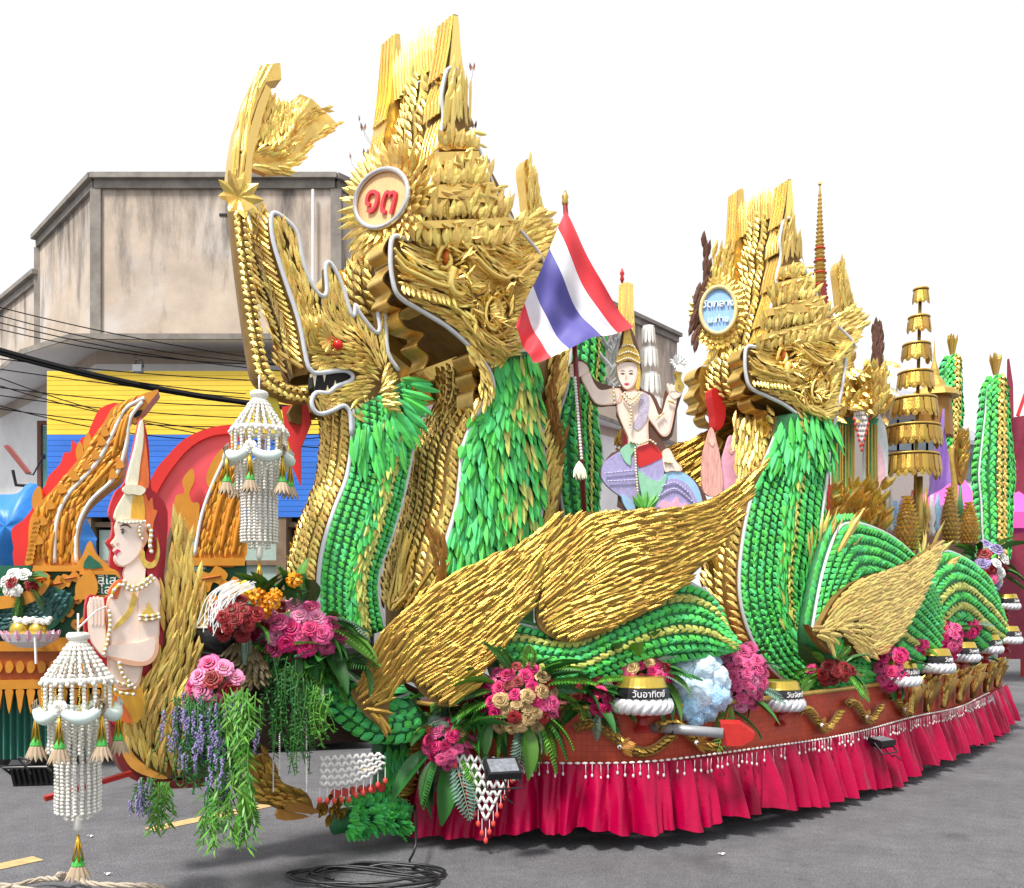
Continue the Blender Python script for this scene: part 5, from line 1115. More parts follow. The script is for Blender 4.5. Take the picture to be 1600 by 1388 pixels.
FP_ = Frame(1125, 7.9, 12)
pk = Thing('pink_figure_board', 'pink painted cut-out figures beside the right serpent belly', 'figure', FP_, base_of(FP_, 1125, 780))
PKF = mat('painted_pink_orange', (.82, .42, .36), .5, noise=.35, nscale=16, dist=(3, 1, .5))
slab(pk, 'figure', [(1100,770),(1098,720),(1104,690),(1112,668),(1120,690),(1126,720),(1128,770)], PKF, 0, .03, 3); slab(pk, 'figure', [(1126,772),(1128,725),(1134,700),(1142,680),(1150,705),(1152,772)], LOTUS, -.03, .03, 3)
slab(pk, 'face', [(1108,690),(1112,684),(1117,690),(1113,698)], SKINW, .006, .006, 3); slab(pk, 'face', [(1138,702),(1142,696),(1147,702),(1143,710)], SKINW, -.024, .006, 3)
# ---------------------------------------------------------------- flag
MAROON = mat('maroon_pole', (.22, .015, .02), .4, noise=.1)
fp = Thing('flagpole', 'maroon flagpole with beaded grip held by the painted deity', 'pole', base=at(914, 815, 6.62))
MB().tube([at(883, 318, 6.62), at(899, 560, 6.62), at(914, 815, 6.62)], .019, 8).part('shaft', MAROON, fp, smooth=True)
mb = MB(); p = at(883, 312, 6.62); mb.lathe([(.012,-.05),(.026,-.03),(.02,0),(.026,.02),(.004,.07)], p, 8).part('finial', GOLDD, fp, smooth=True)
mb = MB()
for i in range(26):
    q = at(898+i*.42, 592+i*5.0, 6.6); mb.ball(q+Vector((0, -.018, 0)), .013, 6, 4)
mb.part('bead_grip', PEARL, fp, smooth=True)
tf = Leaves(fp, 'tassel_leaf', 'leaf', CREAM, cap=20)
for i in range(10): tf.add(at(905, 720, 6.58), (J(.4), J(.2)-.1, -1), (0, -1, 0), .15, .035, .05)
tf.done()
fl = Thing('striped_flag', 'red white and blue striped flag hanging diagonally from the flagpole', 'flag', base=at(884, 334, 6.6))
FRED = mat('flag_red', (.72, .025, .04), .65, noise=.04, sheen=.2); FWHT = mat('flag_white', (.80, .78, .82), .65, noise=.04, sheen=.2); FBLU = mat('flag_blue', (.085, .075, .33), .6, noise=.06, sheen=.2)
h0, h1, f0, f1 = at(884, 332, 6.60), at(806, 512, 6.38), at(992, 505, 6.62), at(834, 570, 6.35)
def fs(u, v):
    p = h0.lerp(f0, u).lerp(h1.lerp(f1, u), v)
    bow = Vector((.03*math.sin(math.pi*u)*(1-v)*-1, 0, -.06*math.sin(math.pi*u)*(1-v)))
    return p+bow+Vector((0, -.05*math.sin(u*5.2+v*3)-.025*math.sin(u*11-v*7+1)-.012*math.sin(v*19+u*6), .012*math.sin(v*9+u*4)))
for v0, v1, m in ((0, 1/6, FRED), (1/6, 2/6, FWHT), (2/6, 4/6, FBLU), (4/6, 5/6, FWHT), (5/6, 1, FRED)):
    MB().sheet(lambda u, v: fs(u, v0+(v1-v0)*v), 40, 10).part('stripe', m, fl, smooth=True)
MB().tube([at(884, 332, 6.62), at(858, 395, 6.5), at(806, 512, 6.4)], .004, 4).part('hoist_cord', WHITE, fl)
for o in fl.e.children: pass

# ---------------------------------------------------------------- number medallion and temple name plate
def medallion(lb, fr, k, centre, R, plate_m, rim_m, wreath, txts, sq=(.62, .44), nrm=(-1, -.18, .05), roll=-.32, wl=1.):
    th = Thing('medallion', lb, 'medallion', fr, centre)
    z = Vector(nrm).normalized(); up = Vector((0, 0, 1)); x = up.cross(z).normalized(); y = z.cross(x)
    x, y = x*math.cos(roll)+y*math.sin(roll), y*math.cos(roll)-x*math.sin(roll)
    def P(a, b, h=0.): return centre+x*a+y*b+z*h
    lv = Leaves(th, 'wreath_leaf', 'leaf', wreath, cap=150)
    for rr, L, n in ((1., .34, 34), (.84, .32, 30), (.70, .28, 26)):
        for i in range(n):
            a = 2*math.pi*(i+random.random()*.5)/n; d = x*math.cos(a)*1.1+y*math.sin(a); lv.add(P(R*sq[0]*rr*math.cos(a)*1.15, R*sq[1]*rr*math.sin(a)*1.25, .05*(1.1-rr)), d, z, R*L*1.5*wl, R*.15, .3+.3*(1-rr))
    lv.done()
    MB().prism([P(R*sq[0]*1.1*math.cos(i*.196), R*sq[1]*1.1*math.sin(i*.196), .03) for i in range(32)], z*.03).part('plate', plate_m, th)
    MB().tube([P(R*sq[0]*1.1*math.cos(i*.196), R*sq[1]*1.1*math.sin(i*.196), .075) for i in range(32)], R*.045, 6, True).part('rim', rim_m, th, smooth=True)
    for s_, sz, dx, dy, m in txts:
        M = Matrix((( x.x, y.x, z.x, 0), (x.y, y.y, z.y, 0), (x.z, y.z, z.z, 0), (0, 0, 0, 1))); M.translation = P(dx, dy, .07)
        text(th, s_, 0, 0, 0, sz, m, M=M, ext=.012)
    return th
random.seed(18)
medallion('oval medallion with red numerals on the tall serpent crest', FB, 1, FB.loc(668, 316)+Vector((-.20, .18, 0)), .41, mat('peach_plate', (.80, .52, .25), .6, noise=.1), SILVER, GOLD, [('๑๓', .33, 0, .0, mat('coral_numeral', (.72, .05, .07), .4, noise=.05))])
BPL = mat('sky_blue_plate', (.27, .48, .84), .5, noise=.08); BRW = mat('dry_brown_leaf', (.13, .055, .035), .7, var=.3)
mdl = medallion('blue oval temple name plate in a straw wreath beside the second crest', FD, 1, FD.loc(1122, 490, -.50), .44, BPL, mat('pale_straw', (.75,.6,.3), .6, noise=.2), GOLD, [('วัดกลาง', .092, 0, .06, TXT), ('ม.ท่าข', .08, 0, -.09, TXT)], (.33, .46), (-.7, -1, .1), 0., .5)
sh = Thing('gold_shell_crest', 'small gold and brown leaf crest above the blue name plate', 'ornament', FD, base_of(FD, 1125, 440))
lv = Leaves(sh, 'crest_leaf', 'leaf', GOLD, cap=40); fill(lv, [(1110,400),(1140,395),(1144,450),(1130,470),(1112,440)], -.55, [(1125,450,1125,410),(1140,440,1142,400)], .16, .05, 2.5); lv.done()
lv = Leaves(sh, 'brown_leaf', 'leaf', BRW, cap=40); fill(lv, [(1098,382),(1110,384),(1112,440),(1100,470),(1090,520),(1085,560),(1072,520),(1082,480),(1100,440)], -.57, [(1104,440,1102,395),(1085,520,1095,470)], .18, .06, 2.5); lv.done()
for k, (px, py) in enumerate(((716,88),(738,106),(730,190),(741,196),(562,186),(568,200),(548,245),(572,240),(562,280),(762,255),(760,275),(700,170))):
    lbs = ['brown paper butterfly beside the tall crest, '+w for w in ('top right','upper right','mid right lower edge','mid right outer','upper left','left under the upper one','outer left','left near the light tube','lower left near medallion','right of crown tier','right below crown tier','on the crown spire')]
    p = at(px, py, 6.75); mb = MB(); a = J(1.5)
    for s_ in (-1, 1): mb.add([p, p+Vector((s_*.018*math.cos(a), -.012, .035)), p+Vector((s_*.026*math.cos(a), -.012, 0)), p+Vector((s_*.014*math.cos(a), -.008, -.032))], [(0,1,2,3)])
    mb.tube([p, p+Vector((0, .05, -.03)), p+Vector((-.08 if px > 640 else .08, .25, -.1))], .0015, 4); mb.top('paper_butterfly', mat('butterfly_brown', (.30, .15, .10), .7, noise=.3) if 'butterfly_brown' not in MATS else MATS['butterfly_brown'], lbs[k], 'butterfly', 'paper butterflies on wires')

# ---------------------------------------------------------------- flowers and foliage
RP = mat('rose_pink', (.70, .085, .25), .5, var=.14, hue=.01); RH = mat('rose_magenta', (.55, .006, .12), .5, var=.16, hue=.01); RR = mat('rose_red', (.25, .004, .008), .5, var=.25); RB = mat('rose_dusty_gold', (.48, .32, .14), .45, .25, var=.15); RL = mat('rose_light_pink', (.76, .24, .42), .5, var=.1); RBR = mat('rose_bronze', (.36, .27, .17), .35, .5, var=.1)
LEAFG = mat('fern_leaf', (.028, .14, .022), .45, var=.35, hue=.02); LEAFL = mat('bright_fern_leaf', (.085, .27, .025), .45, var=.35, hue=.02); LEAFB = mat('grey_green_leaf', (.15, .26, .20), .5, var=.25); LAV = mat('lavender_bloom', (.30, .25, .48), .6, var=.25); MARI = mat('marigold_petal', (.90, .36, .01), .55, var=.15); MARY = mat('marigold_yellow', (.92, .62, .02), .55, var=.12)
def rose_mesh(m):
    k = ('rose', m.name)
    if k in _LM: return _LM[k]
    rs = random.Random(5); mb = MB()
    for ring, (n, r0, r1, h0, h1) in enumerate(((2, .05, .14, .25, .62), (3, .10, .30, .15, .58), (4, .18, .52, .05, .48), (5, .26, .80, -.05, .30), (5, .3, 1.0, -.12, .12))):
        for i in range(n):
            a0 = 2*math.pi*(i+ring*.37)/n; wd = 2*math.pi/n*.72
            def fn(u, v):
                a = a0+(u-.5)*2*wd*(.55+.45*math.sin(math.pi*min(v+.25, 1))); rr = r0+(r1-r0)*v**.8; z = h0+(h1-h0)*math.sin(v*1.9)/math.sin(1.9)-.10*max(0, v-.75)*4*(ring > 1)
                rr *= 1+.10*(u-.2)
                return Vector((rr*math.cos(a), rr*math.sin(a), z))
            mb.sheet(fn, 4, 4)
    me = mb.mesh('rose', m, True); _LM[k] = me; return me
def ball_mesh(m, n=70):
    k = ('marigold', m.name)
    if k in _LM: return _LM[k]
    V, F = leaf_geo('tongue'); mb = MB()
    for i in range(n):
        z = 1-2*(i+.5)/n; a = i*2.4; r = math.sqrt(1-z*z); nr = Vector((r*math.cos(a), r*math.sin(a), z)); t = nr.orthogonal().normalized(); d = (nr*.55+t*math.cos(a*3)+nr.cross(t)*math.sin(a*3)).normalized()
        y = nr.cross(d).normalized(); mb.add([nr*.62+d*v[0]*.5+y*v[1]*.32+nr*v[2]*.3 for v in V], F)
    me = mb.mesh('marigold', m); _LM[k] = me; return me
def bloom(th, name, me, pos, nrm, r):
    o = bpy.data.objects.new(name, me); COL.objects.link(o); o.parent = th.e
    M = Vector(nrm).normalized().to_track_quat('Z', 'Y').to_matrix().to_4x4() @ Matrix.Rotation(random.uniform(0, 6.28), 4, 'Z')
    o.matrix_local = Matrix.Translation(Vector(pos)-th.base) @ M @ Matrix.Diagonal((r, r, r, 1))
def leaf_blade_geo():     # long arching leaf, 5 segments
    return None
_LG = {}
def arch_leaf(m, kind=0):
    k = ('arch%d' % kind, m.name)
    if k in _LM: return _LM[k]
    mb = MB(); n = 7
    if kind == 0:     # lance leaf with a folded rib
        def fn(u, v):
            w = .16*math.sin(math.pi*min(u*.93+.05, 1))**.8; return Vector((u, (v-.5)*2*w, -.42*u*u+.12*u+abs(v-.5)*w*1.2))
        mb.sheet(fn, n, 5)
    else:             # fern frond with leaflets
        for i in range(16):
            u = (i+1)/17; c = Vector((u, 0, -.45*u*u+.15*u)); l = .24*math.sin(math.pi*(u*.85+.1))
            for s in (-1, 1):
                d = Vector((.45, s, -.15)).normalized(); mb.add([c, c+d*l*.5+Vector((.035, 0, .01)), c+d*l+Vector((0, 0, -.03)), c+d*l*.5-Vector((.035, 0, 0))], [(0,1,2,3)])
        mb.tube([Vector((u/8, 0, -.45*(u/8)**2+.15*u/8)) for u in range(9)], .01, 4)
    me = mb.mesh('leaf_blade', m, kind == 0); _LM[k] = me; return me
def leafblade(th, pos, d, L, m, kind=0, name=None):
    d = Vector(d).normalized(); o = bpy.data.objects.new(name or ('leaf' if kind == 0 else 'fern_frond'), arch_leaf(m, kind)); COL.objects.link(o); o.parent = th.e
    up = Vector((0, 0, 1)); 
    if abs(d.dot(up)) > .95: up = Vector((0, -1, 0))
    y = up.cross(d).normalized(); z = d.cross(y); M = Matrix(((d.x, y.x, z.x, 0), (d.y, y.y, z.y, 0), (d.z, y.z, z.z, 0), (0, 0, 0, 1)))
    o.matrix_local = Matrix.Translation(Vector(pos)-th.base) @ M @ Matrix.Rotation(J(.7), 4, 'X') @ Matrix.Scale(L, 4)
def bouquet(lb, cx, cy, Y, rx, ry, n, cols, rr, leaves=14, seed=0, depth=.12, leafL=.28, down=.5, group='rose bouquets on the float'):
    random.seed(seed); c = at(cx, cy, Y); k = Y/FPX
    th = Thing('rose_bouquet', lb, 'bouquet', base=c, group=group)
    mb = MB(); mb.ball(c+Vector((0, depth*.9, 0)), 1, 10, 6, (rx*k*.8, depth, ry*k*.8)).part('foam', MATS['fern_leaf'], th, smooth=True)
    pts = []; tries = 0
    while len(pts) < n and tries < 4000:
        tries += 1; x, y = random.uniform(-1, 1), random.uniform(-1, 1)
        if x*x+y*y > 1: continue
        if all(((x-a)*rx)**2+((y-b)*ry)**2 > (rr*1.25/k*.95)**2 for a, b in pts): pts.append((x, y))
    for x, y in pts:
        h = math.sqrt(max(0, 1-x*x-y*y)); m = random.choices([q[0] for q in cols], [q[1] for q in cols])[0]
        bloom(th, 'rose', rose_mesh(m), c+Vector((x*rx*k, -depth*1.1*h-.01+J(.02), -y*ry*k)), (x*.7+J(.25), -1, -y*.6+.35+J(.25)), rr*random.uniform(.82, 1.15))
    for i in range(leaves):
        a = random.uniform(0, 6.28); x, y = math.cos(a), math.sin(a)
        m, kd = random.choices([(LEAFG, 0), (LEAFG, 1), (LEAFL, 0), (LEAFB, 1), (LEAFL, 1)], [4, 3, 2, 2, 2])[0]
        leafblade(th, c+Vector((x*rx*k*.75, -.02+J(.06), -y*ry*k*.75)), (x, -.45+J(.3), -y-down*random.random()), leafL*random.uniform(.6, 1.15), m, kd)
    return th
PINKS = [(RP, 3), (RH, 3), (RL, 2), (RR, 1)]
bouquet('large pink and red rose bouquet below the bow serpent neck', 466, 985, 5.75, 66, 42, 30, PINKS, .062, 30, 1, .16, .34)
bouquet('round magenta, pink and dusty rose bouquet below the double wing foot', 812, 1092, 6.02, 56, 54, 48, [(RH, 4), (RP, 3), (RB, 2.2), (RR, 1)], .05, 40, 2, .15, .34)
bouquet('small pink rose cluster above the pearl net', 700, 1160, 6.05, 34, 36, 18, [(RP, 2), (RH, 4), (RB, 1)], .046, 20, 3, .1, .38, 1.)
bouquet('tall pink rose bouquet between blue cotton and second bowl', 1158, 1058, 6.75, 34, 50, 32, [(RP, 5), (RL, 1)], .052, 8, 4, .14, .22)
bouquet('mixed rose arch behind the first bowl', 1000, 1050, 6.35, 48, 22, 18, [(RH, 3), (RP, 3), (RB, 2), (RR, 1)], .048, 16, 5, .1, .3)
bouquet('pair of hot pink roses left of the first bowl', 938, 1092, 6.2, 13, 26, 5, [(RH, 3), (RP, 1)], .05, 4, 6, .06, .18)
bouquet('red rose row at the foot of the green coil', 905, 1072, 6.25, 42, 14, 12, [(RR, 1)], .055, 8, 7, .08, .3)
bouquet('red roses behind the blue cotton cloud', 1085, 1030, 6.9, 40, 14, 10, [(RR, 1)], .055, 10, 8, .08, .3)
bouquet('dark red rose tuft left of the round bouquet', 735, 1085, 6.1, 22, 12, 7, [(RR, 1)], .045, 8, 9, .06, .34)
bouquet('pink rose cluster beside the third bowl', 1392, 1045, 8.3, 24, 32, 16, [(RP, 3), (RH, 2)], .062, 6, 10, .12, .24)
bouquet('pink rose cluster above the fourth bowl', 1416, 1006, 9.0, 26, 22, 14, [(RH, 3), (RP, 2)], .065, 5, 11, .12, .26)
bouquet('pink rose cluster between fourth and fifth bowls', 1482, 1000, 9.8, 14, 28, 12, [(RP, 3), (RH, 2)], .065, 4, 12, .1, .22)
bouquet('far red rose cluster above the fifth bowl', 1500, 980, 10.5, 30, 12, 10, [(RR, 2), (RH, 2)], .07, 4, 13, .1, .25)
bouquet('distant white and purple flower heap below the far serpent', 1538, 885, 13.2, 26, 36, 26, [(WHITE, 3), (LAV, 2), (RP, 2), (RR, 1)], .1, 16, 14, .25, .5)
bouquet('dark red rose row at the foot of the second serpent coil', 1300, 1048, 7.62, 34, 14, 12, [(RR, 3), (RH, 1)], .055, 14, 18, .1, .3)
bouquet('small mixed roses topping the lavender bunch', 338, 1066, 5.15, 34, 34, 12, [(RR, 4), (RP, 2), (RL, 2), (RH, 1)], .062, 3, 15, .1, .2)
bouquet('red roses heaped in the black bowl at the bow', 372, 965, 5.45, 36, 30, 22, [(RR, 1)], .05, 2, 16, .14, .2)
bouquet('white and red flower spray on the left float rim', 34, 912, 9.2, 22, 18, 9, [(WHITE, 4), (RR, 1)], .075, 10, 17, .1, .3)
random.seed(30)
mg = Thing('marigold_bunch', 'orange and yellow marigolds beside the red roses', 'flowers', base=at(415, 935, 5.6))
for px, py, m, r in ((378,920,MARY,.06),(402,932,MARI,.062),(425,940,MARI,.06),(412,955,MARI,.055),(430,930,MARI,.05),(386,930,MARY,.05),(460,906,MARI,.055)): bloom(mg, 'marigold', ball_mesh(m), at(px, py, 5.5), (J(.3), -1, .3), r)
for i in range(10): leafblade(mg, at(430+J(20), 935+J(10), 5.62), (J(1), -.3, .6), .25, LEAFG, 0)
# trailing lavender and fern
def trailing(lb, name, spots, kinds, seed, base):
    random.seed(seed); th = Thing(name, lb, 'plant', base=base)
    for (px, py, py2, Y, kd) in spots:
        a = at(px, py, Y+J(.08)); l = (py2-py)*Y/FPX; mb = MB(); P = []
        sx = J(.08); ph_ = J(3)
        for i in range(9): u = i/8; P.append(a+Vector((sx*u+.015*math.sin(5*u+ph_), -.05*u*(1-u)*2, -l*u)))
        mb.tube(P, .0035, 4)
        n = int(l/.021); st = MB()
        for i in range(n):
            u = (i+.5)/n; p = P[min(int(u*8), 7)].lerp(P[min(int(u*8)+1, 8)], u*8-int(u*8)); an_ = random.uniform(0, 6.28)
            if kd == 'fern': ll_ = random.uniform(.05, .10); w = .006; d = Vector((math.cos(an_), math.sin(an_)*.7-.2, -.9+J(.3)))
            else: ll_ = random.uniform(.025, .05); w = .0045; d = Vector((math.cos(an_), math.sin(an_), -.4+J(.5)))
            d.normalize(); y = d.cross(Vector((0, -1, .1))).normalized()*w; q = p+d*ll_
            mb.add([p, p+d*ll_*.5+y, q, p+d*ll_*.5-y], [(0,1,2,3)])
        m = {'fern': LEAFL, 'lav': LEAFG, 'moss': LEAFG, 'lime': LEAFL}[kd]
        o = mb.part('strand', m, th)
        if kd == 'lav':
            lb_ = MB()
            for q in range(random.choice((1, 2, 2))):
                u0 = random.uniform(.1, .9); p = P[int(u0*7)]
                for i in range(14): lb_.ball(p+Vector((J(.008), J(.008)-.02, -i*.0065)), .0075*(1-.4*i/14), 5, 3)
            lb_.part('lavender_spike', LAV, th, o)
sp = [(random.gauss(322, 26), 1095+J(12), random.uniform(1150, 1245), 5.05, 'lav') for _ in range(75)]+[(random.gauss(340, 14), 1140+J(20), random.uniform(1240, 1300), 5.0, 'lav') for _ in range(14)]+[(random.gauss(372, 14), 1085+J(14), random.uniform(1140, 1240), 5.0, 'fern') for _ in range(30)]+[(random.gauss(352, 16), 1230+J(25), random.uniform(1290, 1325), 5.0, 'fern') for _ in range(16)]
trailing('trailing lavender and bright fern bunch hanging at the bow', 'lavender_bunch', sp, None, 31, at(335, 1090, 5.1))
sp = [(random.gauss(440, 16), 1040+J(15), random.uniform(1090, 1190), 5.55, 'moss') for _ in range(26)]+[(random.gauss(472, 10), 1070+J(20), random.uniform(1140, 1215), 5.55, 'moss') for _ in range(16)]+[(random.gauss(502, 9), 1085+J(15), random.uniform(1130, 1170), 5.6, 'lime') for _ in range(18)]
trailing('dark trailing foliage hanging under the large rose bouquet', 'trailing_foliage', sp, None, 32, at(460, 1040, 5.55))
sp = [(random.gauss(228, 8), 1215, random.uniform(1245, 1275), 5.2, 'lav') for _ in range(10)]+[(random.gauss(255, 8), 1222, random.uniform(1250, 1300), 5.15, 'fern') for _ in range(12)]
trailing('small hanging fern tuft under the bow flame', 'hanging_fern', sp, None, 33, at(240, 1215, 5.2))
bf = Thing('broad_fern_leaves', 'two broad bright green leaves at the lavender bunch tip', 'plant', base=at(380, 1240, 4.98))
for (px, py, dx, dz, l) in ((382,1225,.1,-1,.26),(385,1262,-.35,-1,.24),(378,1235,.4,-.9,.2)): leafblade(bf, at(px, py, 4.96), (dx, -.2, dz), l, LEAFL, 0); leafblade(bf, at(px, py, 4.98), (dx+.1, -.1, dz), l, LEAFL, 1)
# greenery along the deck edge
random.seed(40)
for lb, px0, px1, py, Y, n in (('fern bank along deck edge between wing foot and round bouquet', 650, 780, 1110, 6.25, 26), ('fern bank along deck edge between round bouquet and first bowl', 850, 960, 1085, 6.3, 26), ('fern bank behind the blue cotton cloud', 1020, 1130, 1030, 6.9, 24), ('leafy bank under the large rose bouquet', 430, 560, 1030, 5.85, 34), ('small bright leaves beside the second bowl', 1120, 1150, 1100, 6.7, 8), ('leaves under the farthest bowls', 1500, 1560, 1030, 11.5, 8)):
    th = Thing('fern_bank', lb, 'plant', base=at((px0+px1)/2, py, Y), group='ferns along the deck edge')
    for i in range(n):
        m, kd = random.choices([(LEAFG, 0), (LEAFG, 1), (LEAFL, 1), (LEAFB, 1)], [3, 3, 2, 2])[0]
        leafblade(th, at(random.uniform(px0, px1), py+J(18), Y+J(.1)), (J(1), -.5, J(.9)), random.uniform(.22, .42), m, kd)

# ---------------------------------------------------------------- jasmine garlands
JAS = mat('jasmine_bead', (.82, .80, .74), .55, var=.08); GBD = mat('gold_bead', (.62, .38, .04), .3, .7, var=.15); DRY = mat('dry_petal', (.44, .33, .22), .7, var=.2); STEMG = mat('stem_green', (.06, .42, .06), .5, noise=.1); MINTW = mat('mint_white_garland', (.70, .82, .76), .6, noise=.1, nscale=60)
def string_mesh(key, n, pitch, r, m, tail=0):
    k = (key, n)
    if k in _LM: return _LM[k]
    mb = MB(); mb.tube([(0,0,0),(0,0,-n*pitch)], .0015, 4)
    for i in range(n): mb.lathe([(.1,-1),(.8,-.7),(1,.0),(.7,.7),(.1,1)], (J(.002), J(.002), -(i+.5)*pitch), 6, Matrix.Diagonal((r, r, pitch*.52)).to_3x3())
    me = mb.mesh(key, m, True); _LM[k] = me; return me
def garland(lb, top, s=1.):
    th = Thing('jasmine_garland', lb, 'garland', base=top, group='hanging jasmine garlands'); random.seed(50)
    def put(name, me, p, M=None):
        o = bpy.data.objects.new(name, me); COL.objects.link(o); o.parent = th.e; o.matrix_local = Matrix.Translation(Vector(p)*s) @ (M or Matrix.Identity(4)) @ Matrix.Scale(s, 4); return o
    def mk(key, fn, m, sm=True):
        if key not in _LM: mb = MB(); fn(mb); _LM[key] = mb.mesh(key, m, sm)
        return _LM[key]
    put('cord', mk('g_cord', lambda b: b.tube([(0,0,.10),(0,0,-.03)], .006, 6), WHITE), (0,0,0))
    put('crown_ring', mk('g_ring', lambda b: b.tube([(.04*math.cos(i*.52), .04*math.sin(i*.52), 0) for i in range(12)], .024, 8, True), JAS), (0,0,-.03))
    for i in range(18):        # sloping strings of the roof
        a = 2*math.pi*i/18; d = Vector((math.cos(a)*.155, math.sin(a)*.155, -.24)); q = (-d).normalized().to_track_quat('Z', 'Y').to_matrix().to_4x4()
        put('roof_string', string_mesh('g_roof', 11, .028, .0125, JAS), (math.cos(a)*.03, math.sin(a)*.03, -.045), q)
        put('curtain_string', string_mesh('g_curt', 9, .022, .0125, JAS), (math.cos(a+.1)*.175, math.sin(a+.1)*.175, -.27))
        if i % 2 == 0: put('gold_string', string_mesh('g_gold', 20, .0095, .0065, GBD), (math.cos(a+.32)*.182, math.sin(a+.32)*.182, -.27))
        put('curtain_string', string_mesh('g_curt2', 11, .021, .011, JAS), (math.cos(a+.33)*.15, math.sin(a+.33)*.15, -.46))
    put('rim', mk('g_rim', lambda b: [b.ball((.175*math.cos(i*.157), .175*math.sin(i*.157), 0), .019, 6, 4) for i in range(40)], JAS), (0,0,-.275))
    def swag(b):
        P = []; n = 24
        for i in range(n+1): u = i/n; a = (u-.5)*1.02; P.append((.205*math.cos(a), .205*math.sin(a), -.05*math.sin(math.pi*u)))
        b.tube(P, lambda u: .022+.016*math.sin(math.pi*u), 8)
    for i in range(6):
        a = 2*math.pi*i/6; R_ = Matrix.Rotation(a, 4, 'Z'); put('swag', mk('g_swag', swag, MINTW), (0,0,-.43), R_)
        b_ = a+math.pi/6; p = Vector((.212*math.cos(b_), .212*math.sin(b_), -.42)); nr = Vector((math.cos(b_), math.sin(b_), .15))
        bloom_o = put('bronze_rose', rose_mesh(RBR if i % 2 else JAS), p, nr.to_track_quat('Z', 'Y').to_matrix().to_4x4() @ Matrix.Scale(.045, 4))
        def tassel(b):
            for q in range(5): an_ = q*1.26; b.tube([(0,0,0),(.022*math.cos(an_), .022*math.sin(an_), -.17)], .0055, 5)
        t_ = put('tassel', mk('g_tas', tassel, GBD), p+Vector((0,0,-.03)))
        def tips(b):
            V, F = leaf_geo('leaf')
            for q in range(12):
                an_ = q*.52; d = Vector((.42*math.cos(an_), .42*math.sin(an_), -1)).normalized(); o_ = Vector((.018*math.cos(an_), .018*math.sin(an_), -.17)); n_ = Vector((math.cos(an_), math.sin(an_), .4)); y = d.cross(n_).normalized(); n_ = y.cross(d)
                b.add([o_+d*v[0]*.115+y*v[1]*.03+n_*v[2]*.03 for v in V], F)
        def cal(b):
            b.lathe([(.006,-.13),(.014,-.145),(.026,-.165),(.032,-.185),(.026,-.2)], (0,0,0), 9)
        for nm, fn, m in (('tassel_tip', tips, DRY), ('tassel_cap', cal, STEMG)):
            o = bpy.data.objects.new(nm, mk('g_'+nm, fn, m, False)); COL.objects.link(o); o.parent = t_
    for ring, (r, n, nb_, dz) in enumerate(((.115, 20, 27, .5), (.065, 10, 29, .5))):
        for i in range(n): a = 2*math.pi*i/n+ring; put('long_string', string_mesh('g_long%d' % ring, nb_, .0205, .0125, JAS), (r*math.cos(a), r*math.sin(a), -dz+.02))
    put('pendant_cord', mk('g_pc', lambda b: b.tube([(0,0,0),(0,0,-.2)], .004, 5), WHITE), (0,0,-.95)); put('pendant_bead', mk('g_pb', lambda b: b.lathe([(.4,-1),(1,-.5),(1,.5),(.4,1)], (0,0,0), 8, Matrix.Diagonal((.026,.026,.05)).to_3x3()), JAS), (0,0,-1.10))
    def tas2(b):
        for q in range(6): an_ = q*1.05; b.tube([(0,0,0),(.03*math.cos(an_), .03*math.sin(an_), -.15)], .006, 5)
    t_ = put('tassel', mk('g_tas2', tas2, GBD), (0,0,-1.16))
    for nm in ('tassel_tip', 'tassel_cap'):
        o = bpy.data.objects.new(nm, _LM['g_'+nm]); COL.objects.link(o); o.parent = t_; o.scale = (1.15, 1.15, .95)
    return th
garland('white jasmine garland lantern hanging from the curved gold pole', at(405, 610, 5.7), .94)
garland('white jasmine garland lantern hanging in front of the praying goddess', at(122, 986, 4.6), .90)
MB().tube([at(122, 982, 4.55), at(150, 955, 4.8), at(166, 948, 5.0)], .005, 5).top('garland_cord', WHITE, 'white cord holding the front garland to the praying hands', 'cord')

# ---------------------------------------------------------------- alms bowls with weekday names
LIDG = mat('lid_gold', (.62, .44, .08), .3, .75, noise=.12, nscale=6); BOWLK = mat('bowl_black', (.012, .012, .014), .22, noise=.2); REDL = mat('red_lacquer', (.32, .015, .015), .35, noise=.15)
days = ['วันอาทิตย์', 'วันจันทร์', 'วันอังคาร', 'วันพุธ', 'วันพฤหัส', 'วันศุกร์', 'วันเสาร์', 'วันพระ']
bl_ = [(1003,1112,6.18,.205,'first and nearest black alms bowl with gold lid, left of blue cotton'), (1218,1108,7.05,.188,'second alms bowl with gold lid, right of tall pink roses'), (1404,1070,8.35,.19,'third alms bowl with gold lid beside pink rose cluster'), (1458,1050,9.1,.20,'fourth alms bowl with gold lid under the far green hump'), (1503,1033,10.1,.18,'fifth alms bowl with gold lid, half behind the fourth'), (1540,1020,11.0,.19,'sixth alms bowl with gold lid near the stern'), (1572,1005,12.0,.19,'seventh alms bowl with gold lid at the right end of the row'), (1572,952,13.2,.185,'highest and farthest alms bowl with gold lid at right edge')]
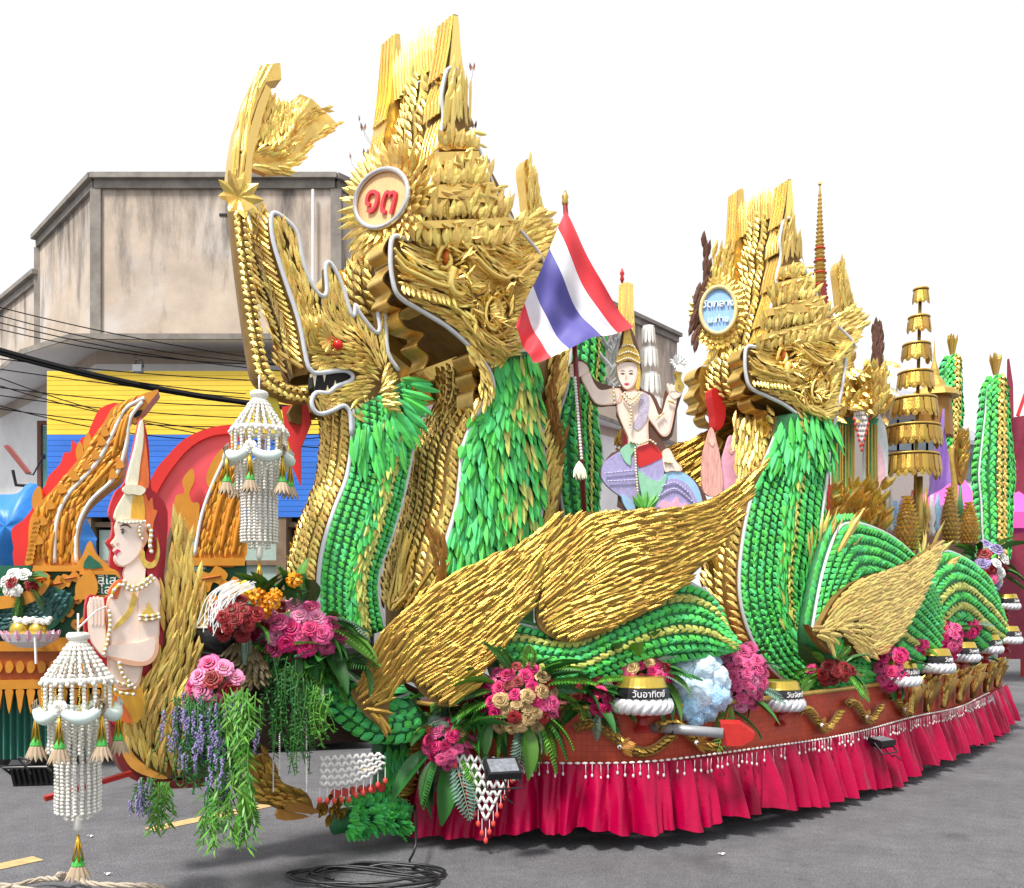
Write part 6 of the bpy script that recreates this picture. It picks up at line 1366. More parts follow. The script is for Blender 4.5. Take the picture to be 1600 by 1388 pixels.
for k, (px, py, Y, R, lb) in enumerate(bl_):
    b = at(px, py, Y); random.seed(60+k)
    th = Thing('alms_bowl', lb, 'alms bowl', base=b, group='alms bowls along the float edge')
    def L_(prof, nm, m, par=None): return MB().lathe([(r*R, z*R) for r, z in prof], b, 28).part(nm, m, th, par, smooth=False)
    o = L_([(.25,-.7),(.3,-.6),(.15,-.45),(.14,-.25),(.5,-.08),(.8,0)], 'stand', REDL)
    for q in range(3):
        P_ = []
        for i in range(72): an_ = 2*math.pi*i/72; w_ = an_*7+q*2.094; rr_ = R*(.84+.12*math.cos(w_)); P_.append(b+Vector((rr_*math.cos(an_), rr_*math.sin(an_), R*(.22+.17*math.sin(w_)))))
        MB().tube(P_, R*.125, 7, True).part('silver_strand', SILVER, th, smooth=True)
    MB().lathe([(.3*R,0),(.84*R,.03*R),(.9*R,.2*R),(.84*R,.42*R)], b, 24).part('ring_core', SILVER, th, smooth=True)
    bo = L_([(.86,.40),(.93,.5),(.92,.66),(.86,.84)], 'bowl', BOWLK)
    li = L_([(.85,.82),(.85,.86),(.83,.90),(.74,1.16),(.70,1.195),(.0,1.2)], 'lid', LIDG)
    MB().box((b.x-.16*R, b.y-.02*R, b.z+1.2*R), (b.x+.2*R, b.y+.03*R, b.z+1.206*R), None).part('coin_slot', DARK, th, li)
    ang = -math.pi/2+(.15 if k == 0 else .55); n_ = Vector((math.cos(ang), math.sin(ang), -.0)); x = Vector((-math.sin(ang), math.cos(ang), 0)); p = b+n_*R*.945+Vector((0,0,R*.65))
    M = Matrix(((x.x, 0, n_.x, 0), (x.y, 0, n_.y, 0), (x.z, 1, n_.z, 0), (0, 0, 0, 1))); M.translation = p
    t_ = text(th, days[k], 0, 0, 0, R*.30, M=M, ext=.002)
    # wrap the lettering round the bowl
    for v in t_.data.vertices:
        q = M @ v.co; a = (v.co.x)/(R*.93); rad = R*.93+v.co.z; w = b+Vector((math.cos(ang+a), math.sin(ang+a), 0))*rad+Vector((0,0,R*.65+v.co.y)); v.co = M.inverted() @ w

# ---------------------------------------------------------------- blue cotton cloud
def cotton():
    m = mat('blue_cotton', (.36, .62, .86), .95, noise=.16, nscale=7, sheen=.5, bump=.8, bscale=25); random.seed(70)
    c = at(1090, 1078, 6.45); mb = MB(); th = Thing('cotton_cloud', 'fluffy pale blue cotton cloud between first and second bowls', 'decoration', base=c)
    W = MATS['white_paint']
    def blob(o, r, name, m):
        ph_ = [random.uniform(0, 6) for _ in range(6)]; mb = MB(); n1, n2 = 20, 14; V = []
        for i in range(n2+1):
            for j in range(n1):
                t = math.pi*i/n2; a = 2*math.pi*j/n1; d = Vector((math.sin(t)*math.cos(a), math.sin(t)*math.sin(a), math.cos(t)))
                k = 1+.13*math.sin(5*d.x+ph_[0])*math.sin(6*d.z+ph_[1])+.09*math.sin(11*d.x+9*d.y+ph_[2])+.06*math.sin(17*d.z+13*d.x+ph_[3])+.05*random.uniform(-1, 1); V.append(o+d*r*k)
        F = [(i*n1+j, i*n1+(j+1) % n1, (i+1)*n1+(j+1) % n1, (i+1)*n1+j) for i in range(n2) for j in range(n1)]
        mb.add(V, F).part(name, m, th, smooth=True)
    k = 6.45/FPX
    m2 = mat('white_blue_cotton', (.62, .78, .90), .95, noise=.12, nscale=7, sheen=.5, bump=.8, bscale=25)
    for px, py, r in ((1070,1050,22),(1100,1042,24),(1118,1058,20),(1062,1080,22),(1090,1078,30),(1120,1088,22),(1072,1105,22),(1102,1108,20),(1085,1124,14),(1112,1040,16),(1058,1065,14),(1128,1070,14)): blob(at(px, py, 6.45+J(.05)), r*k, 'cotton_tuft', m2 if py < 1085 and random.random() < .55 else m)
    # loose fibres
    mbf = MB()
    for i in range(500):
        a, t = random.uniform(0, 6.28), random.uniform(0, 3.14); p = c+Vector((math.sin(t)*math.cos(a)*.19, -abs(math.sin(t)*math.sin(a))*.14, math.cos(t)*.2)); mbf.tube([p, p+Vector((J(.03), J(.02), J(.03))), p+Vector((J(.05), J(.03), J(.05)))], .0008, 3, cap=False)
    tag(mbf.part('cotton_fibres', m2, th), kind='stuff')
cotton()

# ---------------------------------------------------------------- tow arm, nets, flood lamps
ta = Thing('tow_arm', 'grey pipe with red wedge-shaped end box sticking out of hull', 'tow bar', base=at(1090, 1150, 6.25))
GPIPE = mat('grey_pipe', (.34, .35, .37), .45, .3, noise=.1)
MB().tube([at(1015, 1136, 6.3), at(1130, 1146, 6.15)], .036, 14).part('pipe', GPIPE, ta, smooth=True)
MB().tube([at(1048, 1139, 6.26), at(1054, 1139.5, 6.25)], .038, 14).part('pipe_joint', BLACK, ta, smooth=True)
RBX = mat('red_box', (.50, .02, .015), .45, noise=.15)
MB().prism([at(1126,1131,6.18), at(1158,1132,6.18), at(1180,1148,6.18), at(1176,1156,6.18), at(1160,1166,6.18), at(1128,1166,6.18)], (.03, .16, .01)).part('end_box', RBX, ta)
def net(lb, P, rows, cols, fr=None, fringe=True, tri=False, seed=0, flowers=True):
    random.seed(seed); th = Thing('pearl_net', lb, 'net', base=P(.5, 0)); mb = MB(); n = cols
    for i in range(n):
        for j in range(rows):
            for s in (1, -1):
                u0 = (i+(.5 if j % 2 else 0))/n; u1 = u0+s*.5/n
                a, b = (u0, j/rows), (u1, (j+1)/rows)
                if min(u0, u1) < -.01 or max(u0, u1) > 1.01: continue
                if tri and (abs(a[0]-.5)*2 > 1-a[1]*.98+.02 or abs(b[0]-.5)*2 > 1-b[1]*.98+.04): continue
                p, q = P(*a), P(*b); mb.tube([p, (p+q)/2+Vector((0, -.004, 0)), q], .0105, 5)
    mb.part('mesh', PEARL, th, smooth=True)
    md_ = MB(); mf = MB()
    for i in range(n+1):
        u = i/n
        for side in ((0,) if not tri else (0,)):
            v = 1 if not tri else 1-abs(u-.5)*2
            p = P(u, v); l = .06+.02*random.random()
            md_.tube([p, p+Vector((0, -.005, -l))], .003, 4); mf.ball(p+Vector((0, -.008, -l-.014)), .016, 6, 4, (1, .8, 1.4))
            if tri:
                p = P(min(max(u+.5/n, 0), 1), max(0, 1-abs(u+.5/n-.5)*2)); md_.tube([p, p+Vector((0, -.005, -l))], .003, 4); mf.ball(p+Vector((0, -.008, -l-.014)), .016, 6, 4, (1, .8, 1.4))
    md_.part('drop_strings', PEARL, th); mf.part('coral_drops', mat('coral_drop', (.75, .07, .05), .5, noise=.1) if 'coral_drop' not in MATS else MATS['coral_drop'], th, smooth=True)
net('triangular white pearl net with coral drops on the magenta skirt', lambda u, v: at(712+94*u, 1178+8*u+112*v, 5.98-.03*v), 9, 8, tri=True, seed=80)
net('white lattice net swag under the bow coil', lambda u, v: at(500+102*u, 1182-6*u+(48-26*u+12*math.sin(math.pi*u))*v, 5.75+.12*u), 5, 9, seed=81)
ps = Thing('pearl_strands', 'three hanging pearl strands under the large rose bouquet', 'beads', base=at(450, 1150, 5.6))
for px, y0, y1 in ((427, 1145, 1240), (437, 1148, 1215), (479, 1105, 1240)):
    mb = MB(); n = int((y1-y0)/3.1)
    for i in range(n): mb.ball(at(px, y0+(y1-y0)*i/n, 5.55), .0062, 6, 4)
    mb.part('strand', PEARL, ps, smooth=True)
LENS = mat('lamp_glass', (.22, .24, .27), .15, noise=.3, nscale=30)
def flood(lb, px, py, Y, s, up, yaw):
    p = at(px, py, Y); th = Thing('flood_lamp', lb, 'lamp', base=p, group='black flood lamps')
    R_ = Matrix.Translation(p) @ Matrix.Rotation(yaw, 4, 'Z') @ Matrix.Rotation(up, 4, 'X')
    MB().box((-.13*s, -.025*s, -.09*s), (.13*s, .035*s, .09*s), R_).part('housing', BLACK, th)
    mb = MB()
    for i in range(7): mb.box((-.11*s+i*.034*s, .036*s, -.07*s), (-.10*s+i*.034*s, .06*s, .07*s), R_)
    mb.part('cooling_fin', BLACK, th); MB().box((-.11*s, -.029*s, -.07*s), (.11*s, -.0255*s, .07*s), R_).part('lens', LENS, th)
    MB().tube([R_ @ Vector(q) for q in ((-.135*s, .01, 0), (-.135*s, .10*s, -.12*s), (.135*s, .10*s, -.12*s), (.135*s, .01, 0))], .009*s, 6).part('bracket', BLACK, th)
    MB().tube(crom([R_ @ Vector(q) for q in ((0, .06*s, -.03*s), (.03, .14*s, -.12*s), (-.02, .1*s, -.2*s), (.05, .16*s, -.22*s))], 5), .007*s, 6).part('cable', BLACK, th, smooth=True)
flood('black flood lamp facing up in front of the triangular net', 785, 1200, 5.72, .85, -1.0, .3)
flood('black flood lamp on the red bar left of the front garland', 52, 1207, 4.55, .75, math.pi+.5, .15)
flood('black flood lamp clamped to the skirt edge right of the tow box', 1378, 1158, 7.9, .8, -1.4, .6)
flood('small flood lamp at the stern end of the skirt', 1548, 1098, 11.6, .95, -.2, .9)
MB().tube([at(70, 1248, 4.65), at(205, 1208, 5.0)], .018, 4).top('red_lamp_bar', RBX, 'red square bar carrying the leftmost flood lamp', 'bar')
# black bowl and beam at the bow
bw = Thing('black_bowl', 'black bowl under the red roses at the bow', 'bowl', base=at(345, 1018, 5.6)); b = at(345, 1018, 5.6)
MB().lathe([(.05,-.02),(.14,0),(.17,.06),(.175,.13),(.165,.15),(.14,.15)], b, 24).part('body', BOWLK, bw, smooth=True)
MB().lathe([(.178,.145),(.182,.15),(.178,.157)], b, 24).part('rim', SILVER, bw, smooth=True)
mb = MB(); random.seed(90)
for i in range(26):
    p = at(352+J(22), 925+J(6), 5.32); mb.tube(crom([p+Vector((.1, 0, .05)), p, p+Vector((-.05+J(.05), -.02, -.07)), p+Vector((-.06+J(.07), -.02, -.2-J(.06)))], 4), .0035, 4)
mb.top('string_fringe', WHITE, 'white string fringe draped over the red roses at bow', 'string')
bp_ = Thing('bow_beam', 'dark bow beam carrying the flame plume and flowers', 'beam', base=at(400, 1100, 5.5))
MB().prism([at(250,1180,5.45), at(330,1150,5.5), at(420,1080,5.75), at(560,1030,6.2), at(660,1080,6.6), at(640,1160,6.6), at(540,1160,6.2), at(420,1170,5.8), at(330,1216,5.5), at(262,1216,5.4)], (-.12, .3, 0)).part('beam', mat('dark_brown_wood', (.06, .03, .02), .6, noise=.3), bp_)
MB().prism([at(330,1030,5.62), at(520,985,5.95), at(560,1060,6.1), at(420,1110,5.85), at(330,1080,5.62)], (-.1, .25, 0)).part('flower_tray', MATS['dark_brown_wood'], bp_)
wr = Thing('dark_leaf_roll', 'dark bronze leaf roll beside the black bowl', 'ornament', base=at(385, 1035, 5.55))
lv = Leaves(wr, 'bronze_leaf', 'leaf', mat('dark_bronze_leaf', (.10, .075, .03), .45, .3, var=.35), cap=80); random.seed(91)
for i in range(70):
    u = i/70; a = u*30; c = at(372+26*math.sin(u*2.4), 1000+u*62, 5.5); lv.add(c+Vector((.05*math.cos(a), -.05*abs(math.sin(a)), 0)), (math.cos(a)*.6, -.3, -1), (math.cos(a), -1, .2), .11, .04, .25)
lv.done()

# ---------------------------------------------------------------- claw foot and bird head under the bow
cf = Thing('green_claw_leg', 'green scaled serpent leg with gold spines and clawed foot', 'sculpture', FA, base_of(FA, 610, 1300))
slab(cf, 'leg', [(598,1165),(640,1158),(636,1200),(628,1230),(612,1262),(596,1250),(600,1210)], GREEND, -.12, .16, 3)
lv = Leaves(cf, 'green_scale', 'leaf', GREEN, cap=150); random.seed(92); fill(lv, [(600,1163),(640,1158),(636,1200),(628,1230),(612,1262),(598,1250),(602,1210)], -.1, [(615,1170,612,1220),(612,1220,606,1255)], .10, .05, 2.6, None, .2)
for i in range(230):
    u = random.random(); a = random.uniform(-1.4, 1.8); c = FA.loc(535+u*92, 1280-10*math.sin(u*3)+6*u, -.02); lv.add(c+Vector((0, -.08*math.cos(a), .085*math.sin(a))), (.4-J(.5), -.3*math.cos(a), .4*math.sin(a)+.2), (0, -math.cos(a), math.sin(a)), .085, .05, .45)
for i in range(14): a = i*.45; lv.add(FA.loc(628, 1272, -.02), (math.cos(a), -.5, math.sin(a)), (0, -1, 0), .12, .05, .3)
for i in range(5): lv.add(FA.loc(545+i*5, 1292, -.05), (-.2+.15*i, -.3, -1), OUT, .11, .05, .2)
lv.done(); MB().tube([FA.loc(520, 1285, -.1), FA.loc(575, 1276, -.1), FA.loc(630, 1280, -.1)], .085, 10).part('foot', GREEND, cf, smooth=True)
lv = Leaves(cf, 'gold_spine', 'leaf', GOLDW, cap=60)
for i in range(17): u = i/16; lv.add(FA.loc(642-6*u-26*u*u, 1160+u*112, -.06), (1, -.2, .25+J(.2)), OUT, .12, .035, .1); lv.add(FA.loc(638-6*u-26*u*u, 1164+u*108, -.04), (1, -.3, J(.2)), OUT, .1, .03, .2)
for i in range(40): u = random.random(); lv.add(FA.loc(500+u*45, 1262+J(16), -.04), (-.6, -.4, J(.8)), OUT, .11, .04, .3)
lv.done()
bh = Thing('gold_bird_head', 'brown gold leaf bird head under the bow foliage', 'sculpture', FA, base_of(FA, 450, 1280))
slab(bh, 'head', [(396,1190),(420,1180),(430,1200),(440,1222),(480,1240),(490,1272),(470,1268),(440,1266),(420,1258),(400,1250)], GOLDB, .0, .05, 3)
lv = Leaves(bh, 'feather', 'leaf', GOLDW, cap=100); fill(lv, [(392,1195),(422,1178),(432,1205),(445,1225),(480,1240),(488,1262),(440,1264),(410,1250)], .0, [(430,1240,400,1200),(470,1250,430,1235),(450,1258,410,1250)], .12, .045, 2.6, None, .25); lv.done()
slab(bh, 'beak', [(440,1250),(470,1254),(500,1268),(486,1272),(466,1270),(446,1266)], BRONZE, .03, .04, 2)
slab(bh, 'lower_beak', [(436,1264),(466,1272),(484,1276),(458,1282),(434,1280)], BRONZE, .02, .03, 2)
for i in range(6): slab(cf, 'coral_flower', [(520+i*14,1240-i*2),(526+i*14,1234-i*2),(532+i*14,1238-i*2),(530+i*14,1246-i*2),(523+i*14,1247-i*2)], MATS['coral_drop'], .03, .04, 2)

# ---------------------------------------------------------------- road clutter
mb = MB(); P = [at(648, 1298, 6.1)*Vector((1,1,0))+Vector((0,0,.3)), gp(650, 1320, .15), gp(640, 1352, .02)]; random.seed(95)
cx, cy = 0, 0; c0 = gp(580, 1372, .012)
for i in range(90):
    a = i*.33; r = .34+.10*math.sin(i*.21)+.05*math.sin(i*.77); P.append(c0+Vector((r*1.15*math.cos(a)+.06*math.sin(i*.13), .5*r*math.sin(a)+.05*math.sin(i*.31), .004+.004*(i % 7))))
mb.tube(crom(P, 3), .0085, 6).top('power_cable', BLACK, 'loose coil of black power cable on the road', 'cable', smooth=True)
ROPE = mat('rope_beige', (.50, .42, .33), .8, noise=.2, nscale=60, bump=.6, bscale=120)
rp = MB()
Q = [gp(-20, 1400, .02), gp(60, 1378, .03), gp(95, 1376, .06), gp(92, 1370, .10), gp(110, 1372, .05), gp(150, 1385, .03), gp(240, 1388, .04), gp(250, 1400, .02), gp(130, 1405, .02), gp(0, 1386, .02)]
for off in range(3):
    C = crom(Q, 10); W_ = []
    for i, p in enumerate(C): a = i*.75+off*2.09; W_.append(p+Vector((.0085*math.cos(a), .004*math.cos(a), .0085*math.sin(a)+.012)))
    rp.tube(W_, .0095, 6)
rp.top('beige_rope', ROPE, 'beige twisted rope lying at the bottom left corner', 'rope', smooth=True)

# ---------------------------------------------------------------- shrine, tiered umbrellas and more on the rear deck
def T(name, lb, cat, px, py, Y, group=None): return Thing(name, lb, cat, base=at(px, py, Y), group=group)
YG = 10.2
um = T('tiered_umbrella', 'tall seven-tiered gold umbrella on a pole behind the green hump', 'umbrella', 1428, 850, YG)
MB().tube([at(1428, 850, YG), at(1438, 455, YG)], .02, 8).part('pole', GOLDD, um, smooth=True)
MB().tube([at(1437, 850, YG-.1), at(1437, 745, YG-.1)], .035, 8).part('post', GOLDD, um, smooth=True)
random.seed(101)
for cx, y0, y1, hw in ((1439,452,482,10),(1436,496,528,14.5),(1432,539,573,19),(1430,583,618,24),(1428,624,662,31),(1424,668,707,40),(1419,713,757,43)):
    c = at(cx, y0, YG); r = hw*YG/FPX; h = (y1-y0)*YG/FPX
    tier = MB().lathe([(r*.2, .01), (r*.97, .0), (r, -.02), (r*1.02, -h*.45)], c, 20).part('tier', GOLDB, um)
    mb = MB().tube([c+Vector((r*1.03*math.cos(i*.314), r*1.03*math.sin(i*.314), -.005)) for i in range(20)], .014, 6, True).part('tier_rim', GOLDD, um, tier, smooth=True)
    n = max(9, int(2*math.pi*r/.075)); V, F = leaf_geo('tongue'); me = leaf_mesh('tongue', GOLDW)
    for lay, (l, z0) in enumerate(((.62, -.03), (.62, -h*.24))):
        for i in range(n):
            a = 2*math.pi*(i+.5*lay)/n+J(.03); d = Vector((.10*math.cos(a), .10*math.sin(a), -1)).normalized(); nr = Vector((math.cos(a), math.sin(a), .1)); y = nr.cross(d).normalized(); nr = d.cross(y)
            p = c+Vector((r*(1.05-.02*lay)*math.cos(a), r*(1.05-.02*lay)*math.sin(a), z0)); L = h*l; w = 2*math.pi*r/n*.98
            if math.sin(a) > .35: continue
            o = bpy.data.objects.new('petal', me); COL.objects.link(o); o.parent = tier
            o.matrix_local = Matrix(((d.x*L, y.x*w, nr.x*w, p.x), (d.y*L, y.y*w, nr.y*w, p.y), (d.z*L, y.z*w, nr.z*w, p.z), (0,0,0,1)))
# white tiered umbrella
uw = T('tiered_umbrella', 'small white tiered umbrella behind the painted deity head', 'umbrella', 1018, 700, 8.2)
MB().tube([at(1018, 720, 8.2), at(1014, 508, 8.2)], .015, 8).part('pole', WHITE, uw)
for cx, y0, y1, hw in ((1013,510,536,9),(1014,544,574,12),(1016,584,616,14),(1018,622,660,17)):
    c = at(cx, y0, 8.2); r = hw*8.2/FPX; h = (y1-y0)*8.2/FPX; tier = MB().lathe([(r*.2,.01),(r,0),(r*1.03,-h*.5)], c, 14).part('tier', SILVER, uw)
    n = 12; me = leaf_mesh('tongue', WHITE)
    for i in range(n):
        a = 2*math.pi*i/n; d = Vector((.08*math.cos(a), .08*math.sin(a), -1)).normalized(); nr = Vector((math.cos(a), math.sin(a), .1)); y = nr.cross(d).normalized(); nr = d.cross(y); p = c+Vector((r*1.06*math.cos(a), r*1.06*math.sin(a), -.02)); L = h; w = 2*math.pi*r/n
        if math.sin(a) > .35: continue
        o = bpy.data.objects.new('petal', me); COL.objects.link(o); o.parent = tier; o.matrix_local = Matrix(((d.x*L, y.x*w, nr.x*w, p.x), (d.y*L, y.y*w, nr.y*w, p.y), (d.z*L, y.z*w, nr.z*w, p.z), (0,0,0,1)))
sv = T('silver_leaf_plume', 'silver leaf plume between green neck and painted deity', 'ornament', 958, 640, 7.6)
lv = Leaves(sv, 'silver_leaf', 'blade', SILVER, cap=60); random.seed(102)
for i in range(60): u = random.random(); lv.add(at(958+J(12), 640-u*100, 7.6), (J(1)+.3, -.3, .5), (0, -1, .2), .16, .035, .15)
lv.done()
br = T('straw_broom_post', 'gold straw bundle post with red finial behind the flag', 'post', 978, 560, 8.0)
MB().lathe([(.05,-.9),(.055,-.3),(.065,.0),(.05,.02),(.02,.03)], at(978, 448, 8.0), 14).part('bundle', GOLDR, br); mb = MB()
for i in range(60): a = random.uniform(math.pi, 2*math.pi); p = at(978, 448, 8.0)+Vector((.06*math.cos(a), .06*math.sin(a), .01)); mb.tube([p, p+Vector((J(.02), -.01, -random.uniform(.3, .6)))], .005, 4)
tag(mb.part('straw', GOLD, br), kind='stuff'); MB().lathe([(.008,0),(.02,.03),(.012,.06),(.022,.08),(.003,.13)], at(972, 442, 7.95), 8).part('finial', RED, br, smooth=True); MB().tube([at(978,560,8.0), at(978,700,8.0)], .04, 8).part('stem', MAROON, br)
# shrine with green columns
sr = T('gold_shrine', 'gold roofed shrine with green columns on the rear deck', 'shrine', 1330, 850, 9.9); GCOL = mat('green_column', (.06, .28, .10), .45, noise=.15)
for px in (1308, 1326, 1362): MB().lathe([(.07,0),(.07,.05),(.055,.08),(.055,.9),(.075,.95)], at(px, 790, 9.9), 12).part('column', GCOL, sr)
for px in (1308, 1326, 1362):
    mb = MB()
    for i in range(6): a = math.pi+i*.6; p = at(px, 790, 9.9)+Vector((.057*math.cos(a), .057*math.sin(a), .1)); mb.tube([p, p+Vector((0,0,.78))], .009, 4)
    mb.part('column_rib', GOLDW, sr)
MB().prism([at(1292,585,9.8), at(1378,592,9.8), at(1372,650,9.8), at(1300,652,9.8)], (.1, .8, 0)).part('roof_box', GOLDW, sr)
lv = Leaves(sr, 'roof_leaf', 'leaf', GOLD, cap=120); random.seed(103)
for i in range(120): lv.add(at(random.uniform(1290,1385), random.uniform(560,655), 9.75), (J(.8), -.4, random.choice((-.6, 1))), (0, -1, .2), random.uniform(.14,.25), .07, .2)
lv.done()
lv = Leaves(sr, 'base_leaf', 'leaf', GOLD, cap=120)
for i in range(110): lv.add(at(random.uniform(1295,1380), random.uniform(765,835), 9.8), (J(.6), -.6, .7), (0, -1, .2), random.uniform(.16,.26), .07, .2)
lv.done(); MB().prism([at(1296,768,10.), at(1384,768,10.), at(1384,1000,10.), at(1296,1000,10.)], (0, .6, 0)).part('plinth', GOLDB, sr)
net('white and coral bead net hanging on the shrine', lambda u, v: at(1334+24*u, 642+50*v, 9.7), 6, 6, tri=True, seed=104)
PNKS = mat('pale_pink_silk', (.80, .50, .58), .5, noise=.2, nscale=12)
fgr = T('pink_silk_panel', 'pale oval picture panel with pink flowers behind gold umbrella', 'panel', 1368, 780, 9.95)
MB().prism([at(x, y, 9.9) for x, y in sm2([(1368,640),(1384,670),(1388,720),(1382,770),(1366,785),(1352,765),(1350,710),(1356,665)], 3)], (0, .05, 0)).part('panel', mat('pale_panel', (.72, .78, .78), .5, noise=.1), fgr)
MB().prism([at(x, y, 9.88) for x, y in sm2([(1370,690),(1380,710),(1384,750),(1376,776),(1362,772),(1356,740),(1362,705)], 3)], (0, .015, 0)).part('pink_motif', PNKS, fgr)
dk = T('dark_feather_finial', 'dark brown feather bundle rising behind the gold shrine', 'ornament', 1372, 600, 9.6)
lv = Leaves(dk, 'dark_feather', 'leaf', BRW, cap=60)
for i in range(46): u = random.random(); lv.add(at(1371+J(8)*(1-u*.4), 580-u*60, 9.6), (J(.25), -.1, 1), (J(.5), -1, 0), .17, .05, .12)
lv.done(); lv = Leaves(dk, 'gold_feather', 'leaf', GOLD, cap=40)
for i in range(40): u = random.random(); lv.add(at(1374+J(9), 650-u*70, 9.58), (J(.5), -.2, 1), (0, -1, 0), .15, .05, .2)
lv.done()
rpost = MB().tube([at(1292, 820, 9.4), at(1294, 690, 9.4)], .03, 8).top('red_post', RED, 'dark red post right of the second serpent neck', 'post')
# spire behind the second serpent
spx = T('ringed_spire', 'slim red and gold ringed spire behind the second serpent head', 'spire', 1281, 600, 10.4)
prof = []; z = 0; b = at(1281, 520, 10.4)
for i in range(34):
    r = .078*(1-i/36)**1.05+.012; zz = i*.048; prof += [(r*1.15, zz), (r*1.25, zz+.014), (r*.8, zz+.02), (r*.8, zz+.044)]
MB().lathe(prof+[(.008, 1.7),(.02,1.72),(.015,1.74),(.002,1.77)], b, 12).part('spire', GOLDD, spx)
mb = MB()
for i in (2, 5, 8, 11, 14, 17, 20): r = .078*(1-i/36)**1.05+.012; mb.tube([b+Vector((r*1.28*math.cos(a*.7), r*1.28*math.sin(a*.7), i*.048+.012)) for a in range(9)], .009, 5, True)
mb.part('red_ring', RED, spx); MB().lathe([(.12,-.6),(.11,-.2),(.09,0)], b, 12).part('base', MAROON, spx)
yf = T('yellow_pennant', 'yellow and red cloth pennants below the ringed spire', 'pennant', 1272, 520, 9.9)
for pts, m, dy in (([(1262,520),(1272,438),(1282,505),(1290,515)], BYEL, 0), ([(1282,440),(1290,440),(1296,500),(1288,510)], MAROON, .1), ([(1294,470),(1298,472),(1300,515),(1296,515)], GCOL, .12), ([(1255,520),(1262,470),(1268,520)], BYEL, .05)): MB().prism([at(x, y, 9.9+dy) for x, y in pts], (0, .012, 0)).part('cloth', m, yf)
# gold scale cones
for k, (cx, y0, y1, w, Y, lb) in enumerate(((1417,860,775,17,9.9,'gold leaf cone left of the umbrella post'), (1484,850,760,13,10.6,'slim gold leaf cone right of the purple cloth'), (1514,850,785,14,11.4,'short gold leaf cone beside the far green serpent'))):
    th = T('gold_leaf_cone', lb, 'cone', cx, y0, Y, 'gold leaf cones'); c = at(cx, y0, Y); h = (y0-y1)*Y/FPX; r = w*Y/FPX; random.seed(110+k)
    MB().lathe([(r*.7,0),(r,h*.25),(r*.8,h*.6),(r*.1,h)], c, 12).part('core', GOLDB, th, smooth=True); lv = Leaves(th, 'cone_leaf', 'leaf', GOLD, cap=110)
    for i in range(13):
        u = i/13; rr = r*(.75+.5*u if u < .3 else .95*(1-(u-.3)/.75))
        for j in range(10): a = math.pi+j*.36+.17*(i % 2)-.1; lv.add(c+Vector((rr*math.cos(a), rr*math.sin(a), h*u)), (math.cos(a)*.5, math.sin(a)*.5, .8), (math.cos(a), math.sin(a), 0), r*.55, r*.3, .3)
    lv.done()
# purple cloth, fan, small roof spire
PURP = mat('lilac_cloth', (.42, .22, .72), .5, noise=.08, sheen=.3)
P0 = [(1475,640),(1462,665),(1455,720),(1446,760),(1450,785),(1478,770),(1482,730),(1484,690)]
mb = MB(); cc = at(1466, 715, 10.9)
mb.sheet(lambda u, v: at(1474+(-28+v*40)*u**.8+3*math.sin(v*9+u*3), 640+u*(140-25*v), 10.9)+Vector((0, .05*math.sin(v*8+u*4), 0)), 14, 12).top('lilac_cloth', PURP, 'draped lilac cloth hanging right of the tiered gold umbrella', 'cloth', smooth=True)
pf = T('peacock_fan', 'brown feather fan on a curved gold handle', 'fan', 1490, 800, 11.2)
MB().tube(crom([at(1490,820,11.2), at(1491,760,11.2), at(1486,720,11.2), at(1488,698,11.2)], 5), .04, 8).part('handle', GOLDD, pf, smooth=True)
MB().prism([at(x, y, 11.2) for x, y in sm2([(1504,668),(1512,700),(1512,735),(1502,758),(1494,735),(1494,700)], 4)], (0, .06, 0)).part('fan_board', BRONZE, pf); lv = Leaves(pf, 'fan_leaf', 'leaf', GOLDW, cap=40)
for i in range(40): u = random.random(); lv.add(at(1504+J(6), 750-u*70, 11.17), (J(.5), -.1, 1), (0, -1, 0), .14, .05, .2)
lv.done()
tp = T('small_gold_spire', 'small gold temple roof spire right of the umbrella', 'spire', 1460, 640, 11.5); MB().lathe([(.30,0),(.26,.08),(.14,.14),(.12,.2),(.06,.28),(.05,.36),(.015,.5),(.002,.75)], at(1460, 622, 11.5), 12).part('roof', GOLDD, tp, smooth=False); MB().lathe([(.22,-.5),(.2,0)], at(1460, 622, 11.5), 12).part('body', BRONZE, tp)
# far green serpents standing upright
def far_naga(lb, px, y0, y1, w, Y, lean=0.):
    fr = Frame(px, Y, 10); th = Thing('upright_serpent', lb, 'sculpture', fr, base_of(fr, px, y1), group='upright serpents on the far float')
    def e(s): return [(px+s*w*f+lean*(1-u), y0+(y1-y0)*u) for u, f in ((0,.12),(.08,.5),(.2,.62),(.4,.85),(.55,1.),(.7,.86),(.85,.8),(1,.65))]
    b = Body(th, e(-1), e(1), 0, .1, .12, .03, 30); b.core('body', GREEND); b.led('A'); b.led('B'); lv = Leaves(th, 'green_leaf', 'leaf', GREEN, cap=160); plait(lv, b.front, 0, 1, 1, .2, .09, out=FRT); plait(lv, b.near, 0, .33, 2, .2, .09, out=OUT); plait(lv, b.near, .68, 1, 2, .2, .09, out=OUT); lv.done()
    lv = Leaves(th, 'gold_leaf', 'leaf', GOLD, cap=120); plait(lv, b.near, .34, .67, 2, .18, .08, out=OUT); lv.done(); lv = Leaves(th, 'tip_leaf', 'blade', GOLDW, cap=20)
    for i in range(12): lv.add(fr.loc(px+lean, y0+6, -.1), (J(.25), J(.2), 1), OUT, .42, .06, .05)
    lv.done()
random.seed(120)
far_naga('large far green serpent with gold belly at right edge', 1556, 588, 870, 27, 13.6)
far_naga('slim far green serpent behind the small gold spire', 1484, 556, 720, 16, 14.5, 4)
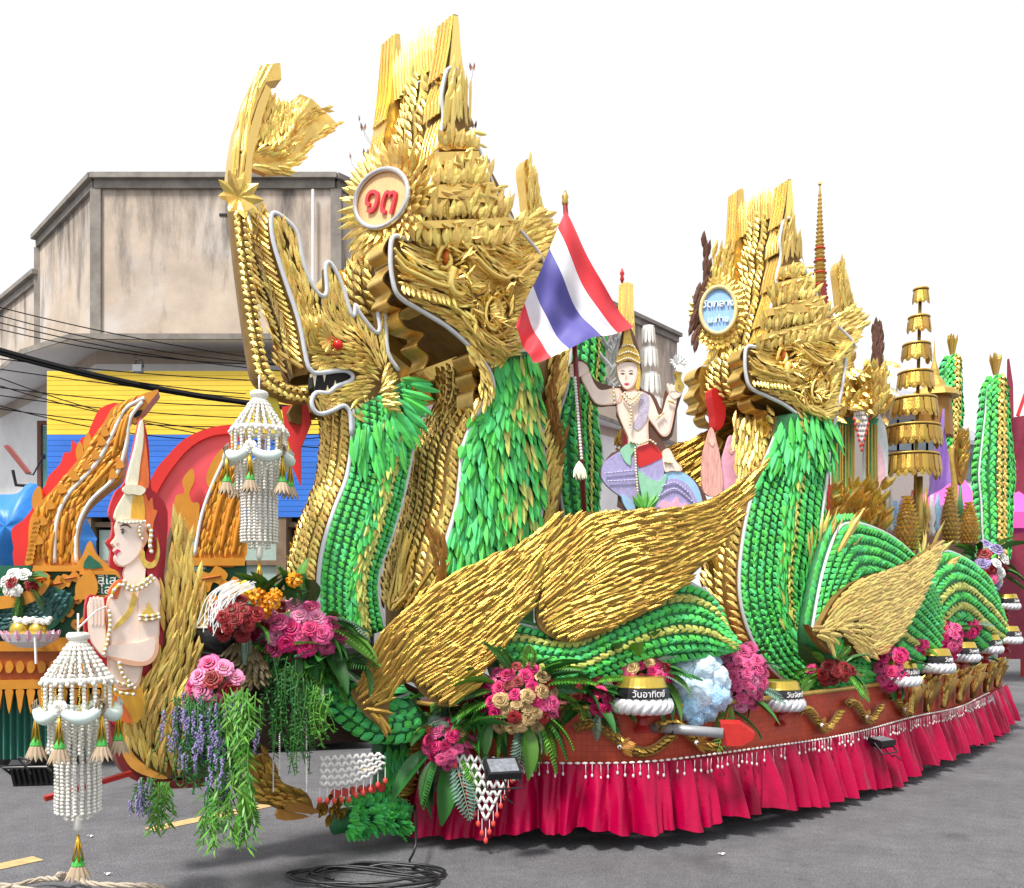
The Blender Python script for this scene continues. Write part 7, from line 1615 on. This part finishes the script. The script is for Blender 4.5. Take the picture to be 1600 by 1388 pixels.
# market tents, dark red wall, roofs beyond
TENT = mat('magenta_canvas', (.80, .10, .42), .6, noise=.06); DRED = mat('dark_red_cloth', (.24, .02, .05), .7, noise=.2, nscale=4, bump=.5, bscale=6)
def tent(lb, px, y0, y1, Y, hw):
    th = T('market_tent', lb, 'tent', px, 1040, Y, 'pink market tents'); a = at(px, y0, Y+1.5); k = hw*Y/FPX; e = at(px, y1, Y); z = e.z
    C = [Vector((e.x-k, Y, z)), Vector((e.x+k, Y, z)), Vector((e.x+k, Y+3, z)), Vector((e.x-k, Y+3, z))]
    mb = MB().add([a]+C+[c-Vector((0,0,.35)) for c in C], [(0,1,2),(0,2,3),(0,3,4),(0,4,1),(1,5,6,2),(2,6,7,3),(3,7,8,4),(4,8,5,1)]).part('canopy', TENT, th)
    for c in C: MB().tube([c-Vector((0,0,.02)), Vector((c.x, c.y, 0))], .04, 6).part('post', GPIPE, th)
tent('magenta market tent behind the purple cloth', 1500, 738, 790, 19., 34); tent('magenta market tent at the right edge', 1592, 768, 800, 19.5, 52)
dw = MB().prism([at(1566,655,22.), at(1660,640,22.), at(1660,1030,22.), at(1566,1030,22.)], (0, .2, 0)).top('red_cloth_wall', DRED, 'dark red cloth wall at the right edge behind tents', 'wall')
MB().prism([at(1577,560,21.5), at(1583,600,21.5), at(1584,655,21.5), at(1576,650,21.5)], (0, .1, 0)).top('red_banner_post', DRED, 'narrow dark red banner sticking up beside far serpent', 'banner'); MB().tube([at(1590,650,21.5), at(1604,610,21.5)], .04, 6).top('red_flag_stick', RED, 'thin red stick above the dark red cloth wall', 'stick')
st = T('red_stall', 'red market stall table with orange goods at the right edge', 'stall', 1590, 1048, 23.)
b = at(1590, 1048, 23.)
MB().box((b.x-.9, 23., 1.0), (b.x+1.5, 24., 1.15)).part('table_top', RED, st)
for x in (-.8, .2, 1.3): MB().box((b.x+x-.06, 23., 0), (b.x+x+.06, 23.12, 1.0)).part('leg', RED, st)
MB().box((b.x-.8, 23.3, 1.15), (b.x+1.4, 23.9, 1.7)).part('purple_cloth', PURP, st)
for i in range(8): MB().ball((b.x-.6+i*.25, 23.4, 2.6+J(.5)), .16, 8, 6).part('fruit', MARI if i % 2 else LEAFL, st, smooth=True)
for x in (-.9, 1.5): MB().box((b.x+x-.05, 23.95, 0), (b.x+x+.05, 24.05, 4.2)).part('post', MAROON, st)
ROOF = mat('grey_tile_roof', (.30, .31, .34), .6, noise=.2, nscale=6)
for k, (px0, px1, yr, ye, yb, Y, lb) in enumerate(((1370,1462,592,625,900,26.,'grey roofed house behind the gold umbrella'), (1440,1535,640,682,960,30.,'low pale house roof left of the far serpent'))):
    th = T('far_house', lb, 'house', (px0+px1)/2, 1040, Y); A_, B_ = at(px0, ye, Y), at(px1, ye+(0 if k == 0 else 8), Y); r_ = at((px0+px1)/2, yr, Y+2)
    MB().add([A_+Vector((-.4,0,0)), B_+Vector((.4,0,0)), Vector((B_.x, Y+3, r_.z)), Vector((A_.x, Y+3, r_.z)), A_+Vector((-.4,0,-.15)), B_+Vector((.4,0,-.15)), Vector((B_.x, Y+3, r_.z-.2)), Vector((A_.x, Y+3, r_.z-.2))], [(0,1,2,3),(0,4,5,1),(1,5,6,2),(3,7,4,0),(4,7,6,5)]).part('roof', ROOF, th)
    MB().box((A_.x, Y+.4, 0), (B_.x, Y+3, A_.z-.1)).part('wall', mat('house_wall_%d' % k, (.34,.30,.28) if k == 0 else (.55,.58,.6), .8, noise=.15), th)
    for i in range(4): x = A_.x+.3+i*(B_.x-A_.x)/4; MB().box((x, Y+.34, A_.z-1.4), (x+.5, Y+.39, A_.z-.5)).part('window', GLASS, th)
# offering stands between shrine and stern
random.seed(130); SM = [GOLDD, MAROON, LAV, WHITE, GCOL, RH, SKYB]; lbl = ['gold', 'maroon', 'lavender', 'white', 'dark green', 'pink', 'sky blue']
where = ['left of the gold leaf cone', 'under the tiered umbrella', 'right of the umbrella post', 'below the lilac cloth', 'beside the slim gold cone', 'near the feather fan', 'beside the short gold cone']
for i in range(14):
    px = 1380+i*9.4+J(2); Y = 10.6+.08*i; y1 = 830+J(8); y0 = 770+J(22); k = (i*3) % 7
    MB().lathe([(.03,0),(.045,.05),(.02,.12),(.05,.22),(.035,.34),(.012,(y1-y0)*Y/FPX)], at(px, y1, Y), 8).top('offering_stand', SM[k], '%s turned offering stand %s' % (lbl[k], where[i//2]), 'ornament', 'offering stands on the rear deck', smooth=True)
rear = MB().prism([at(1380,800,12.6), at(1560,830,14.2), at(1560,1010,14.2), at(1380,1010,12.6)], (0, .2, 0)).top('rear_panel', mat('rear_brown', (.16,.07,.05), .7, noise=.35, nscale=5), 'brown panel closing the rear deck behind the offerings', 'panel')
# offering dish on the left float
od = T('offering_dish', 'gold fruit and white garland in a pink and white paper dish', 'dish', 48, 1010, 8.95); b = at(48, 1012, 8.95)
MB().lathe([(.10,0),(.22,.06),(.26,.14),(.2,.1)], b, 20).part('dish', WHITE, od); V, F = leaf_geo('leaf')
lv = Leaves(od, 'pink_point', 'leaf', LOTUS, cap=30)
for i in range(16): a = i*.393; lv.add(b+Vector((.22*math.cos(a), .22*math.sin(a), .06)), (math.cos(a)*.4, math.sin(a)*.4, 1), (math.cos(a), math.sin(a), 0), .13, .08, .05)
lv.done()
for dx, r in ((-.09, .10), (.09, .09)): MB().ball(b+Vector((dx, -.03, .17)), r, 12, 8).part('fruit', LIDG, od, smooth=True)
mb = MB()
for i in range(26): mb.ball(b+Vector((-.12+i*.014, -.06+J(.03), .27+J(.02))), .03, 6, 4)
mb.part('garland', JAS, od, smooth=True); MB().tube([b+Vector((.15,-.2,.1)), b+Vector((.17,-.22,-.15))], .012, 5).part('string', WHITE, od)
YB = T('yellow_leaf_tag', 'olive yellow cloth tag behind the pole garland', 'cloth', 420, 700, 6.0)
MB().prism([at(382,612,5.95), at(428,604,5.95), at(452,700,5.95), at(448,740,5.95), at(420,660,5.95)], (0, .02, 0)).part('cloth', mat('olive_yellow', (.62,.52,.05), .6, noise=.1), YB)
MB().prism([at(440,636,6.3), at(482,628,6.3), at(486,660,6.3), at(470,700,6.3), at(470,760,6.3), at(452,720,6.3)], (0, .02, 0)).top('red_cloth', RED, 'red cloth hanging below the curved gold pole', 'cloth')
